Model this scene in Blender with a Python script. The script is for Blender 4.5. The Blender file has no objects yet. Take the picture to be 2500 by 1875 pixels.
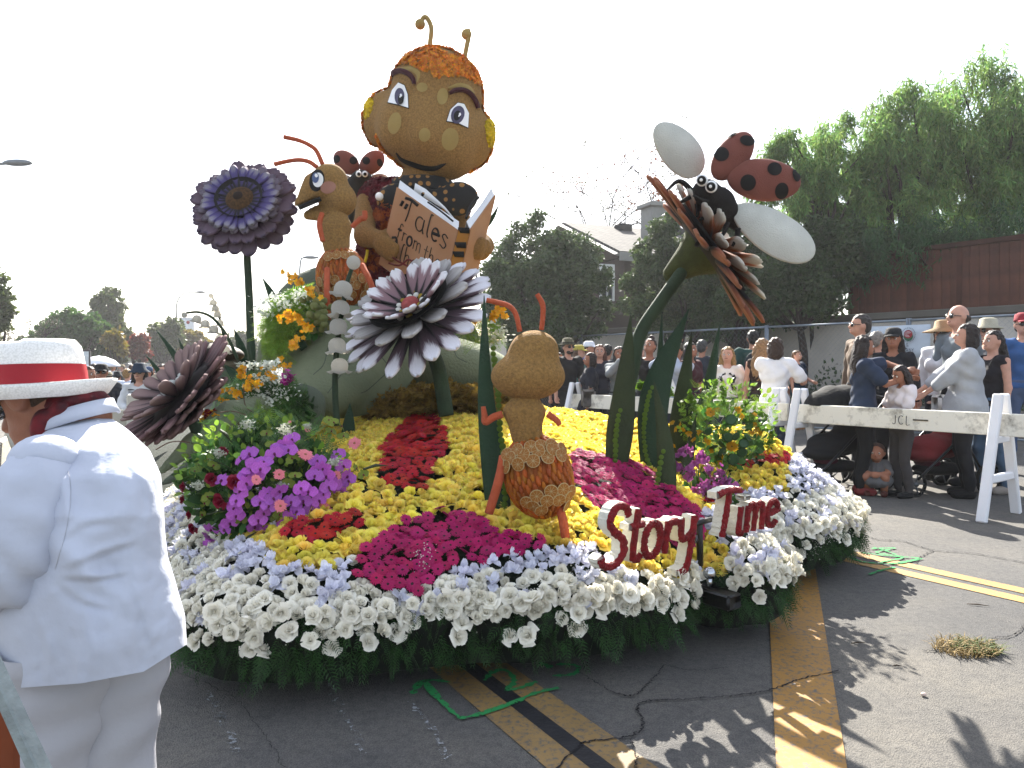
import bpy, math, random
import numpy as np
from mathutils import Vector, Matrix, noise as mnoise
from mathutils.bvhtree import BVHTree
random.seed(7)
RNG = np.random.default_rng(7)
scene = bpy.context.scene
COL = scene.collection
PI = math.pi
sin, cos = math.sin, math.cos

# ------------------------------------------------------------------ camera
EYE = 1.35
FPX, CX, CY, HOR = 1850.0, 1250.0, 937.5, 893.0
TH = math.atan((CY - HOR) / FPX)
cam_data = bpy.data.cameras.new('camera')
cam_data.sensor_width = 36.0
cam_data.lens = 36.0 * FPX / 2500.0
cam_data.clip_start = 0.05
cam_data.clip_end = 3000
cam = bpy.data.objects.new('camera', cam_data)
COL.objects.link(cam)
cam.location = (0, 0, EYE)
cam.rotation_euler = (PI / 2 - TH, 0, 0)
scene.camera = cam

# ------------------------------------------------------------------ sky, sun, exposure
SUN_AZ = math.radians(-5.0)      # from +Y towards +X
SUN_EL = math.radians(38.0)
world = bpy.data.worlds.new('World')
scene.world = world
world.use_nodes = True
wn, wl = world.node_tree.nodes, world.node_tree.links
wn.clear()
w_out = wn.new('ShaderNodeOutputWorld')
w_bg = wn.new('ShaderNodeBackground')
w_sky = wn.new('ShaderNodeTexSky')
w_sky.sky_type = 'NISHITA'
w_sky.sun_disc = False
w_sky.sun_elevation = SUN_EL
w_sky.sun_rotation = SUN_AZ
w_sky.air_density = 1.0
w_sky.dust_density = 1.6
w_sky.ozone_density = 1.0
w_bg.inputs['Strength'].default_value = 0.085
# thin high cloud: pale streaks mixed over the blue
w_tc = wn.new('ShaderNodeTexCoord')
w_map = wn.new('ShaderNodeMapping')
w_map.inputs['Scale'].default_value = (1.2, 1.2, 6.0)
w_noi = wn.new('ShaderNodeTexNoise')
w_noi.inputs['Scale'].default_value = 2.2
w_noi.inputs['Detail'].default_value = 7.0
w_noi.inputs['Roughness'].default_value = 0.6
w_rmp = wn.new('ShaderNodeValToRGB')
w_rmp.color_ramp.elements[0].position = 0.35
w_rmp.color_ramp.elements[0].color = (0.12, 0.12, 0.12, 1)
w_rmp.color_ramp.elements[1].position = 0.62
w_rmp.color_ramp.elements[1].color = (0.6, 0.6, 0.6, 1)
w_mix = wn.new('ShaderNodeMixRGB')
w_mix.inputs['Color2'].default_value = (5.6, 5.7, 5.9, 1)
wl.new(w_tc.outputs['Generated'], w_map.inputs['Vector'])
wl.new(w_map.outputs['Vector'], w_noi.inputs['Vector'])
wl.new(w_noi.outputs['Fac'], w_rmp.inputs['Fac'])
wl.new(w_rmp.outputs['Color'], w_mix.inputs['Fac'])
wl.new(w_sky.outputs['Color'], w_mix.inputs['Color1'])
wl.new(w_mix.outputs['Color'], w_bg.inputs['Color'])
wl.new(w_bg.outputs['Background'], w_out.inputs['Surface'])

SUN_DIR = Vector((sin(SUN_AZ) * cos(SUN_EL), cos(SUN_AZ) * cos(SUN_EL), sin(SUN_EL)))
sun_data = bpy.data.lights.new('sun', 'SUN')
sun_data.energy = 5.0
sun_data.angle = math.radians(0.55)
sun_data.color = (1.0, 0.95, 0.86)
sun = bpy.data.objects.new('sun', sun_data)
COL.objects.link(sun)
sun.rotation_euler = (-SUN_DIR).to_track_quat('-Z', 'Y').to_euler()
sun.location = SUN_DIR * 60

scene.view_settings.view_transform = 'Standard'
scene.view_settings.look = 'None'
scene.view_settings.exposure = 2.0
scene.view_settings.gamma = 1.0
scene.view_settings.use_curve_mapping = False
scene.render.engine = 'CYCLES'
scene.cycles.use_denoising = True
scene.cycles.max_bounces = 7
scene.cycles.diffuse_bounces = 3
scene.cycles.glossy_bounces = 2
scene.cycles.transmission_bounces = 3
scene.cycles.transparent_max_bounces = 8
scene.cycles.caustics_reflective = False
scene.cycles.caustics_refractive = False

# ------------------------------------------------------------------ geometry of the place
FWD = np.array([0.0, cos(TH), -sin(TH)])
UPV = np.array([0.0, sin(TH), cos(TH)])
C0 = np.array([0.0, 0.0, EYE])
def P(px, py, d):
    """point seen at photo pixel (px,py) standing d metres in front of the lens"""
    return C0 + d * FWD + np.array([1.0, 0, 0]) * ((px - CX) / FPX * d) + UPV * (-(py - CY) / FPX * d)
def PV(px, py, d):
    return Vector(P(px, py, d))
def G(px, py, z=0.0):
    r = FWD + np.array([1.0, 0, 0]) * ((px - CX) / FPX) + UPV * (-(py - CY) / FPX)
    t = (z - EYE) / r[2]
    return C0 + r * t
def proj(X):
    X = np.atleast_2d(X) - C0
    d = X @ FWD
    return CX + FPX * X[:, 0] / d, CY - FPX * (X @ UPV) / d
FO = np.array([0.65, 4.2])             # middle of the float's front edge
SU = np.array([0.81, 0.59]) / math.hypot(0.81, 0.59)    # across the street
SV = np.array([-0.59, 0.81]) / math.hypot(0.81, 0.59)   # along the street, away
def ab(x, y):
    return (x - FO[0]) * SU[0] + (y - FO[1]) * SU[1], (x - FO[0]) * SV[0] + (y - FO[1]) * SV[1]
def smooth01(t):
    t = np.clip(t, 0, 1)
    return t * t * (3 - 2 * t)
def ground_z(x, y):
    a, b = ab(x, y)
    return -0.33 * smooth01((b - 6.0) / 3.5)

# ------------------------------------------------------------------ materials
def lin(c):
    if isinstance(c, str):
        c = c.lstrip('#')
        c = tuple(int(c[i:i + 2], 16) / 255 for i in (0, 2, 4))
    f = lambda u: u / 12.92 if u <= 0.04045 else ((u + 0.055) / 1.055) ** 2.4
    return tuple(f(u) for u in c[:3])
MATS = {}
def alb(col, keep=False):
    """swatch colour -> real-world albedo: matt pigments reflect far less than the swatch suggests, whites keep theirs"""
    c = lin(col); t = min(1, max(0, (min(c) - .4) / .3)); f = 1.0 if keep else .55 + .4 * t
    return tuple(x * f for x in c)
def mat(name, col, rough=0.7, var=0.18, vscale=6.0, bump=0.0, bscale=40.0, trans=0.0, rnd=0.0, hue=0.0,
        isl=False, metal=0.0, spec=0.35, col2=None, sss=0.0, sheen=0.0, tcol=None, keep=False):
    """procedural material: base colour broken up by noise, optional per-object / per-island variation"""
    if name in MATS:
        return MATS[name]
    m = bpy.data.materials.new(name)
    m.use_nodes = True
    nt = m.node_tree
    n, l = nt.nodes, nt.links
    b = n['Principled BSDF']
    c = alb(col, keep)
    b.inputs['Roughness'].default_value = rough
    b.inputs['Metallic'].default_value = metal
    b.inputs['Specular IOR Level'].default_value = spec
    if sheen:
        b.inputs['Sheen Weight'].default_value = sheen
    if sss:
        b.inputs['Subsurface Weight'].default_value = sss
        b.inputs['Subsurface Radius'].default_value = (0.02, 0.008, 0.004)
    tc = n.new('ShaderNodeTexCoord')
    noi = n.new('ShaderNodeTexNoise')
    noi.inputs['Scale'].default_value = vscale
    noi.inputs['Detail'].default_value = 5.0
    l.new(tc.outputs['Object'], noi.inputs['Vector'])
    mix = n.new('ShaderNodeMixRGB')
    c2 = alb(col2, keep) if col2 else tuple(min(1, x * (1 + var)) for x in c)
    c1 = c if col2 else tuple(x * (1 - var) for x in c)
    mix.inputs['Color1'].default_value = (*c1, 1)
    mix.inputs['Color2'].default_value = (*c2, 1)
    rmp = n.new('ShaderNodeMapRange')
    rmp.inputs['From Min'].default_value = 0.3
    rmp.inputs['From Max'].default_value = 0.7
    l.new(noi.outputs['Fac'], rmp.inputs['Value'])
    l.new(rmp.outputs['Result'], mix.inputs['Fac'])
    out = mix.outputs['Color']
    if rnd or hue:
        hsv = n.new('ShaderNodeHueSaturation')
        if isl:
            src = n.new('ShaderNodeNewGeometry').outputs['Random Per Island']
        else:
            src = n.new('ShaderNodeObjectInfo').outputs['Random']
        mr = n.new('ShaderNodeMapRange')
        mr.inputs['To Min'].default_value = 1 - rnd
        mr.inputs['To Max'].default_value = 1 + rnd
        l.new(src, mr.inputs['Value'])
        l.new(mr.outputs['Result'], hsv.inputs['Value'])
        if hue:
            mul = n.new('ShaderNodeMath'); mul.operation = 'MULTIPLY'; mul.inputs[1].default_value = 7.31
            frc = n.new('ShaderNodeMath'); frc.operation = 'FRACT'
            mh = n.new('ShaderNodeMapRange')
            mh.inputs['To Min'].default_value = 0.5 - hue
            mh.inputs['To Max'].default_value = 0.5 + hue
            l.new(src, mul.inputs[0]); l.new(mul.outputs[0], frc.inputs[0])
            l.new(frc.outputs[0], mh.inputs['Value']); l.new(mh.outputs['Result'], hsv.inputs['Hue'])
        l.new(out, hsv.inputs['Color'])
        out = hsv.outputs['Color']
    l.new(out, b.inputs['Base Color'])
    if bump:
        bn = n.new('ShaderNodeTexNoise')
        bn.inputs['Scale'].default_value = bscale
        bn.inputs['Detail'].default_value = 4.0
        bp = n.new('ShaderNodeBump')
        bp.inputs['Strength'].default_value = bump
        bp.inputs['Distance'].default_value = 0.02
        l.new(tc.outputs['Object'], bn.inputs['Vector'])
        l.new(bn.outputs['Fac'], bp.inputs['Height'])
        l.new(bp.outputs['Normal'], b.inputs['Normal'])
    if trans:
        tr = n.new('ShaderNodeBsdfTranslucent')
        if tcol:
            tr.inputs['Color'].default_value = (*lin(tcol), 1)
        else:
            l.new(out, tr.inputs['Color'])
        ms = n.new('ShaderNodeMixShader')
        ms.inputs['Fac'].default_value = trans
        l.new(b.outputs['BSDF'], ms.inputs[1]); l.new(tr.outputs['BSDF'], ms.inputs[2])
        l.new(ms.outputs['Shader'], n['Material Output'].inputs['Surface'])
    MATS[name] = m
    return m

def ramp_mat(name, stops, rough=0.75, wob=0.12, wscale=(3, 30, 3), bump=0.3, trans=0.15, rnd=0.1):
    """colour runs along the mesh attribute 's' (0 root .. 1 tip), edges brushed by noise: painted petals"""
    m = bpy.data.materials.new(name)
    m.use_nodes = True
    n, l = m.node_tree.nodes, m.node_tree.links
    b = n['Principled BSDF']
    b.inputs['Roughness'].default_value = rough
    at = n.new('ShaderNodeAttribute'); at.attribute_name = 's'
    tc = n.new('ShaderNodeTexCoord')
    mp = n.new('ShaderNodeMapping'); mp.inputs['Scale'].default_value = wscale
    no = n.new('ShaderNodeTexNoise'); no.inputs['Scale'].default_value = 4.0; no.inputs['Detail'].default_value = 3.0
    ma = n.new('ShaderNodeMath'); ma.operation = 'MULTIPLY_ADD'
    ma.inputs[1].default_value = wob * 2
    su = n.new('ShaderNodeMath'); su.operation = 'SUBTRACT'; su.inputs[1].default_value = wob
    cr = n.new('ShaderNodeValToRGB')
    els = cr.color_ramp.elements
    while len(els) < len(stops):
        els.new(0.5)
    for e, (p, c) in zip(els, stops):
        e.position = p; e.color = (*alb(c), 1)
    l.new(tc.outputs['Object'], mp.inputs['Vector']); l.new(mp.outputs['Vector'], no.inputs['Vector'])
    l.new(no.outputs['Fac'], ma.inputs[0]); l.new(at.outputs['Fac'], ma.inputs[2])
    l.new(ma.outputs[0], su.inputs[0]); l.new(su.outputs[0], cr.inputs['Fac'])
    hsv = n.new('ShaderNodeHueSaturation'); oi = n.new('ShaderNodeObjectInfo'); mr = n.new('ShaderNodeMapRange')
    mr.inputs['To Min'].default_value = 1 - rnd; mr.inputs['To Max'].default_value = 1 + rnd
    l.new(oi.outputs['Random'], mr.inputs['Value']); l.new(mr.outputs['Result'], hsv.inputs['Value'])
    l.new(cr.outputs['Color'], hsv.inputs['Color'])
    l.new(hsv.outputs['Color'], b.inputs['Base Color'])
    bn = n.new('ShaderNodeTexNoise'); bn.inputs['Scale'].default_value = 120
    bp = n.new('ShaderNodeBump'); bp.inputs['Strength'].default_value = bump; bp.inputs['Distance'].default_value = 0.01
    l.new(tc.outputs['Object'], bn.inputs['Vector']); l.new(bn.outputs['Fac'], bp.inputs['Height']); l.new(bp.outputs['Normal'], b.inputs['Normal'])
    if trans:
        tr = n.new('ShaderNodeBsdfTranslucent'); ms = n.new('ShaderNodeMixShader'); ms.inputs['Fac'].default_value = trans
        l.new(hsv.outputs['Color'], tr.inputs['Color'])
        l.new(b.outputs['BSDF'], ms.inputs[1]); l.new(tr.outputs['BSDF'], ms.inputs[2])
        l.new(ms.outputs['Shader'], n['Material Output'].inputs['Surface'])
    return m

# ------------------------------------------------------------------ mesh building
class MB:
    def __init__(s):
        s.v = []; s.f = []; s.m = []; s.a = []; s.n = 0
    def add(s, V, F, mi=0, at=None):
        V = np.asarray(V, float).reshape(-1, 3)
        if isinstance(F, np.ndarray):
            F = [F]
        else:
            g = {}
            for f in F:
                g.setdefault(len(f), []).append(f)
            F = [np.array(x, int) for x in g.values()]
        for A in F:
            if len(A):
                s.f.append(A + s.n); s.m.append(np.full(len(A), mi))
        s.v.append(V); s.a.append(np.zeros(len(V)) if at is None else np.asarray(at, float)); s.n += len(V)
        return s
    def addg(s, g, mi=0, M=None, at=None):
        V, F = g
        if M is not None:
            V = xf(V, M)
        return s.add(V, F, mi, at)
    def mesh(s, name, mats, smooth=True, attr=False):
        me = bpy.data.meshes.new(name)
        V = np.concatenate(s.v) if s.v else np.zeros((0, 3))
        me.vertices.add(len(V)); me.vertices.foreach_set('co', V.astype(np.float32).ravel())
        li = np.concatenate([f.ravel() for f in s.f]); cnt = np.concatenate([np.full(len(f), f.shape[1]) for f in s.f])
        me.loops.add(len(li)); me.loops.foreach_set('vertex_index', li.astype(np.int32))
        me.polygons.add(len(cnt))
        st = np.concatenate([[0], np.cumsum(cnt)[:-1]])
        me.polygons.foreach_set('loop_start', st.astype(np.int32))
        me.polygons.foreach_set('material_index', np.concatenate(s.m).astype(np.int32))
        me.polygons.foreach_set('use_smooth', np.full(len(cnt), bool(smooth)))
        if attr:
            a = me.attributes.new('s', 'FLOAT', 'POINT'); a.data.foreach_set('value', np.concatenate(s.a).astype(np.float32))
        for m in (mats if isinstance(mats, (list, tuple)) else [mats]):
            me.materials.append(m)
        me.update(calc_edges=True)
        return me
def xf(V, M):
    M = np.array(M)
    return np.asarray(V) @ M[:3, :3].T + M[:3, 3]
def frame(z, up=(0, 0, 1)):
    z = np.asarray(z, float); z = z / (np.linalg.norm(z) + 1e-12)
    up = np.asarray(up, float)
    if abs(z @ up) > 0.97 * np.linalg.norm(up):
        up = np.array([0, 1.0, 0]) if abs(z[1]) < 0.9 else np.array([1.0, 0, 0])
    x = np.cross(up, z); x /= np.linalg.norm(x)
    return np.stack([x, np.cross(z, x), z], 1)
def TM(loc, R=None, s=1.0):
    M = np.eye(4)
    M[:3, :3] = (np.eye(3) if R is None else np.asarray(R)) * (np.asarray(s) if np.ndim(s) else s)
    M[:3, 3] = loc
    return M
def rotz(a):
    return np.array([[cos(a), -sin(a), 0], [sin(a), cos(a), 0], [0, 0, 1.0]])
def rotx(a):
    return np.array([[1.0, 0, 0], [0, cos(a), -sin(a)], [0, sin(a), cos(a)]])
def roty(a):
    return np.array([[cos(a), 0, sin(a)], [0, 1.0, 0], [-sin(a), 0, cos(a)]])
def ball(c=(0, 0, 0), r=1.0, n=14, m=9, R=None):
    r = np.ones(3) * r
    th = np.linspace(0, PI, m + 1)[1:-1]; ph = np.linspace(0, 2 * PI, n, endpoint=False)
    V = [[0, 0, 1]] + [[sin(t) * cos(p), sin(t) * sin(p), cos(t)] for t in th for p in ph] + [[0, 0, -1]]
    V = np.array(V) * r
    if R is not None:
        V = V @ np.asarray(R).T
    F = [(0, 1 + i, 1 + (i + 1) % n) for i in range(n)]
    for j in range(m - 2):
        o = 1 + j * n
        F += [(o + i, o + n + i, o + n + (i + 1) % n, o + (i + 1) % n) for i in range(n)]
    o = 1 + (m - 2) * n; e = len(V) - 1
    F += [(o + i, e, o + (i + 1) % n) for i in range(n)]
    return V + np.asarray(c), F
def tube(pts, rad, n=8, cap=True, flat=1.0, up=(0, 0, 1)):
    pts = np.asarray(pts, float); k = len(pts)
    rad = np.ones(k) * rad
    T = np.gradient(pts, axis=0); T /= (np.linalg.norm(T, axis=1)[:, None] + 1e-12)
    R = frame(T[0], up); x = R[:, 0]
    V = []
    for i in range(k):
        x = x - T[i] * (x @ T[i]); x /= np.linalg.norm(x) + 1e-12
        y = np.cross(T[i], x)
        for j in range(n):
            a = 2 * PI * j / n
            V.append(pts[i] + rad[i] * (cos(a) * x + flat * sin(a) * y))
    F = [(i * n + j, i * n + (j + 1) % n, (i + 1) * n + (j + 1) % n, (i + 1) * n + j) for i in range(k - 1) for j in range(n)]
    if cap:
        F += [tuple(range(n - 1, -1, -1)), tuple((k - 1) * n + j for j in range(n))]
    return np.array(V), F
def box(c, s, R=None, bev=0.0):
    c = np.asarray(c, float); h = np.asarray(s, float) / 2
    if bev:
        V = []
        b = min(bev, *(h * 0.9))
        for sx in (-1, 1):
            for sy in (-1, 1):
                for sz in (-1, 1):
                    V += [[sx * h[0], sy * (h[1] - b), sz * (h[2] - b)], [sx * (h[0] - b), sy * h[1], sz * (h[2] - b)], [sx * (h[0] - b), sy * (h[1] - b), sz * h[2]]]
        V = np.array(V)
        ix = lambda sx, sy, sz, k: ((sx * 2 + sy) * 2 + sz) * 3 + k
        F = []
        F += [(ix(1, 0, 0, 0), ix(1, 1, 0, 0), ix(1, 1, 1, 0), ix(1, 0, 1, 0)), (ix(0, 0, 0, 0), ix(0, 0, 1, 0), ix(0, 1, 1, 0), ix(0, 1, 0, 0))]
        F += [(ix(0, 1, 0, 1), ix(0, 1, 1, 1), ix(1, 1, 1, 1), ix(1, 1, 0, 1)), (ix(0, 0, 0, 1), ix(1, 0, 0, 1), ix(1, 0, 1, 1), ix(0, 0, 1, 1))]
        F += [(ix(0, 0, 1, 2), ix(1, 0, 1, 2), ix(1, 1, 1, 2), ix(0, 1, 1, 2)), (ix(0, 0, 0, 2), ix(0, 1, 0, 2), ix(1, 1, 0, 2), ix(1, 0, 0, 2))]
        for p in (0, 1):
            for q in (0, 1):
                F += [(ix(p, q, 0, 0), ix(p, q, 1, 0), ix(p, q, 1, 1), ix(p, q, 0, 1)) if p == q else (ix(p, q, 0, 0), ix(p, q, 0, 1), ix(p, q, 1, 1), ix(p, q, 1, 0))]
                F += [(ix(p, 0, q, 0), ix(p, 0, q, 2), ix(p, 1, q, 2), ix(p, 1, q, 0)) if p == q else (ix(p, 0, q, 0), ix(p, 1, q, 0), ix(p, 1, q, 2), ix(p, 0, q, 2))]
                F += [(ix(0, p, q, 1), ix(0, p, q, 2), ix(1, p, q, 2), ix(1, p, q, 1)) if p != q else (ix(0, p, q, 1), ix(1, p, q, 1), ix(1, p, q, 2), ix(0, p, q, 2))]
        for sx in (0, 1):
            for sy in (0, 1):
                for sz in (0, 1):
                    t = tuple(ix(sx, sy, sz, k) for k in range(3))
                    F.append(t if (sx + sy + sz) % 2 else t[::-1])
    else:
        V = np.array([[x, y, z] for x in (-1, 1) for y in (-1, 1) for z in (-1, 1)]) * h
        F = [(0, 1, 3, 2), (4, 6, 7, 5), (0, 4, 5, 1), (2, 3, 7, 6), (0, 2, 6, 4), (1, 5, 7, 3)]
    if R is not None:
        V = V @ np.asarray(R).T
    return V + c, F
def lathe(prof, n=24, cap=True):
    prof = np.asarray(prof, float); k = len(prof)
    V = [[r * cos(2 * PI * j / n), r * sin(2 * PI * j / n), z] for r, z in prof for j in range(n)]
    F = [(i * n + j, i * n + (j + 1) % n, (i + 1) * n + (j + 1) % n, (i + 1) * n + j) for i in range(k - 1) for j in range(n)]
    if cap:
        F += [tuple(range(n - 1, -1, -1)), tuple((k - 1) * n + j for j in range(n))]
    return np.array(V), F
def sheet(V3, closed=False):
    """grid of points (i,j,3) to quads"""
    V3 = np.asarray(V3, float); a, b = V3.shape[:2]
    i, j = np.meshgrid(np.arange(a - 1), np.arange(b - 1), indexing='ij')
    o = (i * b + j).ravel()
    return V3.reshape(-1, 3), np.stack([o, o + b, o + b + 1, o + 1], 1)
def thick_sheet(V3, t, nrm=None):
    """grid sheet given thickness t, closed round its rim"""
    V3 = np.asarray(V3, float); a, b = V3.shape[:2]
    du = np.gradient(V3, axis=0); dv = np.gradient(V3, axis=1)
    N = np.cross(du, dv); N /= (np.linalg.norm(N, axis=2)[..., None] + 1e-12)
    T = t if np.ndim(t) == 0 else np.asarray(t)[..., None]
    V = np.concatenate([(V3 + N * T / 2).reshape(-1, 3), (V3 - N * T / 2).reshape(-1, 3)])
    i, j = np.meshgrid(np.arange(a - 1), np.arange(b - 1), indexing='ij'); o = (i * b + j).ravel()
    F = [np.stack([o, o + b, o + b + 1, o + 1], 1), np.stack([o, o + 1, o + b + 1, o + b], 1) + a * b]
    rim = [j for j in range(b)] + [i * b + b - 1 for i in range(1, a)] + [(a - 1) * b + j for j in range(b - 2, -1, -1)] + [i * b for i in range(a - 2, 0, -1)]
    rim = np.array(rim); nx = np.roll(rim, -1)
    F.append(np.stack([rim, nx, nx + a * b, rim + a * b], 1))
    return V, np.concatenate(F)
def scatter(g, Ms):
    """many copies of one small template in one mesh"""
    V, F = g
    V = np.asarray(V); Ms = np.asarray(Ms); k = len(Ms)
    W = np.einsum('kij,nj->kni', Ms[:, :3, :3], V) + Ms[:, None, :3, 3]
    out = []
    by = {}
    for f in F:
        by.setdefault(len(f), []).append(f)
    Fs = [(np.array(x)[None] + (np.arange(k) * len(V))[:, None, None]).reshape(-1, len(x[0])) for x in by.values()]
    return W.reshape(-1, 3), Fs
def add_scatter(mb, g, Ms, mi=0, at=None):
    if not len(Ms):
        return
    W, Fs = scatter(g, Ms)
    base = mb.n
    for A in Fs:
        mb.f.append(A + base); mb.m.append(np.full(len(A), mi))
    mb.v.append(W); mb.a.append(np.zeros(len(W)) if at is None else np.tile(at, len(Ms))); mb.n += len(W)

# ------------------------------------------------------------------ objects
def tag(o, label=None, cat=None, group=None, kind=None):
    if label: o['label'] = label
    if cat: o['category'] = cat
    if group: o['group'] = group
    if kind: o['kind'] = kind
    return o
def thing(name, label, cat, loc, group=None):
    o = bpy.data.objects.new(name, None)
    COL.objects.link(o)
    o.empty_display_size = 0.1
    o.location = [float(x) for x in loc]
    return tag(o, label, cat, group)
def part(name, mb, mats, parent=None, smooth=True, attr=False, label=None, kind=None):
    me = mb if isinstance(mb, bpy.types.Mesh) else mb.mesh(name, mats, smooth, attr)
    o = bpy.data.objects.new(name, me)
    COL.objects.link(o)
    if parent is not None:
        o.parent = parent
        if parent.type == 'EMPTY':
            o.location = [-x for x in parent.location]
    if label: o['label'] = label
    if kind: o['kind'] = kind
    return o
def inst(name, me, parent, M, sub=False):
    """a piece sharing mesh data, placed by world matrix M under a thing whose Empty is unrotated"""
    o = bpy.data.objects.new(name, me)
    COL.objects.link(o)
    o.parent = parent
    M = Matrix([[float(x) for x in r] for r in M])
    if parent.type == 'EMPTY' and not sub:
        M = Matrix.Translation(-parent.location) @ M
    o.matrix_basis = M
    return o
def solo(name, mb, mats, label, cat, group=None, kind=None, smooth=True, attr=False):
    me = mb if isinstance(mb, bpy.types.Mesh) else mb.mesh(name, mats, smooth, attr)
    o = bpy.data.objects.new(name, me)
    COL.objects.link(o)
    return tag(o, label, cat, group, kind)
def struct(name, mb, mats, smooth=False, parent=None):
    o = part(name, mb, mats, parent, smooth)
    if parent is None: o['kind'] = 'structure'
    return o

# ------------------------------------------------------------------ smooth solids from blended volumes
def sdf_mesh(prims, vox, k=0.03, cut=None, disp=None):
    """prims: ('e',c,r[,R]) ellipsoid, ('c',a,ra,b,rb) tapered limb; blended into one continuous surface (surface nets)"""
    lo = np.full(3, 1e9); hi = -lo
    bbs = []
    for p in prims:
        if p[0] == 'e':
            r = np.max(p[2]) if len(p) > 3 and p[3] is not None else np.asarray(p[2], float)
            a, b = np.asarray(p[1]) - r, np.asarray(p[1]) + r
        else:
            a = np.minimum(np.asarray(p[1]) - p[2], np.asarray(p[3]) - p[4]); b = np.maximum(np.asarray(p[1]) + p[2], np.asarray(p[3]) + p[4])
        bbs.append((a, b)); lo = np.minimum(lo, a); hi = np.maximum(hi, b)
    mg = k + 3 * vox
    lo -= mg; hi += mg
    n = np.ceil((hi - lo) / vox).astype(int) + 1
    ax = [lo[i] + vox * np.arange(n[i]) for i in range(3)]
    val = np.full(n, 1.0)
    for p, (a, b) in zip(prims, bbs):
        i0 = np.maximum(((a - mg - lo) / vox).astype(int), 0); i1 = np.minimum(((b + mg - lo) / vox).astype(int) + 2, n)
        sl = tuple(slice(i0[i], i1[i]) for i in range(3))
        X, Y, Z = np.meshgrid(*(ax[i][sl[i]] for i in range(3)), indexing='ij')
        if p[0] == 'e':
            c, r = p[1], np.asarray(p[2], float)
            q = np.stack([X - c[0], Y - c[1], Z - c[2]], -1)
            if len(p) > 3 and p[3] is not None:
                q = q @ np.asarray(p[3])
            k0 = np.sqrt(((q / r) ** 2).sum(-1)); k1 = np.sqrt(((q / r ** 2) ** 2).sum(-1)) + 1e-9
            d = k0 * (k0 - 1) / k1
        else:
            A = np.asarray(p[1], float); Bv = np.asarray(p[3], float) - A
            L = Bv @ Bv + 1e-12
            t = np.clip(((X - A[0]) * Bv[0] + (Y - A[1]) * Bv[1] + (Z - A[2]) * Bv[2]) / L, 0, 1)
            d = np.sqrt((X - A[0] - t * Bv[0]) ** 2 + (Y - A[1] - t * Bv[1]) ** 2 + (Z - A[2] - t * Bv[2]) ** 2) - (p[2] + (p[4] - p[2]) * t)
        v = val[sl]
        h = np.clip(k - np.abs(v - d), 0, None) / max(k, 1e-6)
        val[sl] = np.minimum(v, d) - h * h * k * 0.25
    if cut is not None or disp is not None:
        X, Y, Z = np.meshgrid(*ax, indexing='ij')
        if disp is not None:
            val = val + disp(X, Y, Z)
        if cut is not None:
            val = np.maximum(val, cut(X, Y, Z))
    ins = val < 0
    s = [slice(None, -1), slice(1, None)]
    cell = np.zeros(np.array(n) - 1, int)
    for i in (0, 1):
        for j in (0, 1):
            for l in (0, 1):
                cell += ins[s[i], s[j], s[l]]
    act = (cell > 0) & (cell < 8)
    idx = np.argwhere(act)
    num = np.full(act.shape, -1); num[act] = np.arange(len(idx))
    acc = np.zeros((len(idx), 3)); cnt = np.zeros(len(idx))
    corners = [(i, j, l) for i in (0, 1) for j in (0, 1) for l in (0, 1)]
    cv = {c: val[idx[:, 0] + c[0], idx[:, 1] + c[1], idx[:, 2] + c[2]] for c in corners}
    for c in corners:
        for axi in range(3):
            if c[axi] == 0:
                c2 = tuple(c[q] + (1 if q == axi else 0) for q in range(3))
                a, b = cv[c], cv[c2]
                x = (a < 0) != (b < 0)
                t = np.where(x, a / np.where(x, a - b, 1), 0)
                pt = np.array(c, float)[None].repeat(len(idx), 0); pt[:, axi] += t
                acc += pt * x[:, None]; cnt += x
    V = (idx + acc / cnt[:, None]) * vox + lo
    Fs = []
    for axi in range(3):
        u, w = (axi + 1) % 3, (axi + 2) % 3
        sa = [slice(None)] * 3; sb = [slice(None)] * 3
        sa[axi] = slice(None, -1); sb[axi] = slice(1, None)
        chg = ins[tuple(sa)] != ins[tuple(sb)]
        e = np.argwhere(chg)
        e = e[(e[:, u] > 0) & (e[:, w] > 0) & (e[:, u] < n[u] - 1) & (e[:, w] < n[w] - 1)]
        if not len(e):
            continue
        def cid(du, dw):
            q = e.copy(); q[:, u] += du; q[:, w] += dw
            return num[q[:, 0], q[:, 1], q[:, 2]]
        q = np.stack([cid(-1, -1), cid(0, -1), cid(0, 0), cid(-1, 0)], 1)
        flip = ~ins[e[:, 0], e[:, 1], e[:, 2]]
        q[flip] = q[flip][:, ::-1]
        Fs.append(q)
    return V, np.concatenate(Fs)
def sdf(prims, vox, k=0.03, cut=None, disp=None):
    g = sdf_mesh(prims, vox, k, cut, disp)
    return MB().add(*g)
def bvh_of(mbs):
    if not isinstance(mbs, (list, tuple)):
        mbs = [mbs]
    V = []; F = []; o = 0
    for mb in mbs:
        for v in mb.v: V += [tuple(x) for x in v]
        for f in mb.f: F += [tuple(int(i) + o for i in r) for r in f]
        o = len(V)
    return BVHTree.FromPolygons(V, F)
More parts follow.
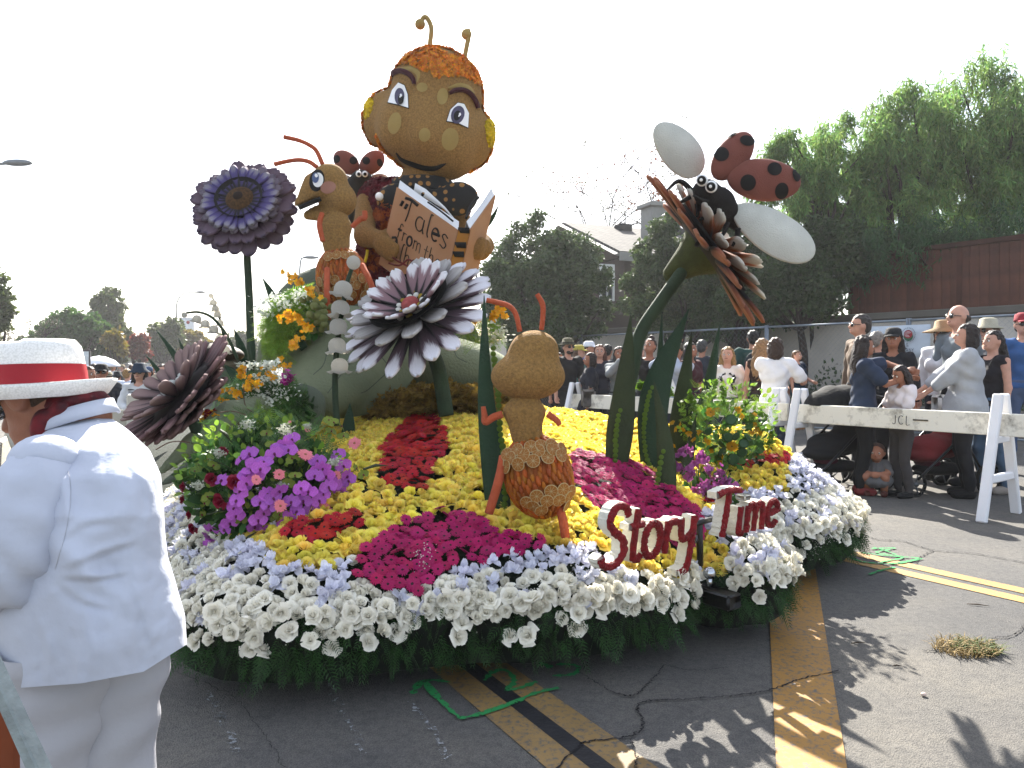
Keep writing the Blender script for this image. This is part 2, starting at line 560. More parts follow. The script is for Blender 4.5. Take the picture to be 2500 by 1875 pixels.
def decal(bvh, poly, d, off=0.006, rings=5, direction=None, back=1.2):
    """patch painted on a solid: pixel outline (star-shaped) dropped on the surface along the view, lying just proud of it"""
    poly = np.asarray(poly, float); c = poly.mean(0)
    pts = [c]
    for r in range(1, rings + 1):
        pts += list(c + (poly - c) * r / rings)
    out = []
    for q in pts:
        tgt = P(q[0], q[1], d)
        dr = Vector(tgt - C0).normalized()
        h = bvh.ray_cast(Vector(tgt) - dr * back, dr)
        if h[0] is None:
            h = bvh.find_nearest(Vector(tgt)); 
        loc, nn = h[0], h[1]
        if nn.dot(dr) > 0: nn = -nn
        out.append(np.array(loc + nn * off))
    m = len(poly)
    F = [(0, 1 + (j + 1) % m, 1 + j) for j in range(m)]
    for r in range(rings - 1):
        o = 1 + r * m
        F += [(o + j, o + (j + 1) % m, o + m + (j + 1) % m, o + m + j) for j in range(m)]
    return np.array(out), F
def ell(cx, cy, rx, ry, rot=0, n=20):
    a = np.linspace(0, 2 * PI, n, endpoint=False); r = math.radians(rot)
    x, y = rx * np.cos(a), ry * np.sin(a)
    return np.stack([cx + x * cos(r) - y * sin(r), cy + x * sin(r) + y * cos(r)], 1)
def band(line, w):
    """polyline with widths -> closed outline strip points (left list, right list)"""
    line = np.asarray(line, float); T = np.gradient(line, axis=0); T /= np.linalg.norm(T, axis=1)[:, None] + 1e-9
    Nn = np.stack([-T[:, 1], T[:, 0]], 1); w = (np.ones(len(line)) * w)[:, None] / 2
    return line + Nn * w, line - Nn * w
def decal_band(bvh, line, w, d, off=0.008, across=4, back=1.2):
    A, B = band(line, w)
    g = []
    for a, b in zip(A, B):
        row = []
        for t in np.linspace(0, 1, across):
            q = a + (b - a) * t
            tgt = P(q[0], q[1], d); dr = Vector(tgt - C0).normalized()
            h = bvh.ray_cast(Vector(tgt) - dr * back, dr)
            if h[0] is None: h = bvh.find_nearest(Vector(tgt))
            nn = h[1] if h[1].dot(dr) < 0 else -h[1]
            o = off * (1.0 if 0 < t < 1 else 0.35)
            row.append(np.array(h[0] + nn * o))
        g.append(row)
    return sheet(np.array(g))
def curve(pts, n=24):
    """Catmull-Rom through points"""
    p = np.asarray(pts, float)
    p = np.vstack([2 * p[0] - p[1], p, 2 * p[-1] - p[-2]])
    out = []
    segs = len(p) - 3
    for k in range(n):
        t = k / (n - 1) * segs; i = min(int(t), segs - 1); t -= i
        a, b, c, e = p[i:i + 4]
        out.append(0.5 * ((2 * b) + (c - a) * t + (2 * a - 5 * b + 4 * c - e) * t * t + (3 * b - a - 3 * c + e) * t ** 3))
    return np.array(out)
def rand_rot(rng, tilt):
    a = rng.uniform(0, 2 * PI); t = rng.normal(0, tilt)
    return rotz(a) @ rotx(t) @ rotz(rng.uniform(0, 2 * PI))
# ================================================================== ground and road
def asphalt_mat():
    m = bpy.data.materials.new('worn_asphalt'); m.use_nodes = True
    n, l = m.node_tree.nodes, m.node_tree.links
    b = n['Principled BSDF']; b.inputs['Roughness'].default_value = 0.88; b.inputs['Specular IOR Level'].default_value = 0.25
    tc = n.new('ShaderNodeTexCoord')
    def noise(s, d=4, r=0.6):
        q = n.new('ShaderNodeTexNoise'); q.inputs['Scale'].default_value = s; q.inputs['Detail'].default_value = d; q.inputs['Roughness'].default_value = r
        l.new(tc.outputs['Object'], q.inputs['Vector']); return q.outputs['Fac']
    def ramp(src, stops):
        r = n.new('ShaderNodeValToRGB'); e = r.color_ramp.elements
        while len(e) < len(stops): e.new(0.5)
        for q, (p, c) in zip(e, stops): q.position = p; q.color = (*c, 1)
        l.new(src, r.inputs['Fac']); return r.outputs['Color']
    def mixc(a, c, fac, mode='MULTIPLY'):
        x = n.new('ShaderNodeMixRGB'); x.blend_type = mode; x.inputs['Fac'].default_value = fac
        l.new(a, x.inputs['Color1']); l.new(c, x.inputs['Color2']); return x.outputs['Color']
    base = ramp(noise(0.9, 6), [(0.3, (0.082, 0.081, 0.080)), (0.5, (0.104, 0.101, 0.096)), (0.72, (0.130, 0.124, 0.113))])
    vor = n.new('ShaderNodeTexVoronoi'); vor.inputs['Scale'].default_value = 170; l.new(tc.outputs['Object'], vor.inputs['Vector'])
    agg = ramp(vor.outputs['Distance'], [(0.0, (1.55, 1.52, 1.45)), (0.35, (1.0, 1.0, 1.0)), (0.8, (0.62, 0.63, 0.66))])
    c = mixc(base, agg, 0.75)
    c = mixc(c, ramp(noise(260, 2), [(0.35, (0.7, 0.7, 0.7)), (0.65, (1.25, 1.25, 1.25))]), 0.6)
    c = mixc(c, ramp(noise(0.35, 5), [(0.35, (0.74, 0.75, 0.79)), (0.6, (1.12, 1.08, 1.02))]), 0.9)
    c = mixc(c, ramp(noise(5, 6, .7), [(0.3, (0.72, 0.72, 0.73)), (0.42, (1, 1, 1)), (0.7, (1.12, 1.1, 1.06))]), 0.8)
    c = mixc(c, ramp(noise(28, 4), [(0.32, (0.75, 0.75, 0.76)), (0.6, (1.15, 1.14, 1.12))]), 0.7)
    l.new(c, b.inputs['Base Color'])
    bp = n.new('ShaderNodeBump'); bp.inputs['Strength'].default_value = 0.55; bp.inputs['Distance'].default_value = 0.006
    l.new(vor.outputs['Distance'], bp.inputs['Height']); l.new(bp.outputs['Normal'], b.inputs['Normal'])
    return m
ASPH = asphalt_mat()
def road_paint(name, col, dirt):
    m = bpy.data.materials.new(name); m.use_nodes = True
    n, l = m.node_tree.nodes, m.node_tree.links
    b = n['Principled BSDF']; b.inputs['Roughness'].default_value = 0.7
    tc = n.new('ShaderNodeTexCoord')
    q = n.new('ShaderNodeTexNoise'); q.inputs['Scale'].default_value = 45; q.inputs['Detail'].default_value = 8; q.inputs['Roughness'].default_value = 0.75
    q2 = n.new('ShaderNodeTexNoise'); q2.inputs['Scale'].default_value = 2.5; q2.inputs['Detail'].default_value = 5
    l.new(tc.outputs['Object'], q.inputs['Vector']); l.new(tc.outputs['Object'], q2.inputs['Vector'])
    r = n.new('ShaderNodeValToRGB'); r.color_ramp.elements[0].position = 0.38; r.color_ramp.elements[1].position = 0.5
    r.color_ramp.elements[0].color = (0.085, 0.082, 0.076, 1); r.color_ramp.elements[1].color = (*alb(col), 1)
    l.new(q.outputs['Fac'], r.inputs['Fac'])
    x = n.new('ShaderNodeMixRGB'); x.blend_type = 'MULTIPLY'; x.inputs['Fac'].default_value = dirt
    r2 = n.new('ShaderNodeValToRGB'); r2.color_ramp.elements[0].color = (0.55, 0.53, 0.5, 1); r2.color_ramp.elements[0].position = 0.3; r2.color_ramp.elements[1].position = 0.65
    l.new(q2.outputs['Fac'], r2.inputs['Fac']); l.new(r.outputs['Color'], x.inputs['Color1']); l.new(r2.outputs['Color'], x.inputs['Color2'])
    l.new(x.outputs['Color'], b.inputs['Base Color'])
    return m
Y_OLD = road_paint('faded_yellow_paint', '#b39055', 0.9)
Y_NEW = road_paint('yellow_paint', '#d2a04a', 0.5)
TAR = mat('tar_seal', '#26262a', 0.75, 0.3, 12, 0.2, 60)

def grid_axis(near, far, step, grow):
    xs = [0.0]; s = step
    while xs[-1] < near: xs.append(xs[-1] + step)
    while xs[-1] < far:
        s *= grow; xs.append(xs[-1] + s)
    return np.array(xs)
ga = grid_axis(12, 900, 0.8, 1.35); ga = np.concatenate([-ga[:0:-1], ga])
A2, B2 = np.meshgrid(ga, ga, indexing='ij')
GX = FO[0] + A2 * SU[0] + B2 * SV[0]; GY = FO[1] + A2 * SU[1] + B2 * SV[1]
gV = np.stack([GX, GY, ground_z(GX, GY)], -1)
struct('road', MB().add(*sheet(gV)), ASPH, smooth=True)

def strip(name, line, w, m, z, n=24, wob=0.0, taper=False, kind='structure', par=None):
    """painted line / crack following the ground"""
    L = curve(line, n) if len(line) > 2 else np.linspace(line[0], line[1], n)
    L = np.asarray(L)[:, :2]
    if wob:
        L = L + RNG.normal(0, wob, L.shape)
    ww = np.ones(len(L)) * w
    if wob: ww = ww * RNG.uniform(0.35, 1.5, len(L))
    if taper: ww[0] *= 0.2; ww[-1] *= 0.2
    A, B = band(L, ww)
    g = np.stack([np.c_[A, ground_z(A[:, 0], A[:, 1]) + z], np.c_[B, ground_z(B[:, 0], B[:, 1]) + z]], 1)
    o = part(name, MB().add(*sheet(g)), m, par)
    if par is None:
        o['kind'] = kind
    return o
# double centre line under the float, and its partner on the right
def offs(p, q, o):
    p, q = np.asarray(p), np.asarray(q); t = (q - p) / np.linalg.norm(q - p); nn = np.array([-t[1], t[0]])
    return [p + nn * o, q + nn * o]
LA = (np.array([-1.9, 6.35]), np.array([1.35, 0.68]))
LB = (np.array([-0.9, 10.2]), np.array([4.4, 2.35]))
for o in (-0.1, 0.1):
    strip('road_marking', offs(*LA, o), 0.125, Y_OLD, 0.004, 30)
    strip('road_marking', offs(*LB, o), 0.12, Y_NEW, 0.004, 30)
strip('road_seal', list(LA), 0.075, TAR, 0.0045, 30)
wq = np.array([[1.588, 4.67], [0.62, 1.69], [0.83, 1.69], [2.05, 5.1]])
gl = np.linspace(0, 1, 20)[:, None]
wl_, wr_ = wq[0] + (wq[1] - wq[0]) * gl, wq[3] + (wq[2] - wq[3]) * gl
struct('road_marking', MB().add(*sheet(np.stack([np.c_[wl_, np.full(20, .0055)], np.c_[wr_, np.full(20, .0055)]], 1))), road_paint('broad_yellow_paint', '#c8923a', 0.55))

CRK = mat('crack_shadow', '#2c2a2c', 0.95, 0.3, 20)
def gpts(pxs):
    return [G(x, y)[:2] for x, y in pxs]
for k, (pts, w) in enumerate([
    ([(1340, 1900), (1410, 1830), (1430, 1815), (1520, 1805), (1560, 1790), (1570, 1762), (1556, 1737), (1572, 1716), (1640, 1712), (1760, 1705), (1870, 1690), (1960, 1660), (2050, 1640)], .012),
    ([(1400, 1640), (1440, 1660), (1490, 1690), (1530, 1702), (1560, 1695), (1590, 1665), (1625, 1625)], .009),
    ([(1540, 1810), (1555, 1860), (1548, 1890)], .006), ([(1625, 1628), (1700, 1640), (1780, 1632)], .005),
    ([(2085, 1295), (2140, 1318), (2200, 1322), (2280, 1345), (2370, 1352), (2500, 1375), (2560, 1385)], .018),
    ([(2280, 1345), (2250, 1360), (2235, 1378)], .012),
    ([(2405, 1572), (2430, 1560), (2470, 1555), (2500, 1532), (2530, 1505)], .011),
    ([(2330, 1590), (2290, 1592), (2250, 1590)], .005),
    ([(420, 1640), (560, 1700), (640, 1790), (700, 1890)], .004)]):
    strip('crack', gpts(pts), w * .6, CRK, 0.0075, 20 + 14 * len(pts), 0.0045, True)
def faint(name, col, thr):
    m = bpy.data.materials.new(name); m.use_nodes = True
    n, l = m.node_tree.nodes, m.node_tree.links
    b = n['Principled BSDF']; b.inputs['Base Color'].default_value = (*alb(col), 1); b.inputs['Roughness'].default_value = 0.85
    tc = n.new('ShaderNodeTexCoord'); q = n.new('ShaderNodeTexNoise'); q.inputs['Scale'].default_value = 60; q.inputs['Detail'].default_value = 6
    r = n.new('ShaderNodeMapRange'); r.inputs['From Min'].default_value = thr - .05; r.inputs['From Max'].default_value = thr + .07
    l.new(tc.outputs['Object'], q.inputs['Vector']); l.new(q.outputs['Fac'], r.inputs['Value']); l.new(r.outputs['Result'], b.inputs['Alpha'])
    return m
GREENP = faint('green_spray', '#22a052', 0.36)
def z7(pts): return [(1000 + x / 2.949, 1450 + y / 2.949) for x, y in pts]
def z8(pts): return [(1700 + x / 2.4575, 1200 + y / 2.4575) for x, y in pts]
for k, (pts, w) in enumerate([
    (z7([(20, 735), (50, 690), (95, 640), (150, 700), (270, 830), (345, 895), (390, 908), (540, 870), (760, 790), (900, 730), (1075, 690)]), .026),
    (z7([(95, 640), (180, 635), (285, 650)]), .02),
    (z7([(540, 640), (580, 590), (650, 560), (720, 580), (752, 640), (705, 705), (800, 690), (915, 645)]), .026),
    (z7([(900, 480), (960, 515), (1020, 545)]), .03), (z7([(910, 470), (1000, 465), (1105, 455)]), .022),
    (z7([(1050, 522), (1140, 520), (1212, 540), (1180, 590), (1030, 605)]), .022),
    (z8([(920, 405), (1020, 432), (1160, 440), (1260, 428), (1350, 408)]), .028), (z8([(1050, 350), (1190, 345), (1080, 372), (1240, 400), (1100, 432)]), .022),
    (z8([(1035, 505), (1110, 480), (1190, 462)]), .025), (z8([(980, 372), (1150, 392), (1335, 405)]), .022), (z8([(1060, 340), (1130, 360), (1200, 385)]), .022)]):
    strip('spray_mark', gpts(pts), w, GREENP, 0.0095, 40, 0.0015)
SCUFF = faint('chalk_scuff', '#a9adb0', 0.56)
for pts in ([(505, 1690), (530, 1730), (545, 1765)], [(535, 1750), (558, 1790), (575, 1840)], [(800, 1700), (860, 1780), (890, 1850)], [(1000, 1715), (1060, 1790), (1090, 1860)], [(790, 1660), (812, 1690), (830, 1730)]):
    strip('chalk_scuff', gpts(pts), 0.03, SCUFF, 0.0085, 20, 0.003)

# weed growing in a crack, fallen petals and bits
def blade_tuft(mb, c, n, h, spread, lean=0.9):
    for _ in range(n):
        a = RNG.uniform(0, 2 * PI); r = spread * math.sqrt(RNG.uniform())
        p = np.array([c[0] + r * cos(a), c[1] + r * sin(a) * .8, c[2]])
        a2 = RNG.uniform(0, 2 * PI); hh = h * RNG.uniform(.4, 1); ln = RNG.uniform(.3, lean) * hh * 1.6
        d = np.array([cos(a2), sin(a2), 0]); w = np.array([-sin(a2), cos(a2), 0]) * RNG.uniform(.0012, .003)
        m1 = p + d * ln * .4 + np.array([0, 0, hh * .8]); t = p + d * ln + np.array([0, 0, hh])
        mb.add([p - w, p + w, m1 + w, m1 - w, t], [(0, 1, 2, 3), (3, 2, 4)])
for lab, col, n, sh in (('dry straw coloured weed in the road crack', '#b39a68', 420, 0.0), ('low green weed in the road crack', '#5d6b33', 380, 0.03)):
    c = G(2355 + sh * 900, 1588); mb = MB(); blade_tuft(mb, (c[0], c[1], 0), n, .045, .14 - sh, 1.5)
    solo('weed', mb, mat('weed_' + col[1:], col, .8, .4, 60, trans=.2), lab, 'weed', kind='stuff')
mb = MB(); mb.addg(ball((0, 0, 0), (.028, .017, .011), 12, 8), 0, TM(G(1800, 1521, .012)))
solo('fallen_petal', mb, mat('petal_white', '#ece9dc', .6, .08), 'white rose petal lying on the shaded road', 'petal')
mb = MB(); mb.addg(ball((0, 0, 0), (.012, .01, .008), 10, 6), 0, TM(G(2255, 1695, .009)))
solo('fallen_petal', mb, mat('petal_pinkish', '#e8cfc0', .6, .08), 'tiny pale petal lying on the sunlit road', 'petal')
TWIG = mat('twig', '#4a3b2a', .9, .3)
for x, y, l, a, w in ((2095, 1570, .07, .1, 'beside the broad yellow stripe'), (2388, 1477, .11, -.35, 'near the right edge of the road'), (2190, 1626, .04, 0, 'left of the weed')):
    c = G(x, y, .007); mb = MB().addg(tube([c - [l / 2 * cos(a), l / 2 * sin(a), 0], c + [0, .006, .002], c + [l / 2 * cos(a), l / 2 * sin(a), 0]], [.002, .004, .0015], 5))
    solo('twig', mb, TWIG, 'short dark twig lying on the road ' + w, 'twig', 'twigs on the road')
# ================================================================== flower templates (local: +z out of the flower, radius about 1)
def petal_grid(fn, nu=3, nv=3):
    return np.array([[fn(t, s) for s in np.linspace(0, 1, nv + 1)] for t in np.linspace(-1, 1, nu + 1)])
def rose_geo(seed, openness=1.0):
    r = np.random.default_rng(seed); mb = MB()
    mb.addg(tube([(0, 0, -.55), (0, 0, -.2), (0, 0, .35), (.03, 0, .52)], [.12, .26, .14, .03], 6))
    for L, (cnt, R, Ht, cu, wd) in enumerate([(2, .15, .74, .0, 1.7), (3, .33, .74, .04, 1.4), (4, .56, .64, .14, 1.1), (5, .80, .46, .24 * openness, .95), (5, .98, .2, .34 * openness, .9)]):
        ph0 = r.uniform(0, 6.28)
        for k in range(cnt):
            ph = ph0 + 2 * PI * k / cnt + r.normal(0, .22); dz = r.normal(0, .1); cc = cu * r.uniform(.4, 1.9); wv = r.uniform(0, 6)
            def fn(t, s):
                rad = R * (.28 + .72 * sin(min(s * 1.5, 1.55))) + cc * s ** 4
                z = -.5 + (Ht + .5) * s * (1 - .22 * t * t) - cc * .5 * s ** 5 + dz * s
                a = ph + t * wd * (.55 + .45 * sin(s * 2.4)) * .8
                rad *= 1 - .06 * (1 - abs(t)); rad += .07 * s ** 3 * sin(3.2 * t + wv); z += .05 * s ** 2 * sin(4 * t + wv * 2)
                return (rad * cos(a), rad * sin(a), z)
            mb.add(*sheet(petal_grid(fn, 4, 3)))
    return mb
def gerbera_geo(seed, petals=18, disc=.3):
    r = np.random.default_rng(seed); mb = MB()
    for L, (n0, R, z0, up) in enumerate([(petals, 1.0, 0, .18), (petals, .88, .05, .28), (petals - 3, .55, .09, .3)]):
        for k in range(n0):
            a = 2 * PI * (k + .5 * L) / n0 + r.normal(0, .05); Rk = R * r.uniform(.84, 1.1); w = .118 if L < 2 else .08
            b0 = np.array([cos(a), sin(a)]); q = np.array([-sin(a), cos(a)])
            rows = []
            for s, ww in ((.18, .35), (.6, 1.0), (.88, .85), (1.0, .25)):
                z = z0 + up * s * (1 - s * .65) + r.normal(0, .012)
                rows.append([[*(b0 * Rk * s - q * w * ww), z + .03], [*(b0 * Rk * s), z], [*(b0 * Rk * s + q * w * ww), z + .03]])
            mb.add(*sheet(np.array(rows)))
    mb.addg(ball((0, 0, .08), (disc, disc, .13), 12, 6), 1)
    mb.addg(ball((0, 0, .15), (disc * .55, disc * .55, .1), 10, 6), 2)
    return mb
def iris_geo(seed):
    r = np.random.default_rng(seed); mb = MB()
    for L, (cnt, ln, el, w) in enumerate([(3, 1.0, .2, .46), (3, .85, .9, .42), (2, .6, 1.2, .3)]):
        p0 = r.uniform(0, 6.28)
        for k in range(cnt):
            a = p0 + 2 * PI * k / cnt + r.normal(0, .25); e = el + r.normal(0, .2); l2 = ln * r.uniform(.8, 1.2); tw = r.normal(0, .3)
            def fn(t, s):
                rad = l2 * s * cos(e * (1 - .3 * s)); z = l2 * s * sin(e) - (.55 * s ** 2.2 if L == 0 else .12 * s ** 3)
                ww = w * math.sin(min(3.0, .35 + s * 2.6)) ; b = t * ww
                x = rad * cos(a) - b * sin(a); y = rad * sin(a) + b * cos(a)
                return (x, y, z + .3 * t * t * s + tw * b + .07 * sin(9 * s + 5 * t + a))
            mb.add(*sheet(petal_grid(fn, 2, 4)))
    return mb
def orchid_geo(seed):
    r = np.random.default_rng(seed); mb = MB()
    for k, (a, ln, w) in enumerate([(90, .85, .3), (215, .85, .3), (325, .85, .3), (0, 1.0, .62), (180, 1.0, .62)]):
        a = math.radians(a) + r.normal(0, .06)
        def fn(t, s):
            ww = w * math.sin(min(3.05, .25 + s * 2.75)); b = t * ww; q = ln * s
            return (q * cos(a) - b * sin(a), q * sin(a) + b * cos(a), .12 * s - .22 * s * s + .1 * t * t * s + (.04 if k > 2 else 0))
        mb.add(*sheet(petal_grid(fn, 4, 4)))
    mb.addg(ball((0, -.12, .14), (.13, .2, .16), 8, 6), 1)
    return mb
def small_geo(seed, n=5, cup=.5):
    """little open flower (oncidium, freesia)"""
    r = np.random.default_rng(seed); mb = MB()
    for k in range(n):
        a = 2 * PI * k / n + r.normal(0, .15); ln = r.uniform(.75, 1.1)
        def fn(t, s):
            b = t * .42 * sin(.3 + s * 2.5); q = ln * s
            return (q * cos(a) - b * sin(a), q * sin(a) + b * cos(a), cup * s * (1.2 - .6 * s) + .1 * t * t)
        mb.add(*sheet(petal_grid(fn, 2, 2)))
    return mb
def leaf_geo(w=.35, droop=.25, fold=.15, nu=2, nv=5):
    def fn(t, s):
        b = t * w * sin(PI * min(1, .06 + s * .94)) ** .8
        return (b, s, fold * abs(t) * .5 * (1 - s) - droop * s * s)
    return MB().add(*sheet(petal_grid(fn, nu, nv)))
def geo(mb):
    """MB with uniform grids -> (V,F list)"""
    F = []
    for f in mb.f: F += [tuple(r) for r in f]
    return np.concatenate(mb.v), F
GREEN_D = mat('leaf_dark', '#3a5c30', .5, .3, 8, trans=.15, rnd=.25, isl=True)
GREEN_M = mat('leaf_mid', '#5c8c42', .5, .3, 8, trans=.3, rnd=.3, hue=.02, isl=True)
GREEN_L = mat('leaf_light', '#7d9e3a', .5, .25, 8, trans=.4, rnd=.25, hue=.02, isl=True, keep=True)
WHITE_R = mat('rose_white', '#f6f2e4', .55, .05, 8, trans=.26, rnd=.05)
YELLOW_R = mat('rose_yellow', '#f7e26c', .5, .1, 8, trans=.4, rnd=.2, hue=.02, keep=True)
YELLOW_S = mat('rose_yellow_bed', '#f7e26c', .5, .1, 8, trans=.4, rnd=.22, hue=.02, isl=True, keep=True)
WHITE_S = mat('rose_white_bed', '#f6f2e4', .55, .05, 8, trans=.26, rnd=.08, isl=True)
MAG = mat('gerbera_magenta', '#ab0c58', .6, .15, 8, trans=.22, rnd=.16, hue=.008, keep=True)
MAGC = mat('gerbera_magenta_eye', '#350d22', .8, .3, 30)
RED = mat('gerbera_red', '#b01018', .6, .15, 8, trans=.22, rnd=.16, hue=.008, keep=True)
REDC = mat('gerbera_red_eye', '#2a1012', .8, .3, 30)
LAV = mat('iris_lavender', '#e3e3f0', .55, .12, 5, trans=.3, rnd=.1, hue=.02)
LAV_S = mat('iris_lavender_bed', '#e3e3f0', .55, .12, 5, trans=.3, rnd=.12, hue=.02, isl=True)
PINK = mat('gerbera_pink', '#e88a94', .6, .12, 8, trans=.25, rnd=.1, keep=True)
PINKC = mat('gerbera_pink_eye', '#b56a4c', .8, .3, 30)
ORCH = mat('orchid_purple', '#b860c4', .5, .2, 6, trans=.3, rnd=.14, hue=.015, keep=True)
ORCHC = mat('orchid_lip', '#7a1460', .5, .2, 6)
GOLD = mat('oncidium_gold', '#e7a91c', .5, .2, 9, trans=.3, rnd=.15, hue=.015, isl=True, keep=True)
FREE = mat('freesia_magenta', '#b83a98', .5, .3, 9, trans=.3, rnd=.25, hue=.02, isl=True, keep=True)
ROSES = [rose_geo(s, o) for s, o in ((1, .6), (2, 1.0), (3, 1.5), (4, .3), (5, .9))]
GERB = [gerbera_geo(s) for s in (11, 12, 13)]
IRIS = [iris_geo(s) for s in (21, 22, 23, 24)]
ORCHIDS = [orchid_geo(s) for s in (31, 32, 33)]
SMALL = [small_geo(s) for s in (41, 42)]
LEAF = leaf_geo()
# ================================================================== the float: mound, flower beds, skirt
LIP = np.array([(-1.45, 3.4), (-1.38, 3.08), (-1.15, 2.93), (-.85, 2.9), (-.4, 3.06), (-.1, 3.13), (.15, 3.12), (.55, 3.27), (.80, 3.45), (.90, 3.68),
                (1.0, 3.70), (1.1, 3.60), (1.22, 3.58), (1.38, 3.72), (1.45, 3.95), (1.42, 4.25), (1.45, 4.48), (1.62, 4.56), (1.9, 4.6), (2.16, 4.8), (2.36, 5.08), (2.45, 5.45), (2.38, 5.85),
                (2.05, 6.35), (1.2, 7.5), (-.2, 9.4), (-1.4, 10.2), (-3.2, 9.6), (-4.5, 8.2), (-3.3, 6.1), (-2.1, 4.5)])
def poly_sd(x, y, poly=LIP):
    """distance to the outline, positive inside"""
    x = np.asarray(x, float); y = np.asarray(y, float)
    d = np.full(x.shape, 1e9); ins = np.zeros(x.shape, bool)
    for (x0, y0), (x1, y1) in zip(poly, np.roll(poly, -1, 0)):
        ex, ey = x1 - x0, y1 - y0
        t = np.clip(((x - x0) * ex + (y - y0) * ey) / (ex * ex + ey * ey), 0, 1)
        d = np.minimum(d, np.hypot(x - x0 - t * ex, y - y0 - t * ey))
        c = ((y0 > y) != (y1 > y))
        ins ^= c & (x < (x1 - x0) * (y - y0) / (y1 - y0 + 1e-12) + x0)
    return np.where(ins, d, -d)
def mound_z(x, y):
    r = np.clip(poly_sd(x, y), 0, None)
    z = .30 + .12 * (1 - np.exp(-r / .09)) + .70 * (1 - np.exp(-(r / 1.15) ** 1.25))
    a, b = ab(np.asarray(x), np.asarray(y))
    z = z + .16 * np.exp(-(((np.asarray(x) - 1.72) / .32) ** 2 + ((np.asarray(y) - 5.3) / .35) ** 2))      # swell on the right lobe
    return z
def mound_n(x, y, e=.03):
    zx = (mound_z(x + e, y) - mound_z(x - e, y)) / (2 * e); zy = (mound_z(x, y + e) - mound_z(x, y - e)) / (2 * e)
    n = np.stack([-zx, -zy, np.ones_like(zx)], -1)
    return n / np.linalg.norm(n, axis=-1)[..., None]
def surf(px, py, d0=2.4, d1=9.0):
    """point of the mound seen at a pixel"""
    d = np.linspace(d0, d1, 700)
    ray = FWD + np.array([1.0, 0, 0]) * ((px - CX) / FPX) + UPV * (-(py - CY) / FPX)
    X = C0 + d[:, None] * ray
    h = X[:, 2] - np.where(poly_sd(X[:, 0], X[:, 1]) > 0, mound_z(X[:, 0], X[:, 1]), 0)
    i = np.argmax(h < 0)
    return X[i] if h[i] < 0 else X[-1]
def sd(px, py):
    return float((surf(px, py) - C0) @ FWD)
def inpoly(px, py, poly):
    return poly_sd(px, py, np.asarray(poly, float)) > 0
M2 = lambda pts: [(x / .8848, y / .8848) for x, y in pts]
Z_RED = [[(1012, 1008), (1030, 1012), (1073, 1039), (1088, 1073), (1092, 1107), (1073, 1134), (1056, 1172), (1040, 1205), (985, 1220), (940, 1200), (930, 1175), (934, 1146), (937, 1107), (959, 1080), (981, 1046), (995, 1034)],
         [(697, 1300), (740, 1285), (802, 1275), (862, 1268), (900, 1278), (832, 1322), (802, 1348), (754, 1341), (697, 1326)],
         M2([(1580, 1003), (1620, 985), (1690, 990), (1695, 1008), (1640, 1012), (1600, 1020)]), M2([(1500, 1050), (1560, 1035), (1575, 1060), (1565, 1090), (1510, 1105)])]
Z_MAG = [M2([(900, 1128), (960, 1110), (1040, 1130), (1080, 1158), (1172, 1183), (1165, 1207), (1080, 1222), (1000, 1228), (935, 1248), (905, 1300), (865, 1295), (770, 1258), (763, 1225), (800, 1180), (860, 1150)]),
         M2([(1228, 985), (1330, 998), (1400, 1030), (1465, 1080), (1522, 1130), (1512, 1185), (1440, 1195), (1400, 1140), (1330, 1115), (1275, 1105), (1235, 1060)])]
Z_YEL = [M2([(470, 1148), (560, 1130), (640, 1160), (780, 1130), (1200, 1110), (1290, 1100), (1400, 1150), (1480, 1190), (1480, 1245), (1330, 1235), (1275, 1165), (1200, 1185), (1170, 1190), (770, 1212), (700, 1240), (600, 1235), (560, 1195)]),
         M2([(1490, 1150), (1545, 1165), (1585, 1215), (1580, 1265), (1500, 1250)]), M2([(1530, 1080), (1560, 1005), (1640, 1003), (1695, 1010), (1705, 1055), (1660, 1070), (1600, 1065)])]
def zone(x, y, z):
    r = poly_sd(x, y); px, py = proj(np.stack([x, y, z], -1))
    out = np.full(len(x), 'y', dtype='<U1')
    lim = np.interp(px, [300, 480, 640, 760, 1000, 1300, 1500, 1700, 1900, 2100], [.75, .62, .46, .36, .3, .3, .2, .3, .42, .6])
    out[r < lim] = 'l'
    out[r < lim * .42] = 'w'
    out[r > 2.05] = 'm'
    for k, zs in (('y', Z_YEL), ('r', Z_RED), ('g', Z_MAG)):
        for q in zs:
            out[inpoly(px, py, q) & (r > .02)] = k
    return out, px, py, r
FROOT = thing('parade_float', 'flower covered parade float with rose beds on a green fern skirt', 'parade float', (FO[0], FO[1], 0))
# base mound
nb = 220
seg = np.linalg.norm(np.roll(LIP, -1, 0) - LIP, axis=1); cs = np.concatenate([[0], np.cumsum(seg)])
def lip_at(t):
    t = (t % 1.0) * cs[-1]; i = np.searchsorted(cs, t, side='right') - 1; i = min(i, len(LIP) - 1)
    q = (t - cs[i]) / seg[i]; return LIP[i] + (LIP[(i + 1) % len(LIP)] - LIP[i]) * q
BND = np.array([lip_at(k / nb) for k in range(nb + 1)])
CEN = np.array([-.75, 6.0])
rings = np.concatenate([np.linspace(1, .9, 6), np.linspace(.86, 0.0, 26)])
rows = []
for s in rings:
    q = CEN + (BND - CEN) * s; rows.append(np.c_[q, mound_z(q[:, 0], q[:, 1]) - .012])
mb = MB().add(*sheet(np.array(rows)))
MOSS = mat('moss_ground', '#5c4620', .95, .4, 30, 1.0, 70, col2='#a3863c', trans=.2, keep=True)
BASE_G = mat('float_base_green', '#15260f', .9, .4, 14, .6, 50)
part('base', mb, BASE_G, FROOT)
rows = [np.c_[BND, np.full(nb + 1, .29)], np.c_[CEN + (BND - CEN) * .985, np.full(nb + 1, .1)]]
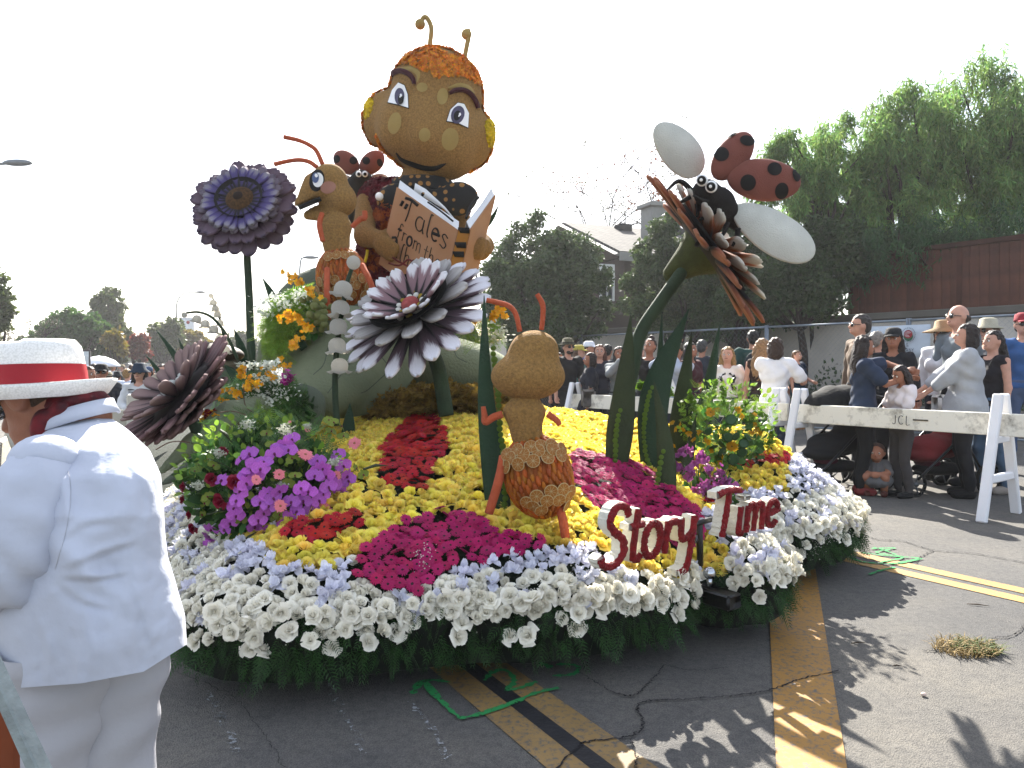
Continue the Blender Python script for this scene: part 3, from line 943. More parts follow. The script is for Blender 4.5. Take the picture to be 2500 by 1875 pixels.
part('side_panel', MB().add(*sheet(np.array(rows))), mat('float_side', '#0d160b', .95, .3), FROOT)
q = CEN + (BND - CEN) * .94
part('chassis', MB().add(*sheet(np.array([np.c_[q, np.full(nb + 1, .2)], np.c_[q, np.full(nb + 1, .045)], np.c_[CEN + (BND - CEN) * .2, np.full(nb + 1, .045)]]))), mat('chassis_black', '#0b0b0c', .8, .2), FROOT)  # inset chassis box; its black colour stands in for shade under the float
# moss heap behind the yellow ridge
mb = MB()
rr = np.random.default_rng(5)
Ms = []
for _ in range(2600):
    px, py = rr.uniform(985, 1220), rr.uniform(925, 1010)
    d = rr.uniform(5.0, 5.9); X = P(px, py, d)
    if X[2] > 1.2 - .1 * (d - 5): continue
    Ms.append(TM(X, rand_rot(rr, 1.2), rr.uniform(.02, .06)))
add_scatter(mb, geo(small_geo(77, 4, .3)), Ms)
heap = [('e', P(1130, 985, 5.55), (.5, .35, .1)), ('e', P(1020, 990, 5.6), (.4, .4, .1))]
hg = sdf_mesh(heap, .04, .1, disp=lambda X, Y, Z: .03 * np.sin(X * 31) * np.sin(Y * 27) * np.sin(Z * 29))
mb.add(*hg)
hv = hg[0][rr.integers(0, len(hg[0]), 5000)]; add_scatter(mb, geo(small_geo(78, 4, .6)), [TM(q + rr.normal(0, .02, 3), rand_rot(rr, 1.2), rr.uniform(.015, .035)) for q in hv])
part('moss', mb, MOSS, FROOT, kind='stuff')

# --- sample flower positions
def darts(n, spacing, seed, xr=(-2.3, 2.6), yr=(2.8, 8.0)):
    r = np.random.default_rng(seed); cell = spacing; grid = {}; out = []
    X = r.uniform(*xr, n); Y = r.uniform(*yr, n)
    ok = poly_sd(X, Y) > .012
    X, Y = X[ok], Y[ok]; Z = mound_z(X, Y)
    for x, y, z in zip(X, Y, Z):
        i, j = int(x // cell), int(y // cell); bad = False
        for di in (-1, 0, 1):
            for dj in (-1, 0, 1):
                for (u, v, q) in grid.get((i + di, j + dj), ()):
                    if (u - x) ** 2 + (v - y) ** 2 + (q - z) ** 2 < spacing * spacing: bad = True; break
                if bad: break
            if bad: break
        if not bad:
            grid.setdefault((i, j), []).append((x, y, z)); out.append((x, y))
    return np.array(out)
pts = darts(220000, .0355, 3)
pts = pts[(poly_sd(pts[:, 0], pts[:, 1]) < 2.1)]
pz = mound_z(pts[:, 0], pts[:, 1]); zn, zpx, zpy, zr = zone(pts[:, 0], pts[:, 1], pz)
nn = mound_n(pts[:, 0], pts[:, 1])
vis = (zpx > 330) & (zpx < 2200) & (nn[:, 1] < .55)
rs = np.random.default_rng(9)
flow = {'rose_white': [], 'rose_yellow': [], 'gerbera_magenta': [], 'gerbera_red': [], 'iris': []}
for i in range(len(pts)):
    if not vis[i]: continue
    x, y = pts[i]; k = zn[i]; n_ = nn[i].copy(); n_[1] -= .1; X = np.array([x, y, pz[i]])
    dens = rs.uniform()
    if k == 'y' and dens < .9:
        flow['rose_yellow'].append((X + n_ * rs.uniform(.015, .04), n_, rs.uniform(.023, .032)))
    elif k == 'g' and dens < .97:
        flow['gerbera_magenta'].append((X + n_ * rs.uniform(.035, .055), n_, rs.uniform(.026, .036)))
    elif k == 'r' and dens < .95:
        flow['gerbera_red'].append((X + n_ * rs.uniform(.03, .05), n_, rs.uniform(.026, .036)))
    elif k == 'l' and dens < .8:
        if rs.uniform() < .14: flow['rose_white'].append((X + n_ * .03, n_, rs.uniform(.021, .028)))
        else: flow['iris'].append((X + n_ * rs.uniform(.02, .05), n_, rs.uniform(.03, .045)))
    elif k == 'w' and dens < .88:
        if rs.uniform() < .16: flow['iris'].append((X + n_ * .03, n_, rs.uniform(.04, .055)))
        else: flow['rose_white'].append((X + n_ * rs.uniform(.02, .04), n_, rs.uniform(.021, .030)))
# rows of white roses hanging on the edge of the skirt
for k in range(2000):
    t = rs.uniform(); p0 = lip_at(t); p1 = lip_at(t + .002); tg = p1 - p0; tg /= np.linalg.norm(tg) + 1e-9
    out_n = np.array([tg[1], -tg[0]])
    if out_n @ (p0 - CEN) < 0: out_n = -out_n
    if p0[1] > 6.4 or p0[0] < -1.6: continue
    px_, _ = proj(np.array([[p0[0], p0[1], .3]]))
    z = rs.choice([rs.uniform(.35, .41), rs.uniform(.29, .35), rs.uniform(.21, .29)], p=[.62, .33, .05])
    o = np.array([*(p0 + out_n * rs.uniform(.0, .045)), z])
    if any(np.linalg.norm(o - q[0]) < .043 for q in flow['rose_white'][-260:]): continue
    nrm = np.array([*out_n, rs.uniform(-.1, .8)]); nrm /= np.linalg.norm(nrm)
    if 1690 < px_[0] < 1775: continue
    flow['rose_white'].append((o, nrm, rs.uniform(.023, .032)))
def flower_M(it, tilt, seed):
    X, n_, s = it; r = np.random.default_rng(seed)
    return TM(X, frame(n_) @ rand_rot(r, tilt), s * np.array([1, 1, 1]))
def bed(kind, name, geos, mats, mats_s, tilt, limit=300):
    L = flow[kind]
    def key(it):
        px, py = proj(it[0]); vis = 1 if (380 < px[0] < 2200 and py[0] < 1700) else .2
        return -it[2] / np.linalg.norm(it[0] - C0) * vis
    L.sort(key=key)
    mes = [g.mesh(name, mats) for g in geos]
    for i, it in enumerate(L[:limit]):
        inst(name, mes[i % len(mes)], FROOT, flower_M(it, tilt, i + 1))
    rest = L[limit:]
    if rest:
        mb = MB()
        for gi, g in enumerate(geos):
            Ms = [flower_M(it, tilt, 5000 + j) for j, it in enumerate(rest) if j % len(geos) == gi]
            V = np.concatenate(g.v)
            for fi, fA in enumerate(g.f):
                pass
            Ms = np.array(Ms)
            if not len(Ms): continue
            W = np.einsum('kij,nj->kni', Ms[:, :3, :3], V) + Ms[:, None, :3, 3]; base = mb.n
            for fA, mA in zip(g.f, g.m):
                F = (fA[None] + (np.arange(len(Ms)) * len(V))[:, None, None]).reshape(-1, fA.shape[1]) + base
                mb.f.append(F); mb.m.append(np.tile(mA, len(Ms)))
            mb.v.append(W.reshape(-1, 3)); mb.a.append(np.zeros(len(W) * len(V))); mb.n += len(W) * len(V)
        part(name + '_bed', mb, mats_s, FROOT, kind='stuff')
    print('bed', kind, len(L))
bed('rose_white', 'white_rose', ROSES, [WHITE_R], [WHITE_S], .35)
bed('rose_yellow', 'yellow_rose', ROSES, [YELLOW_R], [YELLOW_S], .3)
bed('gerbera_magenta', 'magenta_gerbera', GERB, [MAG, MAGC, MAGC], [MAG, MAGC, MAGC], .28)
bed('gerbera_red', 'red_gerbera', GERB, [RED, REDC, REDC], [RED, REDC, REDC], .28)
bed('iris', 'lavender_iris', IRIS, [LAV], [LAV_S], .5)
# baby's breath sprigs
mb = MB(); oc = (np.array([[1, 0, 0], [-1, 0, 0], [0, 1, 0], [0, -1, 0], [0, 0, 1], [0, 0, -1.0]]), [(0, 2, 4), (2, 1, 4), (1, 3, 4), (3, 0, 4), (2, 0, 5), (1, 2, 5), (3, 1, 5), (0, 3, 5)])
Ms = []; sp = MB()
for k in range(95):
    t = rs.uniform(); p0 = lip_at(t); s = rs.uniform(0, .14); p = p0 + (CEN - p0) * s * rs.uniform(.0, .9)
    if p0[1] > 6.4 or p0[0] < -1.5: continue
    z = float(mound_z(p[0], p[1])) + rs.uniform(-.1, .05); c = np.array([p[0], p[1], z])
    for _ in range(60):
        q = c + rs.normal(0, .028, 3) + [0, -.02, .02]; Ms.append(TM(q, None, rs.uniform(.0022, .0042)))
    for _ in range(8):
        q = c + rs.normal(0, .026, 3); sp.addg(tube([c + [0, 0, -.03], q], .0006, 3))
add_scatter(mb, oc, Ms)
part('gypsophila', mb, mat('gypsophila_white', '#d9d8cc', .7, .1, trans=.2), FROOT, kind='stuff')
part('gypsophila_stem', sp, GREEN_M, FROOT, kind='stuff')
# fern skirt
fm = MB()
def frond(n=9):
    V = []; F = []
    for i in range(n):
        s = (i + .5) / n; l = .32 * (1 - s * .7)
        for sd in (-1, 1):
            o = len(V); V += [[0, -.0, -s], [sd * l, .12 * l, -s - .16], [sd * l * .5, 0, -s - .02]]; F.append((o, o + 1, o + 2))
    o = len(V); V += [[-.012, 0, 0], [.012, 0, 0], [0, .06, -1.05]]; F.append((o, o + 1, o + 2))
    return np.array(V), F
FR = frond(); Ms = []
for k in range(7500):
    t = rs.uniform(); p0 = lip_at(t)
    if p0[1] > 7 or p0[0] < -2.0: continue
    p1 = lip_at(t + .002); tg = (p1 - p0) / (np.linalg.norm(p1 - p0) + 1e-9); on = np.array([tg[1], -tg[0]])
    if on @ (p0 - CEN) < 0: on = -on
    z = rs.uniform(.19, .39); L = rs.uniform(.05, .115) * (1.25 if z < .26 else 1)
    o = np.array([*(p0 + on * rs.uniform(-.07, -.005)), z])
    dn = np.array([*(on * rs.uniform(.1, 1.0) + tg * rs.normal(0, .5)), -1.0])
    Ms.append(TM(o, frame(-dn, (rs.normal(), rs.normal(), .1)), L))
add_scatter(fm, FR, Ms)
part('fern_skirt', fm, mat('fern_green', '#35602a', .6, .3, 6, trans=.2, rnd=.4, isl=True), FROOT, kind='stuff', smooth=False)
# hitch: black draw-bar box, post and chrome ball
BLK = mat('black_metal', '#0d0d0f', .45, .2, spec=.5); CHR = mat('chrome', '#c8ccd2', .15, .05, metal=1.0)
hp = P(1735, 1440, 3.62); hy = math.atan2(SV[1], SV[0]) - PI / 2
hb = MB().addg(box(hp + [0, .02, -.03], (.1, .3, .075), rotz(hy), .01))
hitch = part('hitch', hb, BLK, FROOT)
part('hitch_ball', MB().addg(ball(P(1732, 1399, 3.58), .03)).addg(tube([P(1732, 1410, 3.58), P(1732, 1432, 3.58)], .014, 10)), CHR, hitch)
part('coupler', MB().addg(box(P(1690, 1315, 3.6), (.06, .05, .03), rotz(hy + .6), .005)).addg(tube([P(1683, 1340, 3.56), P(1680, 1420, 3.56)], .008, 8)).addg(ball(P(1679, 1421, 3.55), .012)), mat('dull_steel', '#8d9095', .35, .1, metal=.9), hitch)
# ================================================================== seed-covered insect figures
SEED = mat('brown_seed', '#b88c4e', .95, .3, 75, .8, 130)
SEED2 = mat('brown_seed_dark', '#a67a40', .95, .3, 75, .8, 130)
TAN = mat('tan_seed', '#c4a662', .9, .1, 8, .4, 220)
CORAL = mat('coral_coat', '#dd6a42', .9, .15, 20, .6, 120)
BROWF = mat('brow_maroon', '#4f1c26', .95, .2, 40, .5, 150)
DARKB = mat('painted_black', '#17130f', .85, .2, 20)
WHITEP = mat('painted_white', '#e9e7e4', .7, .05, 20)
IRISP = mat('painted_violet', '#5a5470', .7, .15, 20)
EYEO = mat('painted_brown', '#2c1c12', .85, .2, 20)
ORFL = mat('hair_orange', '#c8781e', .85, .3, 14, .3, 90, rnd=.3, hue=.02, isl=True, keep=True)
YEFL = mat('ear_yellow', '#dcc028', .85, .2, 14, rnd=.2, isl=True, keep=True)
MAROON = mat('vest_maroon', '#5c1420', .95, .35, 30, .9, 60)
def zA(x, y): return (850 + x / 3.455, y / 3.455)
def zB(x, y): return (440 + x / 2.765, 300 + y / 2.765)
def zC(x, y): return (1120 + x / 2.514, 680 + y / 2.514)
def zD(x, y): return (1540 + x / 2.962, 260 + y / 2.962)
def zE(x, y): return (860 + x / 5.529, 420 + y / 5.529)
def zF(x, y): return (330 + x / 4.148, 660 + y / 4.148)
def zG(x, y): return (380 + x / 3.318, 950 + y / 3.318)
def zH(x, y): return (1440 + x / 4.148, 880 + y / 4.148)
def zI(x, y): return (700 + x / 4.096, 780 + y / 4.096)
def PL(pts, z, d):
    """pixel polyline (zoom coords) at depth(s) d -> world points"""
    d = np.ones(len(pts)) * d
    return np.array([P(*z(*p), q) for p, q in zip(pts, d)])
def tubes(pts, r, n=24, seg=10): return tube(curve(pts, n), np.interp(np.linspace(0, 1, n), np.linspace(0, 1, len(np.atleast_1d(r))), np.atleast_1d(r)), seg)
def rings_on(mb_src, cond, count, seed):
    """random points on a solid: (point, normal) where cond(point, normal)"""
    V = np.concatenate(mb_src.v); F = np.concatenate(mb_src.f)
    a, b, c, e = (V[F[:, i]] for i in range(4))
    n = np.cross(c - a, e - b); ar = np.linalg.norm(n, axis=1); n = n / (ar[:, None] + 1e-12)
    r = np.random.default_rng(seed)
    k = r.choice(len(F), count * 6, p=ar / ar.sum())
    u, v = r.uniform(size=(2, len(k), 1))
    p = (a[k] * (1 - u) + b[k] * u) * (1 - v) + (e[k] * (1 - u) + c[k] * u) * v
    ok = cond(p, n[k])
    return p[ok][:count], n[k][ok][:count]
FLOR = geo(small_geo(51, 5, .35))
def florets(mb_src, cond, count, size, m, name, parent, seed, lift=.004, mi=None):
    p, n = rings_on(mb_src, cond, count, seed); r = np.random.default_rng(seed + 1)
    Ms = [TM(p[i] + n[i] * lift, frame(n[i]) @ rand_rot(r, .5), size * r.uniform(.7, 1.3)) for i in range(len(p))]
    mb = MB(); add_scatter(mb, FLOR, Ms)
    return part(name, mb, m, parent, kind='stuff')

# ---------------------------------------------------------------- the big reader
D = 6.8; S = D / FPX
RT = thing('ant_figure', 'huge brown ant figure with orange flower hair, reading a book, towering over the float', 'ant figure', P(1000, 760, D))
R14 = roty(math.radians(13))
head = sdf([('e', P(1066, 232, D), (112 * S, 110 * S, 106 * S), R14), ('e', P(1048, 325, D - .02), (137 * S, 118 * S, 92 * S), R14),
            ('e', P(928, 288, D + .05), (38 * S, 50 * S, 62 * S), R14), ('e', P(1163, 345, D + .05), (38 * S, 50 * S, 62 * S), R14),
            ('e', P(1062, 385, D - .1), (84 * S, 60 * S, 52 * S), R14), ('e', P(1036, 338, D - .36), (34 * S, 34 * S, 32 * S), R14),
            ('e', P(975, 325, D - .24), (44 * S, 40 * S, 46 * S), R14), ('e', P(1098, 352, D - .24), (44 * S, 40 * S, 46 * S), R14)], .022, .12)
part('head', head, SEED, RT)
hb = bvh_of(head)
def dec(name, poly, m, parent, off=.006, bv=None, d=None, rings=5, z=zA):
    mb = MB().addg(decal(bv or hb, [z(*p) for p in poly], d or D, off, rings))
    return part(name, mb, m, parent)
def dband(name, line, w, m, parent, z=zA, sc=3.455, off=.012, bv=None, d=None, n=22):
    L = curve([z(*p) for p in line], n)
    w = np.interp(np.linspace(0, 1, n), np.linspace(0, 1, len(np.atleast_1d(w))), np.atleast_1d(w)) / sc
    return part(name, MB().addg(decal_band(bv or hb, L, w, d or D, off)), m, parent)
def grow(poly, k):
    poly = np.asarray(poly, float); c = poly.mean(0); return c + (poly - c) * k
def closed(poly, n=28):
    p = list(map(tuple, poly)); q = curve(p + [p[0]], n + 1)[:-1]; return q
for ey, ir, pu, hl in (([(340, 870), (378, 765), (430, 700), (480, 725), (505, 800), (510, 915), (430, 890)], (440, 822, 40, 72, 5), (452, 852, 24, 40, 5), (456, 820)),
                       ([(830, 1025), (860, 930), (920, 870), (972, 880), (1012, 960), (1005, 1080), (920, 1040)], (918, 975, 54, 76, 14), (912, 985, 28, 42, 14), (932, 978))):
    pe = np.array([q for a, b in zip(ey, ey[1:] + ey[:1]) for q in (a, ((a[0] * 2 + b[0]) / 3, (a[1] * 2 + b[1]) / 3), ((a[0] + b[0] * 2) / 3, (a[1] + b[1] * 2) / 3))])
    e = dec('eye', grow(pe, 1.07), EYEO, RT, .006)
    dec('eye_white', pe, WHITEP, e, .011); dec('iris', ell(*ir), IRISP, e, .016); dec('pupil', ell(*pu), DARKB, e, .02, rings=3)
    dec('glint', ell(hl[0], hl[1], 9, 13), WHITEP, e, .024, rings=2); dec('glint', ell(hl[0] - 8, hl[1] + 14, 5, 8), WHITEP, e, .024, rings=2)
dband('eyebrow', [(322, 690), (370, 632), (440, 603), (510, 625), (550, 668), (562, 722)], [26, 44, 44, 44, 40, 30], BROWF, RT, off=.035)
dband('eyebrow', [(845, 795), (900, 765), (970, 762), (1030, 798), (1068, 860), (1082, 918)], [26, 44, 44, 44, 40, 26], BROWF, RT, off=.035)
dband('brow_patch', [(455, 578), (530, 580), (590, 622), (585, 690)], [16, 40, 40, 10], TAN, RT, off=.007)
dband('brow_patch', [(845, 742), (930, 720), (1010, 737), (1065, 785)], [16, 40, 40, 12], TAN, RT, off=.007)
for c in ((625, 738, 46, 40, 0), (795, 815, 46, 72, 8), (395, 1040, 55, 92, 12), (858, 1175, 72, 95, 8), (645, 1138, 48, 58, 5)):
    dec('cheek_spot', ell(*c), TAN, RT, .006)
dband('mouth', [(403, 1285), (450, 1345), (540, 1385), (640, 1416), (730, 1420), (790, 1395), (828, 1378)], [10, 32, 44, 44, 42, 28, 6], DARKB, RT, off=.008)
hairpoly = [zA(*p) for p in [(380, 560), (420, 480), (620, 380), (800, 440), (1010, 500), (1180, 720), (1110, 720), (1000, 650), (900, 635), (760, 650), (640, 600), (540, 545), (470, 535)]]
def hair_cond(p, n):
    px, py = proj(p); view = (p - C0) / np.linalg.norm(p - C0, axis=1)[:, None]
    rim = (n * view).sum(1) > -.12
    return (inpoly(px, py, hairpoly) | (rim & (py < 420)))
florets(head, hair_cond, 5200, .026, ORFL, 'hair', RT, 61)
for c, rx, ry in ((zA(215, 960), 64, 112), (zA(1190, 1130), 34, 104)):
    mb = sdf([('e', P(c[0], c[1], D - .03), (rx / 3.455 * S, .11, ry / 3.455 * S))], .02, .02)
    ear = part('ear', mb, mat('ear_base', '#a78a18', .9, .2), RT)
    florets(mb, lambda p, n: np.ones(len(p), bool), 700, .024, YEFL, 'ear_petals', ear, 63)
for pts, bc in (([(675, 480), (692, 350), (702, 240), (672, 162), (640, 146), (612, 190)], (607, 205)), ([(972, 545), (998, 400), (1016, 310), (1012, 250)], (998, 290))):
    a = part('antenna', MB().addg(tubes(PL(pts, zA, D - .05), [20 / 3.455 * S])), TAN, RT)
    part('antenna_tip', MB().addg(ball(P(*zA(*bc), D - .05), 44 / 3.455 * S)), TAN, a)
part('neck', sdf([('c', P(1042, 420, D), 56 * S, P(1030, 480, D), 66 * S)], .03, .02), SEED2, RT)
DOTS = bpy.data.materials.new('spotted_black'); DOTS.use_nodes = True
_n, _l = DOTS.node_tree.nodes, DOTS.node_tree.links
_tc = _n.new('ShaderNodeTexCoord'); _v = _n.new('ShaderNodeTexVoronoi'); _v.inputs['Scale'].default_value = 13.5; _v.inputs['Randomness'].default_value = .45
_r = _n.new('ShaderNodeValToRGB'); _r.color_ramp.elements[0].color = (*alb('#b5803a'), 1); _r.color_ramp.elements[0].position = .30
_r.color_ramp.elements[1].color = (*alb('#17130f'), 1); _r.color_ramp.elements[1].position = .34
_l.new(_tc.outputs['Object'], _v.inputs['Vector']); _l.new(_v.outputs['Distance'], _r.inputs['Fac']); _l.new(_r.outputs['Color'], _n['Principled BSDF'].inputs['Base Color'])
_n['Principled BSDF'].inputs['Roughness'].default_value = .85
part('collar', sdf([('c', P(1034, 448, D - .03), 74 * S, P(1026, 478, D - .03), 80 * S)], .03, .02, cut=lambda X, Y, Z: np.abs(Z - P(1030, 463, D)[2]) - .07), DOTS, RT)
bow = sdf([('e', P(1100, 488, D - .27), (66 * S, .06, 36 * S), roty(math.radians(-12))), ('e', P(1122, 485, D - .27), (36 * S, .06, 38 * S)),
           ('e', P(960, 492, D - .27), (40 * S, .06, 38 * S)), ('e', P(985, 480, D - .27), (50 * S, .06, 32 * S)), ('e', P(1035, 482, D - .29), (24 * S, .1, 24 * S))], .022, .05)
part('bow_tie', bow, DOTS, RT)
torso = sdf([('e', P(985, 560, D), (112 * S, .34, 105 * S)), ('e', P(975, 660, D), (112 * S, .38, 90 * S)), ('c', P(930, 490, D), 52 * S, P(1095, 505, D), 52 * S)], .03, .12)
part('vest', torso, MAROON, RT)
florets(torso, lambda p, n: n[:, 1] < .3, 4200, .024, mat('vest_petals', '#701622', .9, .35, 12, rnd=.35, isl=True), 'vest_petals', RT, 65)
orp = [(935, 470), (965, 470), (962, 560), (935, 660), (880, 660), (905, 560)]
florets(torso, lambda p, n: inpoly(*proj(p), orp) & (n[:, 1] < .2), 500, .03, mat('vest_trim_petals', '#a84f16', .9, .3, 12, rnd=.3, isl=True), 'vest_trim', RT, 66, .012)
mb = MB()
mb.addg(ball(P(*zE(365, 330), D - .36), .035, 10, 7))
part('vest_button', mb, WHITEP, RT)
mb = MB().addg(tubes(PL([(205, 1050), (195, 1130), (170, 1220)], zE, D - .36), [.012], 12, 6))
part('vest_cord', mb, YEFL, RT)
# arms and hands (five separate fingers each, closed on the book covers)
def fingers(pal, tips, r0, r1, mid=None):
    pr = []
    for a, b in zip(pal, tips):
        a, b = np.asarray(a), np.asarray(b); m = (a + b) / 2 + (np.zeros(3) if mid is None else np.asarray(mid))
        pr += [('c', a, r0, m, (r0 + r1) / 2), ('c', m, (r0 + r1) / 2, b, r1)]
    return pr
d1 = 6.30
el = P(*zE(175, 860), 6.35); wr = P(*zE(400, 930), 6.22)
arm = [('c', P(*zE(190, 420), D - .12), 25 * S, P(*zE(165, 700), 6.5), 24 * S), ('c', P(*zE(165, 700), 6.5), 25 * S, el, 25 * S), ('c', el, 25 * S, wr, 20 * S), ('e', P(*zE(450, 1010), 6.17), (.1, .06, .085), roty(.5))]
arm += fingers([P(*zE(470, 960), 6.15), P(*zE(480, 1010), 6.14), P(*zE(470, 1060), 6.14), P(*zE(450, 1095), 6.15)],
               [P(*zE(600, 1010), 6.12), P(*zE(590, 1075), 6.11), P(*zE(560, 1130), 6.12), P(*zE(520, 1175), 6.13)], .034, .026)
arm += [('c', P(*zE(400, 870), 6.2), .036, P(*zE(470, 800), 6.34), .028)]
part('arm', sdf(arm, .016, .02), SEED2, RT)
er = P(1215, 640, 6.5)
arm2 = [('c', P(1105, 520, D - .05), 25 * S, P(1180, 600, 6.6), 25 * S), ('c', P(1180, 600, 6.6), 24 * S, P(*zE(1720, 1060), 6.36), 22 * S), ('e', P(*zE(1740, 1030), 6.36), (.085, .07, .1))]
arm2 += fingers([P(*zE(1760, 940), 6.32), P(*zE(1760, 1000), 6.31), P(*zE(1740, 1070), 6.31), P(*zE(1710, 1130), 6.32)], [P(*zE(1640, 960), 6.2), P(*zE(1625, 1020), 6.18), P(*zE(1610, 1090), 6.18), P(*zE(1600, 1150), 6.2)], .036, .026, (.03, -.05, 0))
arm2 += [('c', P(*zE(1790, 960), 6.36), .036, P(*zE(1730, 900), 6.44), .028)]
part('arm', sdf(arm2, .016, .02), SEED2, RT)

# ---------------------------------------------------------------- the book it reads
BOOKM = mat('book_cover', '#bd8458', .8, .3, 3, .15, 60, col2='#cf9c72'); PAGE = mat('book_page', '#dcdcdc', .85, .06); SPINE = mat('book_spine', '#b8781e', .8, .15, 6)
ST, SB_ = P(1119, 562, 6.06), P(1075, 752, 5.98)         # spine top/bottom (left edge)
TL, BL = P(970, 457, 6.30), P(926, 645, 6.22)
ST2, SB2 = P(1147, 562, 6.08), P(1103, 752, 6.0)
TR, BR = P(1209, 476, 6.36), P(1165, 660, 6.28)
RB = thing('open_book', 'giant open orange covered book with hand lettered title held by the big ant', 'book', SB_)
def slab(a, b, c, e, t, n=8, bow=0.0):
    """quad a-b-c-e (a,b top) with thickness t along its normal away from the reader"""
    a, b, c, e = map(np.asarray, (a, b, c, e)); u = np.linspace(0, 1, n)
    nrm = np.cross(b - a, e - a); nrm /= np.linalg.norm(nrm)
    g = np.array([[(a + (b - a) * s) * (1 - r) + (e + (c - e) * s) * r + nrm * bow * sin(PI * s) for r in (0, .25, .5, .75, 1)] for s in u])
    return thick_sheet(g, t), nrm
g, n1 = slab(TL, ST, SB_, BL, .018); part('front_cover', MB().addg(g), BOOKM, RB, smooth=False)
g, n2 = slab(ST2, TR, BR, SB2, .018); part('back_cover', MB().addg(g), BOOKM, RB, smooth=False)
g, _ = slab(ST, ST2, SB2, SB_, .03); sp = part('spine', MB().addg(g), SPINE, RB, smooth=False)
back = np.array([0, 1.0, 0])
def lerp(a, b, t): return np.asarray(a) + (np.asarray(b) - np.asarray(a)) * t
pg1 = np.array([[lerp(TL, ST, s) + back * (.03 + .09 * (1 - (2 * s - 1) ** 2) * .6 + .05) + np.array([0, 0, .085]), lerp(BL, SB_, s) + back * (.03 + .09 * (1 - (2 * s - 1) ** 2) * .6 + .05)] for s in np.linspace(0.02, 1, 12)])
pg1f = np.array([[lerp(TL, ST, s) + back * .012 + np.array([0, 0, .004]), lerp(BL, SB_, s) + back * .012] for s in np.linspace(0.02, 1, 12)])
mb = MB(); 
for A in (pg1, pg1f): mb.addg(sheet(A))
mb.addg(sheet(np.stack([pg1f[:, 0], pg1[:, 0]], 1))); mb.addg(sheet(np.stack([pg1f[:, 1], pg1[:, 1]], 1)))
part('page_block', mb, PAGE, RB, smooth=False)
pg2 = np.array([[lerp(ST2, TR, s) + back * (.05 + .07 * sin(PI * s)) + np.array([-.03, 0, .08]), lerp(SB2, BR, s) + back * (.05 + .07 * sin(PI * s)) + np.array([-.03, 0, 0])] for s in np.linspace(0, .98, 12)])
pg2f = np.array([[lerp(ST2, TR, s) + back * .012 + np.array([0, 0, .004]), lerp(SB2, BR, s) + back * .012] for s in np.linspace(0, .98, 12)])
mb = MB()
for A in (pg2, pg2f): mb.addg(sheet(A))
mb.addg(sheet(np.stack([pg2f[:, 0], pg2[:, 0]], 1))); mb.addg(sheet(np.stack([pg2f[:, -1], pg2[:, -1]], 1)))
part('page_block', mb, PAGE, RB, smooth=False)
mb = MB().addg(thick_sheet(np.array([[P(*zE(850, 150), 6.4), P(*zE(830, 260), 6.4)], [P(*zE(1000, 235), 6.42), P(*zE(950, 330), 6.42)], [P(*zE(1250, 470), 6.3), P(*zE(1240, 500), 6.3)], [P(*zE(1430, 690), 6.18), P(*zE(1425, 700), 6.18)]]), .006))
part('turning_page', mb, PAGE, RB)
for q in ([(1020, 405), (1150, 495), (1260, 580), (1360, 665)],):
    part('page_line', MB().addg(tube(curve(PL(q, zE, [6.2, 6.16, 6.12, 6.08]) + [0, 0, .0], 12), .008, 6)), DARKB, RB)
part('page_line', MB().addg(tube(curve(PL([(1705, 385), (1620, 470), (1565, 570), (1535, 670)], zE, [6.42, 6.34, 6.24, 6.14]) + [0, 0, .028], 12), .012, 6)), DARKB, RB)
for y in (.02, .5, .8):
    a, b = lerp(ST, SB_, .18 * y * 4 * .55), lerp(ST2, SB2, .18 * y * 4 * .55)
    mid = lerp(a, b, .5); part('spine_band', MB().addg(box(mid + [0, -.018, 0], (np.linalg.norm(b - a) * 1.0, .012, .045), roty(.02))), DARKB, sp)
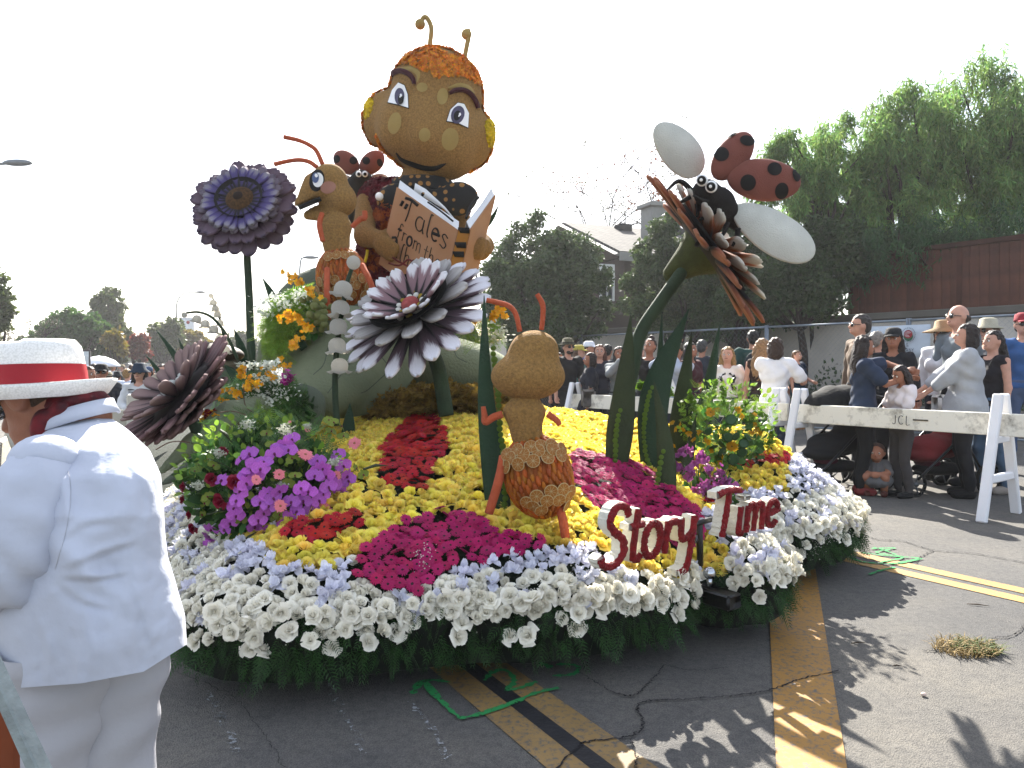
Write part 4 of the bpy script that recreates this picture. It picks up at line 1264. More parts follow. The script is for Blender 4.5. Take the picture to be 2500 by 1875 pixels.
# ---- single-stroke hand lettering
def arc(cx, cy, rx, ry, a0, a1, n=10):
    a = np.radians(np.linspace(a0, a1, n)); return [(cx + rx * math.cos(t), cy + ry * math.sin(t)) for t in a]
LET = {  # unit: x-height .6, cap height 1, baseline 0
    'T': (.75, [[(0, .92), (.35, 1.0), (.78, .97)], [(.4, 1.0), (.36, .4), (.3, 0)]]),
    'a': (.55, [arc(.25, .3, .22, .3, 60, 380, 16), [(.46, .58), (.46, .2), (.54, 0)]]),
    'l': (.28, [[(.26, 1.0), (.14, .95), (.12, .2), (.2, 0)]]),
    'e': (.5, [[(.06, .3), (.42, .38)] + arc(.25, .32, .2, .28, 10, 320, 16)]),
    's': (.44, [[(.38, .52), (.2, .6), (.08, .48), (.2, .34), (.36, .2), (.26, .02), (.04, .08)]]),
    'f': (.4, [[(.4, .9), (.26, 1.0), (.16, .8), (.14, 0)], [(.0, .55), (.34, .58)]]),
    'r': (.4, [[(.1, .6), (.1, 0)], [(.1, .4), (.2, .56), (.36, .56)]]),
    'o': (.52, [arc(.25, .3, .21, .3, 90, 450, 18)]),
    'm': (.75, [[(.08, .6), (.08, 0)], [(.08, .42), (.2, .6), (.34, .5), (.36, 0)], [(.36, .42), (.48, .6), (.62, .5), (.66, 0)]]),
    't': (.38, [[(.18, .92), (.16, .15), (.26, 0), (.36, .06)], [(.0, .6), (.36, .62)]]),
    'h': (.52, [[(.1, 1.0), (.1, 0)], [(.1, .38), (.22, .58), (.38, .52), (.42, 0)]]),
    'A': (.72, [[(.0, .9), (.36, .98), (.62, 0)], [(.36, .95), (.12, .0)], [(.16, .4), (.5, .42)]]),
    'b': (.52, [[(.1, 1.0), (.1, 0)], arc(.26, .28, .19, .28, 150, -150, 14)]),
    'S': (.62, [[(.58, .82), (.46, 1.0), (.22, .98), (.12, .76), (.26, .58), (.5, .4), (.54, .16), (.36, -.02), (.1, .0), (-.02, .16)]]),
    'y': (.5, [[(.06, .6), (.12, .26), (.26, .2), (.4, .3)], [(.44, .62), (.42, .1), (.36, -.36), (.12, -.45)]]),
    'i': (.28, [[(.1, .6), (.1, .04), (.2, 0)]]),
    'J': (.5, [[(.4, 1), (.4, .2), (.25, 0), (.06, .12)]]), 'C': (.55, [arc(.32, .5, .28, .5, 50, 310, 14)]), 'L': (.5, [[(.1, 1), (.1, 0), (.46, 0)]]),
    'E': (.5, [[(.45, 1), (.08, 1), (.08, 0), (.46, 0)], [(.08, .52), (.4, .52)]]), 'M': (.7, [[(.06, 0), (.1, 1), (.34, .3), (.58, 1), (.62, 0)]]),
    'P': (.52, [[(.08, 0), (.08, 1), (.36, .96), (.44, .74), (.34, .52), (.08, .5)]]), 'N': (.62, [[(.08, 0), (.08, 1), (.52, 0), (.52, 1)]]),
    'Y': (.55, [[(.02, 1), (.27, .5), (.27, 0)], [(.52, 1), (.27, .5)]]), '&': (.6, [[(.56, .0), (.14, .72), (.2, .96), (.36, .9), (.34, .66), (.06, .28), (.14, .02), (.36, .06), (.54, .4)]]),
    'R': (.54, [[(.08, 0), (.08, 1), (.36, .96), (.44, .76), (.34, .54), (.08, .5)], [(.26, .5), (.48, 0)]]), 'O': (.62, [arc(.3, .5, .27, .5, 90, 450, 18)]),
}
def letter(ch, org, ux, uy, size, w, nrm, lift=.012, flat=.35):
    """stroke letter on a plane: org + x*ux + y*uy"""
    mb = MB(); adv, st = LET[ch]
    for s in st:
        q = curve(s, max(8, 5 * len(s))) if len(s) > 2 else np.array([np.asarray(s[0]) + (np.asarray(s[1]) - np.asarray(s[0])) * t for t in np.linspace(0, 1, 6)])
        pts = np.array([np.asarray(org) + ux * (x * size) + uy * (y * size) + nrm * lift for x, y in q])
        mb.addg(tube(pts, w, 6, True, flat, up=ux + uy * .3))
    return mb, adv * size
UX, UY = lerp(TL, ST, 1) - TL, TL - BL
WID = np.linalg.norm(UX); HEI = np.linalg.norm(UY); ux, uy = UX / WID, UY / HEI
nf = -np.cross(ux, uy); nf = nf if nf[1] < 0 else -nf
for wd, u0, v0, size, w in (('Tales', .16, .32, .19, .013), ('from', .16, .56, .125, .009), ('the', .60, .585, .125, .009), ('Alham', .1, .80, .145, .0105), ('b', .8, .80, .145, .0105)):
    o = TL + ux * WID * u0 - uy * HEI * v0
    for ch in wd:
        mb, adv = letter(ch, o, ux, uy, size, w, nf, .011)
        part('letter', mb, DARKB, RB); o = o + ux * adv * 1.12
for k in (0, 1):
    part('quote_mark', MB().addg(tube([TL + ux * (.1 + .05 * k) - uy * .075 + nf * .011, TL + ux * (.085 + .05 * k) - uy * .125 + nf * .011], .014, 6)), DARKB, RB)
part('cord', MB().addg(tubes(PL([(540, 1150), (640, 1215), (800, 1290), (900, 1280)], zE, 6.0), [.008], 14, 5)).addg(tubes(PL([(490, 1230), (640, 1260), (760, 1180), (860, 1260)], zE, 6.0), [.008], 14, 5)), mat('red_cord', '#7a1f1a', .8, .2), RB)

# ---------------------------------------------------------------- orange segments and slices for the skirts of the smaller ants
SEGM = mat('orange_segment', '#d0701a', .55, .25, 10, .2, 60, rnd=.25, hue=.015, isl=True, trans=.12)
SL_R = mat('slice_rind', '#d9bd86', .6, .1, 20); SL_F = mat('slice_flesh', '#b8741e', .5, .3, 60, .3, 90)
segg = geo(MB().addg(ball((0, 0, 0), (.42, 1.0, .36), 6, 5)))
sl = MB().addg(lathe([(.0, -.05), (1, -.05), (1.02, .02), (.96, .06), (0, .06)], 16, False)); 
for k in range(9):
    a = 2 * PI * k / 9; pts = [(.1 * cos(a), .1 * sin(a)), (.9 * cos(a - .325), .9 * sin(a - .325)), (.93 * cos(a), .93 * sin(a)), (.9 * cos(a + .325), .9 * sin(a + .325))]
    sl.add([(x, y, .09) for x, y in pts], [(0, 1, 2, 3)], 1)
SLICE = sl.mesh('orange_slice', [SL_R, SL_F], False)
def orange_skirt(name, c, radii, R, d, parent, rows_slices, seed):
    mb = sdf([('e', c, radii, R)], .02, .01)
    sk = part(name, mb, mat('skirt_orange', '#a8551a', .8, .2, 12), parent)
    Ms = []; Ri = R if R is not None else np.eye(3); r = np.random.default_rng(seed)
    for v in np.arange(-1.36, 1.36, .135):
        ring = cos(v); cnt = int(2 * PI * ring * radii[0] / .035)
        for k in range(cnt):
            a = 2 * PI * (k + .5 * (round(v / .135) % 2)) / max(cnt, 1) + r.normal(0, .03)
            n = np.array([cos(a) * ring / radii[0], sin(a) * ring / radii[1], sin(v) / radii[2]]); n /= np.linalg.norm(n)
            p = np.array([cos(a) * ring * radii[0], sin(a) * ring * radii[1], sin(v) * radii[2]])
            dn = np.array([0, 0, -1.0]); y = dn - n * (dn @ n); y /= np.linalg.norm(y) + 1e-9; x = np.cross(y, n)
            Ms.append(TM(c + Ri @ p, Ri @ np.stack([x, y, n], 1), .026 * r.uniform(.85, 1.15)))
    m2 = MB(); add_scatter(m2, segg, Ms); part('orange_segments', m2, SEGM, parent, kind='stuff')
    bv = bvh_of(mb)
    for (px, py, s) in rows_slices:
        tgt = P(px, py, d); dr = Vector(tgt - C0).normalized(); h = bv.ray_cast(Vector(tgt) - dr * 1.5, dr)
        if h[0] is None: continue
        n = np.array(h[1]); n = n if n @ np.array(dr) < 0 else -n
        inst('orange_slice', SLICE, parent, TM(np.array(h[0]) + n * .026, frame(n) @ rotz(r.uniform(0, 6)) @ rotx(r.normal(0, .12)), s))
    return sk

# ---------------------------------------------------------------- ant seen from behind, standing in the roses
D = sd(1375, 1318) + .02; S = D / FPX; Q = 1 / 2.514 * S
RA = thing('ant_figure', 'brown ant figure seen from behind in orange slice skirt, standing among yellow roses', 'ant figure', P(1310, 1300, D))
ah = sdf([('e', P(*zC(462, 440), D), (150 * Q, 140 * Q, 122 * Q)), ('e', P(*zC(425, 600), D), (228 * Q, 190 * Q, 146 * Q))], .012, .06)
part('head', ah, SEED, RA)
part('torso', sdf([('e', P(*zC(402, 815), D), (132 * Q, 100 * Q, 80 * Q)), ('c', P(*zC(405, 860), D), 108 * Q, P(*zC(418, 960), D), 98 * Q), ('c', P(*zC(425, 700), D), 70 * Q, P(*zC(402, 800), D), 90 * Q)], .012, .03), SEED, RA)
srow = [(1120 + x / 2.514, 680 + y / 2.514, .031) for x, y in [(375, 1065), (445, 1050), (500, 1045), (555, 1040), (612, 1060), (410, 1090), (485, 1070), (555, 1065), (345, 1110), (410, 1100), (320, 1090), (380, 1145), (460, 1125), (535, 1110), (605, 1100), (295, 1140), (320, 1160), (270, 1150), (290, 1190),
        (555, 1295), (620, 1285), (480, 1320), (535, 1350), (600, 1345), (650, 1330), (430, 1355), (465, 1375), (505, 1400), (640, 1375), (660, 1300), (380, 970), (460, 965), (340, 985)]]
orange_skirt('skirt', P(*zC(488, 1212), D), (203 * Q, 190 * Q, 258 * Q), roty(math.radians(-16)), D, RA, srow, 71)
for pts, r in (([(270, 832), (215, 850), (165, 880), (158, 840), (150, 785)], [26, 26, 26, 22, 16]), ([(545, 830), (600, 870), (620, 900)], [24, 22, 18])):
    part('arm', MB().addg(tubes(PL(pts, zC, D - .03), np.array(r) * Q * .9)), CORAL, RA)
for pts in ([(272, 1090), (245, 1240), (185, 1440)], [(615, 1390), (640, 1490), (655, 1590)]):
    part('leg', MB().addg(tubes(PL(pts, zC, [D - .05, D - .08, D - .06]), np.array([24, 28, 27]) * Q)), CORAL, RA)
for pts in ([(375, 325), (352, 225), (312, 172), (240, 148), (170, 132)], [(508, 315), (517, 220), (513, 155), (480, 95)]):
    part('antenna', MB().addg(tubes(PL(pts, zC, D), np.array([15, 16, 17, 15]) * Q)), CORAL, RA)

# ---------------------------------------------------------------- ant in profile by the book
D = 5.7; S = D / FPX; Q = 1 / 2.765 * S
RC = thing('ant_figure', 'brown ant figure in profile with open mouth and orange slice skirt, left of the book', 'ant figure', P(850, 770, D))
lh = sdf([('e', P(*zB(1010, 395), D), (118 * Q, 120 * Q, 118 * Q)), ('e', P(*zB(1085, 520), D), (105 * Q, 115 * Q, 112 * Q)), ('e', P(*zB(960, 470), D), (120 * Q, 105 * Q, 90 * Q)),
          ('c', P(*zB(900, 420), D), 75 * Q, P(*zB(798, 540), D), 22 * Q), ('c', P(*zB(880, 520), D), 48 * Q, P(*zB(800, 560), D), 14 * Q), ('c', P(*zB(1000, 610), D), 62 * Q, P(*zB(862, 625), D), 30 * Q)], .012, .05,
          cut=lambda X, Y, Z: -np.maximum(np.abs((Z - P(*zB(800, 578), D)[2]) - (X - P(*zB(800, 578), D)[0]) * .30) - .022, X - P(*zB(945, 530), D)[0]))
part('head', lh, SEED, RC); lb = bvh_of(lh)
part('mouth', MB().addg(thick_sheet(np.array([[P(*zB(948, 512), D - .18), P(*zB(948, 512), D + .18)], [P(*zB(870, 545), D - .15), P(*zB(870, 545), D + .15)], [P(*zB(800, 575), D - .07), P(*zB(800, 575), D + .07)]]), .035)), DARKB, RC)
e = dec('eye', ell(925, 390, 50, 74, 12), DARKB, RC, .006, lb, D, z=zB)
dec('eye_white', ell(935, 388, 34, 48, 10), WHITEP, e, .012, lb, D, z=zB); dec('iris', ell(922, 376, 22, 34, 10), mat('painted_blue', '#5f6f9c', .7, .1), e, .017, lb, D, z=zB); dec('glint', ell(930, 362, 10, 12), WHITEP, e, .021, lb, D, z=zB)
dec('cheek_spot', ell(1000, 436, 52, 42, -10), mat('painted_pink', '#c98f7a', .8, .1), RC, .007, lb, D, z=zB)
part('torso', sdf([('e', P(*zB(1045, 700), D), (115 * Q, 95 * Q, 75 * Q)), ('c', P(*zB(1045, 740), D), 100 * Q, P(*zB(1062, 880), D), 84 * Q), ('c', P(*zB(1060, 600), D), 70 * Q, P(*zB(1050, 700), D), 80 * Q)], .012, .03), SEED, RC)
srow = [(440 + x / 2.765, 300 + y / 2.765, .036) for x, y in [(1010, 915), (1060, 905), (1110, 905), (1160, 910), (1000, 1040), (1050, 1060), (1155, 1040), (1210, 1050), (1180, 1090), (1240, 1100), (960, 1070), (1000, 1110), (1060, 1120), (1120, 1090), (945, 1120), (1150, 1150), (1220, 1150), (1090, 1170), (980, 1160)]]
orange_skirt('skirt', P(*zB(1092, 1040), D), (168 * Q, 150 * Q, 200 * Q), roty(math.radians(-6)), D, RC, srow, 73)
for pts in ([(958, 606), (940, 690), (962, 800)], [(1158, 705), (1215, 650), (1245, 640), (1245, 595)]):
    part('arm', MB().addg(tubes(PL(pts, zB, D - .2), np.array([16, 19, 17]) * Q)), CORAL, RC)
for pts in ([(992, 985), (990, 1150), (1002, 1330)], [(1225, 960), (1285, 1080), (1352, 1285)]):
    part('leg', MB().addg(tubes(PL(pts, zB, [D - .22, D - .32, D - .28]), np.array([19, 19, 17]) * Q)), CORAL, RC)
for pts in ([(962, 282), (920, 190), (872, 150), (800, 118), (700, 95)], [(925, 300), (870, 263), (800, 250), (720, 260), (635, 280)]):
    part('antenna', MB().addg(tubes(PL(pts, zB, D - .05), np.array([16, 15, 14, 15]) * Q)), CORAL, RC)

# ---------------------------------------------------------------- ladybirds
LADY = mat('ladybird_red', '#98584a', .9, .14, 6, .4, 160); LBODY = mat('ladybird_body', '#221c1a', .9, .25, 12, .5, 120); WING = mat('wing_cream', '#d6d6cc', .9, .06, 10, .5, 150)
def elytron(c, R, rx, rz, ry, spots, parent, d):
    """domed wing case, hollow side towards the body"""
    mb = sdf([('e', c, (rx, ry, rz), R)], .014, .01)
    o = part('wing_case', mb, LADY, parent); bv = bvh_of(mb)
    for x, y, a, b, r in spots:
        part('spot', MB().addg(decal(bv, ell(x, y, a, b, r), d, .007, 3)), DARKB, o)
def oval_board(c, R, a, b, t):
    n = 40; V = []; F = []
    k = np.linspace(0, 2 * PI, n, endpoint=False)
    for y, s in ((-t / 2, .97), (-t / 2 * .5, 1.0), (t / 2 * .5, 1.0), (t / 2, .97)):
        for q in k: V.append((a * s * cos(q), y, b * s * sin(q) * (1 + .12 * cos(q))))
    for i in range(3): F += [(i * n + j, i * n + (j + 1) % n, (i + 1) * n + (j + 1) % n, (i + 1) * n + j) for j in range(n)]
    F += [tuple(range(n - 1, -1, -1)), tuple(3 * n + j for j in range(n))]
    return np.array(V) @ np.asarray(R).T + c, F
D = 4.55; S = D / FPX; Q = 1 / 2.962 * S
RL = thing('ladybird_figure', 'large flying ladybird figure with spread red wing cases and cream wings, above the orange flower', 'ladybird figure', P(1720, 560, D))
lbd = sdf([('e', P(*zD(545, 620), D - .1), (100 * Q, 105 * Q, 92 * Q)), ('e', P(*zD(610, 690), D - .02), (125 * Q, 120 * Q, 110 * Q)), ('c', P(*zD(650, 720), D), 98 * Q, P(*zD(790, 840), D + .1), 70 * Q)], .012, .05)
part('body', lbd, LBODY, RL)
for ex, ey in ((515, 533), (582, 580)):
    e = part('eye', MB().addg(ball(P(*zD(ex, ey), D - .26 + (.02 if ex > 550 else 0)), (42 * Q, 30 * Q, 42 * Q), 18, 12)), WHITEP, RL)
    part('pupil', MB().addg(ball(P(*zD(ex - 2, ey), D - .285 + (.02 if ex > 550 else 0)), (31 * Q, 22 * Q, 31 * Q), 16, 10)), DARKB, e)
    part('glint', MB().addg(ball(P(*zD(ex - 6, ey - 2), D - .32 + (.02 if ex > 550 else 0)), 11 * Q, 8, 6)), WHITEP, e)
part('mouth', MB().addg(tubes(PL([(450, 640), (500, 668), (565, 688)], zD, D - .29), [.008], 10, 6)), DARKB, RL)
zd = lambda l: [(1540 + x / 2.962, 260 + y / 2.962, a / 2.962, b / 2.962, r) for x, y, a, b, r in l]
elytron(P(*zD(735, 360), D + .02), roty(math.radians(-52)), 205 * Q, 120 * Q, 85 * Q, zd([(658, 347, 53, 50, -20), (838, 250, 52, 36, 12), (720, 205, 50, 22, -20)]), RL, D)
elytron(P(*zD(962, 532), D), roty(math.radians(6)), 268 * Q, 152 * Q, 95 * Q, zd([(848, 550, 56, 57, 0), (1037, 455, 52, 46, 10), (1088, 608, 48, 58, 15), (1192, 495, 26, 50, -10)]), RL, D)
part('wing', MB().addg(oval_board(P(*zD(345, 312), D + .06), roty(math.radians(42)) @ rotz(.25), 245 * Q, 142 * Q, .03)), WING, RL)
part('wing', MB().addg(oval_board(P(*zD(1028, 908), D - .05), roty(math.radians(36)) @ rotz(-.2), 330 * Q, 150 * Q, .03)), WING, RL)
for pts in ([(440, 610), (380, 550), (330, 545), (265, 605)], [(450, 640), (400, 670), (345, 700)], [(480, 690), (485, 740), (480, 800)], [(620, 750), (560, 790), (495, 818)], [(695, 840), (680, 900), (640, 965)], [(775, 880), (765, 950), (735, 1010)]):
    part('leg', MB().addg(tubes(PL(pts, zD, D - .08), [.018, .014, .008], 14, 7)), LBODY, RL)
part('support_rod', MB().addg(tubes([P(*zD(690, 760), D + .05), P(*zD(560, 880), D + .02), P(1700, 600, D - .02)], [.014], 8, 8)), LBODY, RL)

D = 7.4; S = D / FPX; Q = 1 / 2.765 * S
RM = thing('ladybird_figure', 'small ladybird figure with raised red wing cases, perched behind the big ant shoulder', 'ladybird figure', P(880, 480, D))
part('body', sdf([('e', P(*zB(1225, 375), D - .1), (70 * Q, 70 * Q, 55 * Q)), ('e', P(*zB(1205, 430), D), (90 * Q, 90 * Q, 75 * Q)), ('c', P(*zB(1200, 450), D), 70 * Q, P(*zB(1180, 640), D + .1), 50 * Q)], .02, .05), LBODY, RM)
for ex in (1205, 1247):
    e = part('eye', MB().addg(ball(P(*zB(ex, 345), D - .32), 20 * Q, 12, 8)), WHITEP, RM); part('pupil', MB().addg(ball(P(*zB(ex, 346), D - .36), 11 * Q, 10, 6)), DARKB, e)
zb = lambda l: [(440 + x / 2.765, 300 + y / 2.765, a / 2.765, b / 2.765, r) for x, y, a, b, r in l]
elytron(P(*zB(1122, 268), D + .02), roty(math.radians(40)), 100 * Q, 72 * Q, 55 * Q, zb([(1060, 245, 22, 26, 0), (1168, 255, 26, 26, 0)]), RM, D)
elytron(P(*zB(1295, 268), D + .02), roty(math.radians(-42)), 98 * Q, 70 * Q, 55 * Q, zb([(1258, 257, 25, 25, 0), (1345, 268, 18, 26, -15)]), RM, D)
part('wing', MB().addg(oval_board(P(*zB(1350, 372), D + .1), roty(math.radians(5)), 60 * Q, 28 * Q, .03)), WING, RM)
part('wing', MB().addg(oval_board(P(*zB(1095, 380), D + .1), roty(math.radians(-5)), 60 * Q, 28 * Q, .03)), WING, RM)
# ================================================================== giant flowers, blades, leaves, lilies, bouquets
def petal_mesh(name, L, W, cup, mats, t=.018, base=.35, nu=6, nv=10, tipw=.82):
    """spoon petal along +x from the flower axis, upper side +z; attribute s runs root to tip"""
    g = np.zeros((nv + 1, nu + 1, 3)); A = np.zeros((nv + 1, nu + 1))
    for i in range(nv + 1):
        s = 1 - (1 - i / nv) ** 1.9
        w = W * (base + (1 - base) * sin(min(1, s / tipw) * PI / 2)) if s < tipw else W * math.sqrt(max(0.02, 1 - ((s - tipw) / (1 - tipw)) ** 2 * .97))
        for j in range(nu + 1):
            tt = -1 + 2 * j / nu
            g[i, j] = (L * s, w * tt, cup * s * s + .25 * W * tt * tt * (1 - .3 * s)); A[i, j] = s - .45 * abs(tt) ** 3 * (1 - s ** 4)
    V, F = thick_sheet(g, t)
    a = np.tile(A.ravel(), 2)
    return MB().add(V, F, 0, a).mesh(name, mats, True, True)
def giant_flower(label, c, axis, rings, cm, stem=None, stem_r=.02, under=None, name='giant_flower', spin=0):
    axis = np.asarray(axis, float); axis /= np.linalg.norm(axis); Rf = frame(axis)
    rt = thing(name, label, 'giant flower', c if stem is None else stem[-1])
    r = np.random.default_rng(int(abs(c[0]) * 1000))
    for (cnt, me, r0, z0, el, off) in rings:
        for k in range(cnt):
            a = 2 * PI * (k + off) / cnt + spin + r.normal(0, .03)
            M = np.eye(4); M[:3, :3] = Rf @ rotz(a) @ roty(-(el + r.normal(0, .05))) ; M[:3, 3] = c + Rf @ (rotz(a) @ np.array([r0, 0, z0]))
            M[:3, :3] *= r.uniform(.94, 1.06)
            inst('petal', me, rt, M)
    cm(rt, c, Rf)
    if stem is not None:
        part('stem', MB().addg(tubes(stem, [stem_r, stem_r * 1.15], 26, 10)), STEM, rt)
    if under is not None: under(rt, c, Rf)
    return rt
STEM = mat('stem_green', '#33482f', .8, .25, 8, .3, 80)
DK = '#1c1416'
# purple one on a tall stem
po = ramp_mat('petal_dusk', [(0, DK), (.3, '#3b2b3c'), (.62, '#6c5064'), (.9, '#7d6676'), (1, '#5c4a66')])
pm = ramp_mat('petal_mauve', [(0, DK), (.35, '#2c2230'), (.55, '#5d4a68'), (.85, '#8a7c8c'), (1, '#85788a')])
pi = ramp_mat('petal_violet', [(0, DK), (.2, DK), (.38, '#4a3a78'), (.7, '#63559a'), (.86, '#a39cb0'), (1, '#b0a9b4')])
D = 6.0; S = D / FPX
def seeddisc(rt, c, Rf):
    mb = MB().addg(ball((0, 0, .0), (.115, .115, .05), 20, 10), 0, TM(c + Rf @ np.array([0, 0, .03]), Rf))
    ce = part('flower_centre', mb, mat('seed_disc', '#6b4a26', .95, .5, 60, 1.0, 140), rt)
    part('centre_eye', MB().addg(ball((0, 0, 0), (.04, .04, .02), 14, 8), 0, TM(c + Rf @ np.array([0, 0, .075]), Rf)), mat('seed_eye', '#2a1a12', .95, .3), ce)
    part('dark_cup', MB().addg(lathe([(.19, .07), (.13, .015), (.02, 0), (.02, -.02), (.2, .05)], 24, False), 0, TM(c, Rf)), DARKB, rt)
giant_flower('giant purple daisy with a brown seed centre on a tall grey green stem', P(589, 492, D), (-.03, -.9, .42),
    [(24, petal_mesh('petal', .40, .062, -.03, po), .03, -.07, -.06, 0), (22, petal_mesh('petal', .36, .058, .0, po), .04, -.04, .04, .5), (24, petal_mesh('petal', .28, .036, .0, pm), .05, .0, .08, .2), (26, petal_mesh('petal', .25, .033, .0, pi), .05, .025, .1, .6)],
    seeddisc, [P(600, 560, D + .12), P(604, 640, D + .12), P(609, 740, D + .1), P(612, 860, D + .1), P(612, 960, D + .1)], 9 * S)
# white tipped one in the middle
wo = ramp_mat('petal_white_tip', [(0, DK), (.2, DK), (.34, '#55404a'), (.6, '#6e5560'), (.74, '#d8d2d6'), (1, '#e4e2e8')], wscale=(2, 40, 2), wob=.16)
wm = ramp_mat('petal_grey', [(0, '#4a4648'), (.4, '#8d8684'), (.7, '#b8b1ad'), (1, '#cfc9c4')], wscale=(2, 40, 2), wob=.2)
wi = ramp_mat('petal_pink', [(0, DK), (.12, DK), (.3, '#a57f86'), (.62, '#b78f94'), (.78, '#e2dcde'), (1, '#e8e6e8')], wscale=(2, 40, 2), wob=.16)
D = 4.8; S = D / FPX
def beads(rt, c, Rf):
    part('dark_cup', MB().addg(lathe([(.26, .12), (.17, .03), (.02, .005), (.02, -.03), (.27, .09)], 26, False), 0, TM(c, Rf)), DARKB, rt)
    part('flower_centre', MB().addg(ball((0, 0, 0), (.06, .06, .045), 16, 10), 0, TM(c + Rf @ np.array([0, 0, .05]), Rf)), mat('bead_coral', '#c9605c', .9, .2, 30, .5, 150), rt)
    for k in range(22):
        a = 2 * PI * k / 22 * 1.0 + (.14 if k % 2 else 0); q = .085 if k % 2 else .118
        part('bead', MB().addg(ball((0, 0, 0), .023, 10, 7), 0, TM(c + Rf @ np.array([q * cos(a), q * sin(a), .045]), Rf)), mat('bead_white', '#d8d6cc', .9, .1) if k % 3 else mat('bead_gold', '#b89a2c', .9, .2), rt)
giant_flower('giant white tipped mauve daisy with beaded pink centre in front of the book', P(1010, 757, D), (-.36, -.60, .71),
    [(22, petal_mesh('petal', .48, .054, -.02, wo), .05, -.04, -.02, 0), (11, petal_mesh('petal', .36, .064, .03, wm), .06, .0, .16, .3), (14, petal_mesh('petal', .26, .045, .03, wi), .06, .03, .44, .1)],
    beads, [P(1015, 775, D + .06), P(1045, 840, D + .08), P(1070, 900, D + .08), P(1090, 1015, D + .05)], 17 * S)
# orange one seen from behind, under the ladybird
oo = ramp_mat('petal_rust', [(0, DK), (.35, DK), (.5, '#7a3d26'), (.85, '#b0623e'), (1, '#c07a52')])
oi_ = ramp_mat('petal_peach', [(0, '#3a2018'), (.3, '#a3532c'), (.55, '#bf7a4e'), (.75, '#d8cdbc'), (1, '#dcd6c8')], wob=.15)
D = 4.75; S = D / FPX; oc_ = P(*zD(555, 1020), D)
def calyx(rt, c, Rf):
    part('calyx', MB().addg(lathe([(.02, -.32), (.045, -.30), (.07, -.24), (.11, -.14), (.16, -.06), (.19, -.02), (.1, -.01), (0.01, -.02)], 22, False), 0, TM(c, Rf)), mat('calyx_green', '#4d5428', .9, .3, 14, .5, 120), rt)
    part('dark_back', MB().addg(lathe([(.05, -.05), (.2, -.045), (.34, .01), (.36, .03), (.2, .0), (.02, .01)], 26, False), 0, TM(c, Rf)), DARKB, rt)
oax = np.array([.80, -.24, .58])
giant_flower('giant rust orange daisy seen from behind with green calyx on a leaning stem', oc_, oax,
    [(22, petal_mesh('petal', .54, .06, .0, oo), .04, -.02, .0, 0), (14, petal_mesh('petal', .40, .056, .02, oi_), .06, .01, .14, .4), (9, petal_mesh('petal', .26, .05, .04, oi_), .08, .03, .42, .1)],
    calyx, [oc_ - oax / np.linalg.norm(oax) * .3, P(*zD(375, 1180), D), P(*zD(225, 1400), D), P(*zD(70, 1640), D), P(1545, 900, D), P(1520, 1010, D), P(1512, 1110, D)], 15 * S)
# mauve one on the left, edge on
lo_ = ramp_mat('petal_wine', [(0, DK), (.3, '#553a3e'), (.6, '#8a6264'), (1, '#a87f7c')]); li_ = ramp_mat('petal_wine_inner', [(0, DK), (.3, '#5e4445'), (.7, '#a58480'), (1, '#bd9d95')])
D = 4.2; S = D / FPX
def whitebeads(rt, c, Rf):
    r = np.random.default_rng(4)
    for k in range(26):
        a, q = r.uniform(0, 2 * PI), .09 * math.sqrt(r.uniform()); part('bead', MB().addg(ball((0, 0, 0), .017, 8, 6), 0, TM(c + Rf @ np.array([q * cos(a), q * sin(a), .075]), Rf)), mat('bead_pale', '#c2c4bf', .9, .1), rt)
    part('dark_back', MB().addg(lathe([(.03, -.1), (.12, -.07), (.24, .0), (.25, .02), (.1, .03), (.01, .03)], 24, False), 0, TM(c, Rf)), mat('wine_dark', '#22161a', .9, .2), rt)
lax = np.array([-.62, -.49, .71])
giant_flower('giant wine mauve daisy tilted edge on beside the man in white', P(442, 968, D), lax,
    [(22, petal_mesh('petal', .36, .04, .05, lo_), .04, -.01, .02, 0), (20, petal_mesh('petal', .27, .045, .03, lo_), .04, -.05, -.03, .5), (16, petal_mesh('petal', .18, .05, .03, lo_), .05, -.09, -.12, .2), (20, petal_mesh('petal', .25, .034, .05, li_), .05, .03, .25, .3)],
    whitebeads, [P(445, 990, D + .02), P(480, 1050, D + .05), P(500, 1140, D + .08), P(505, 1260, D + .1)], 14 * S)

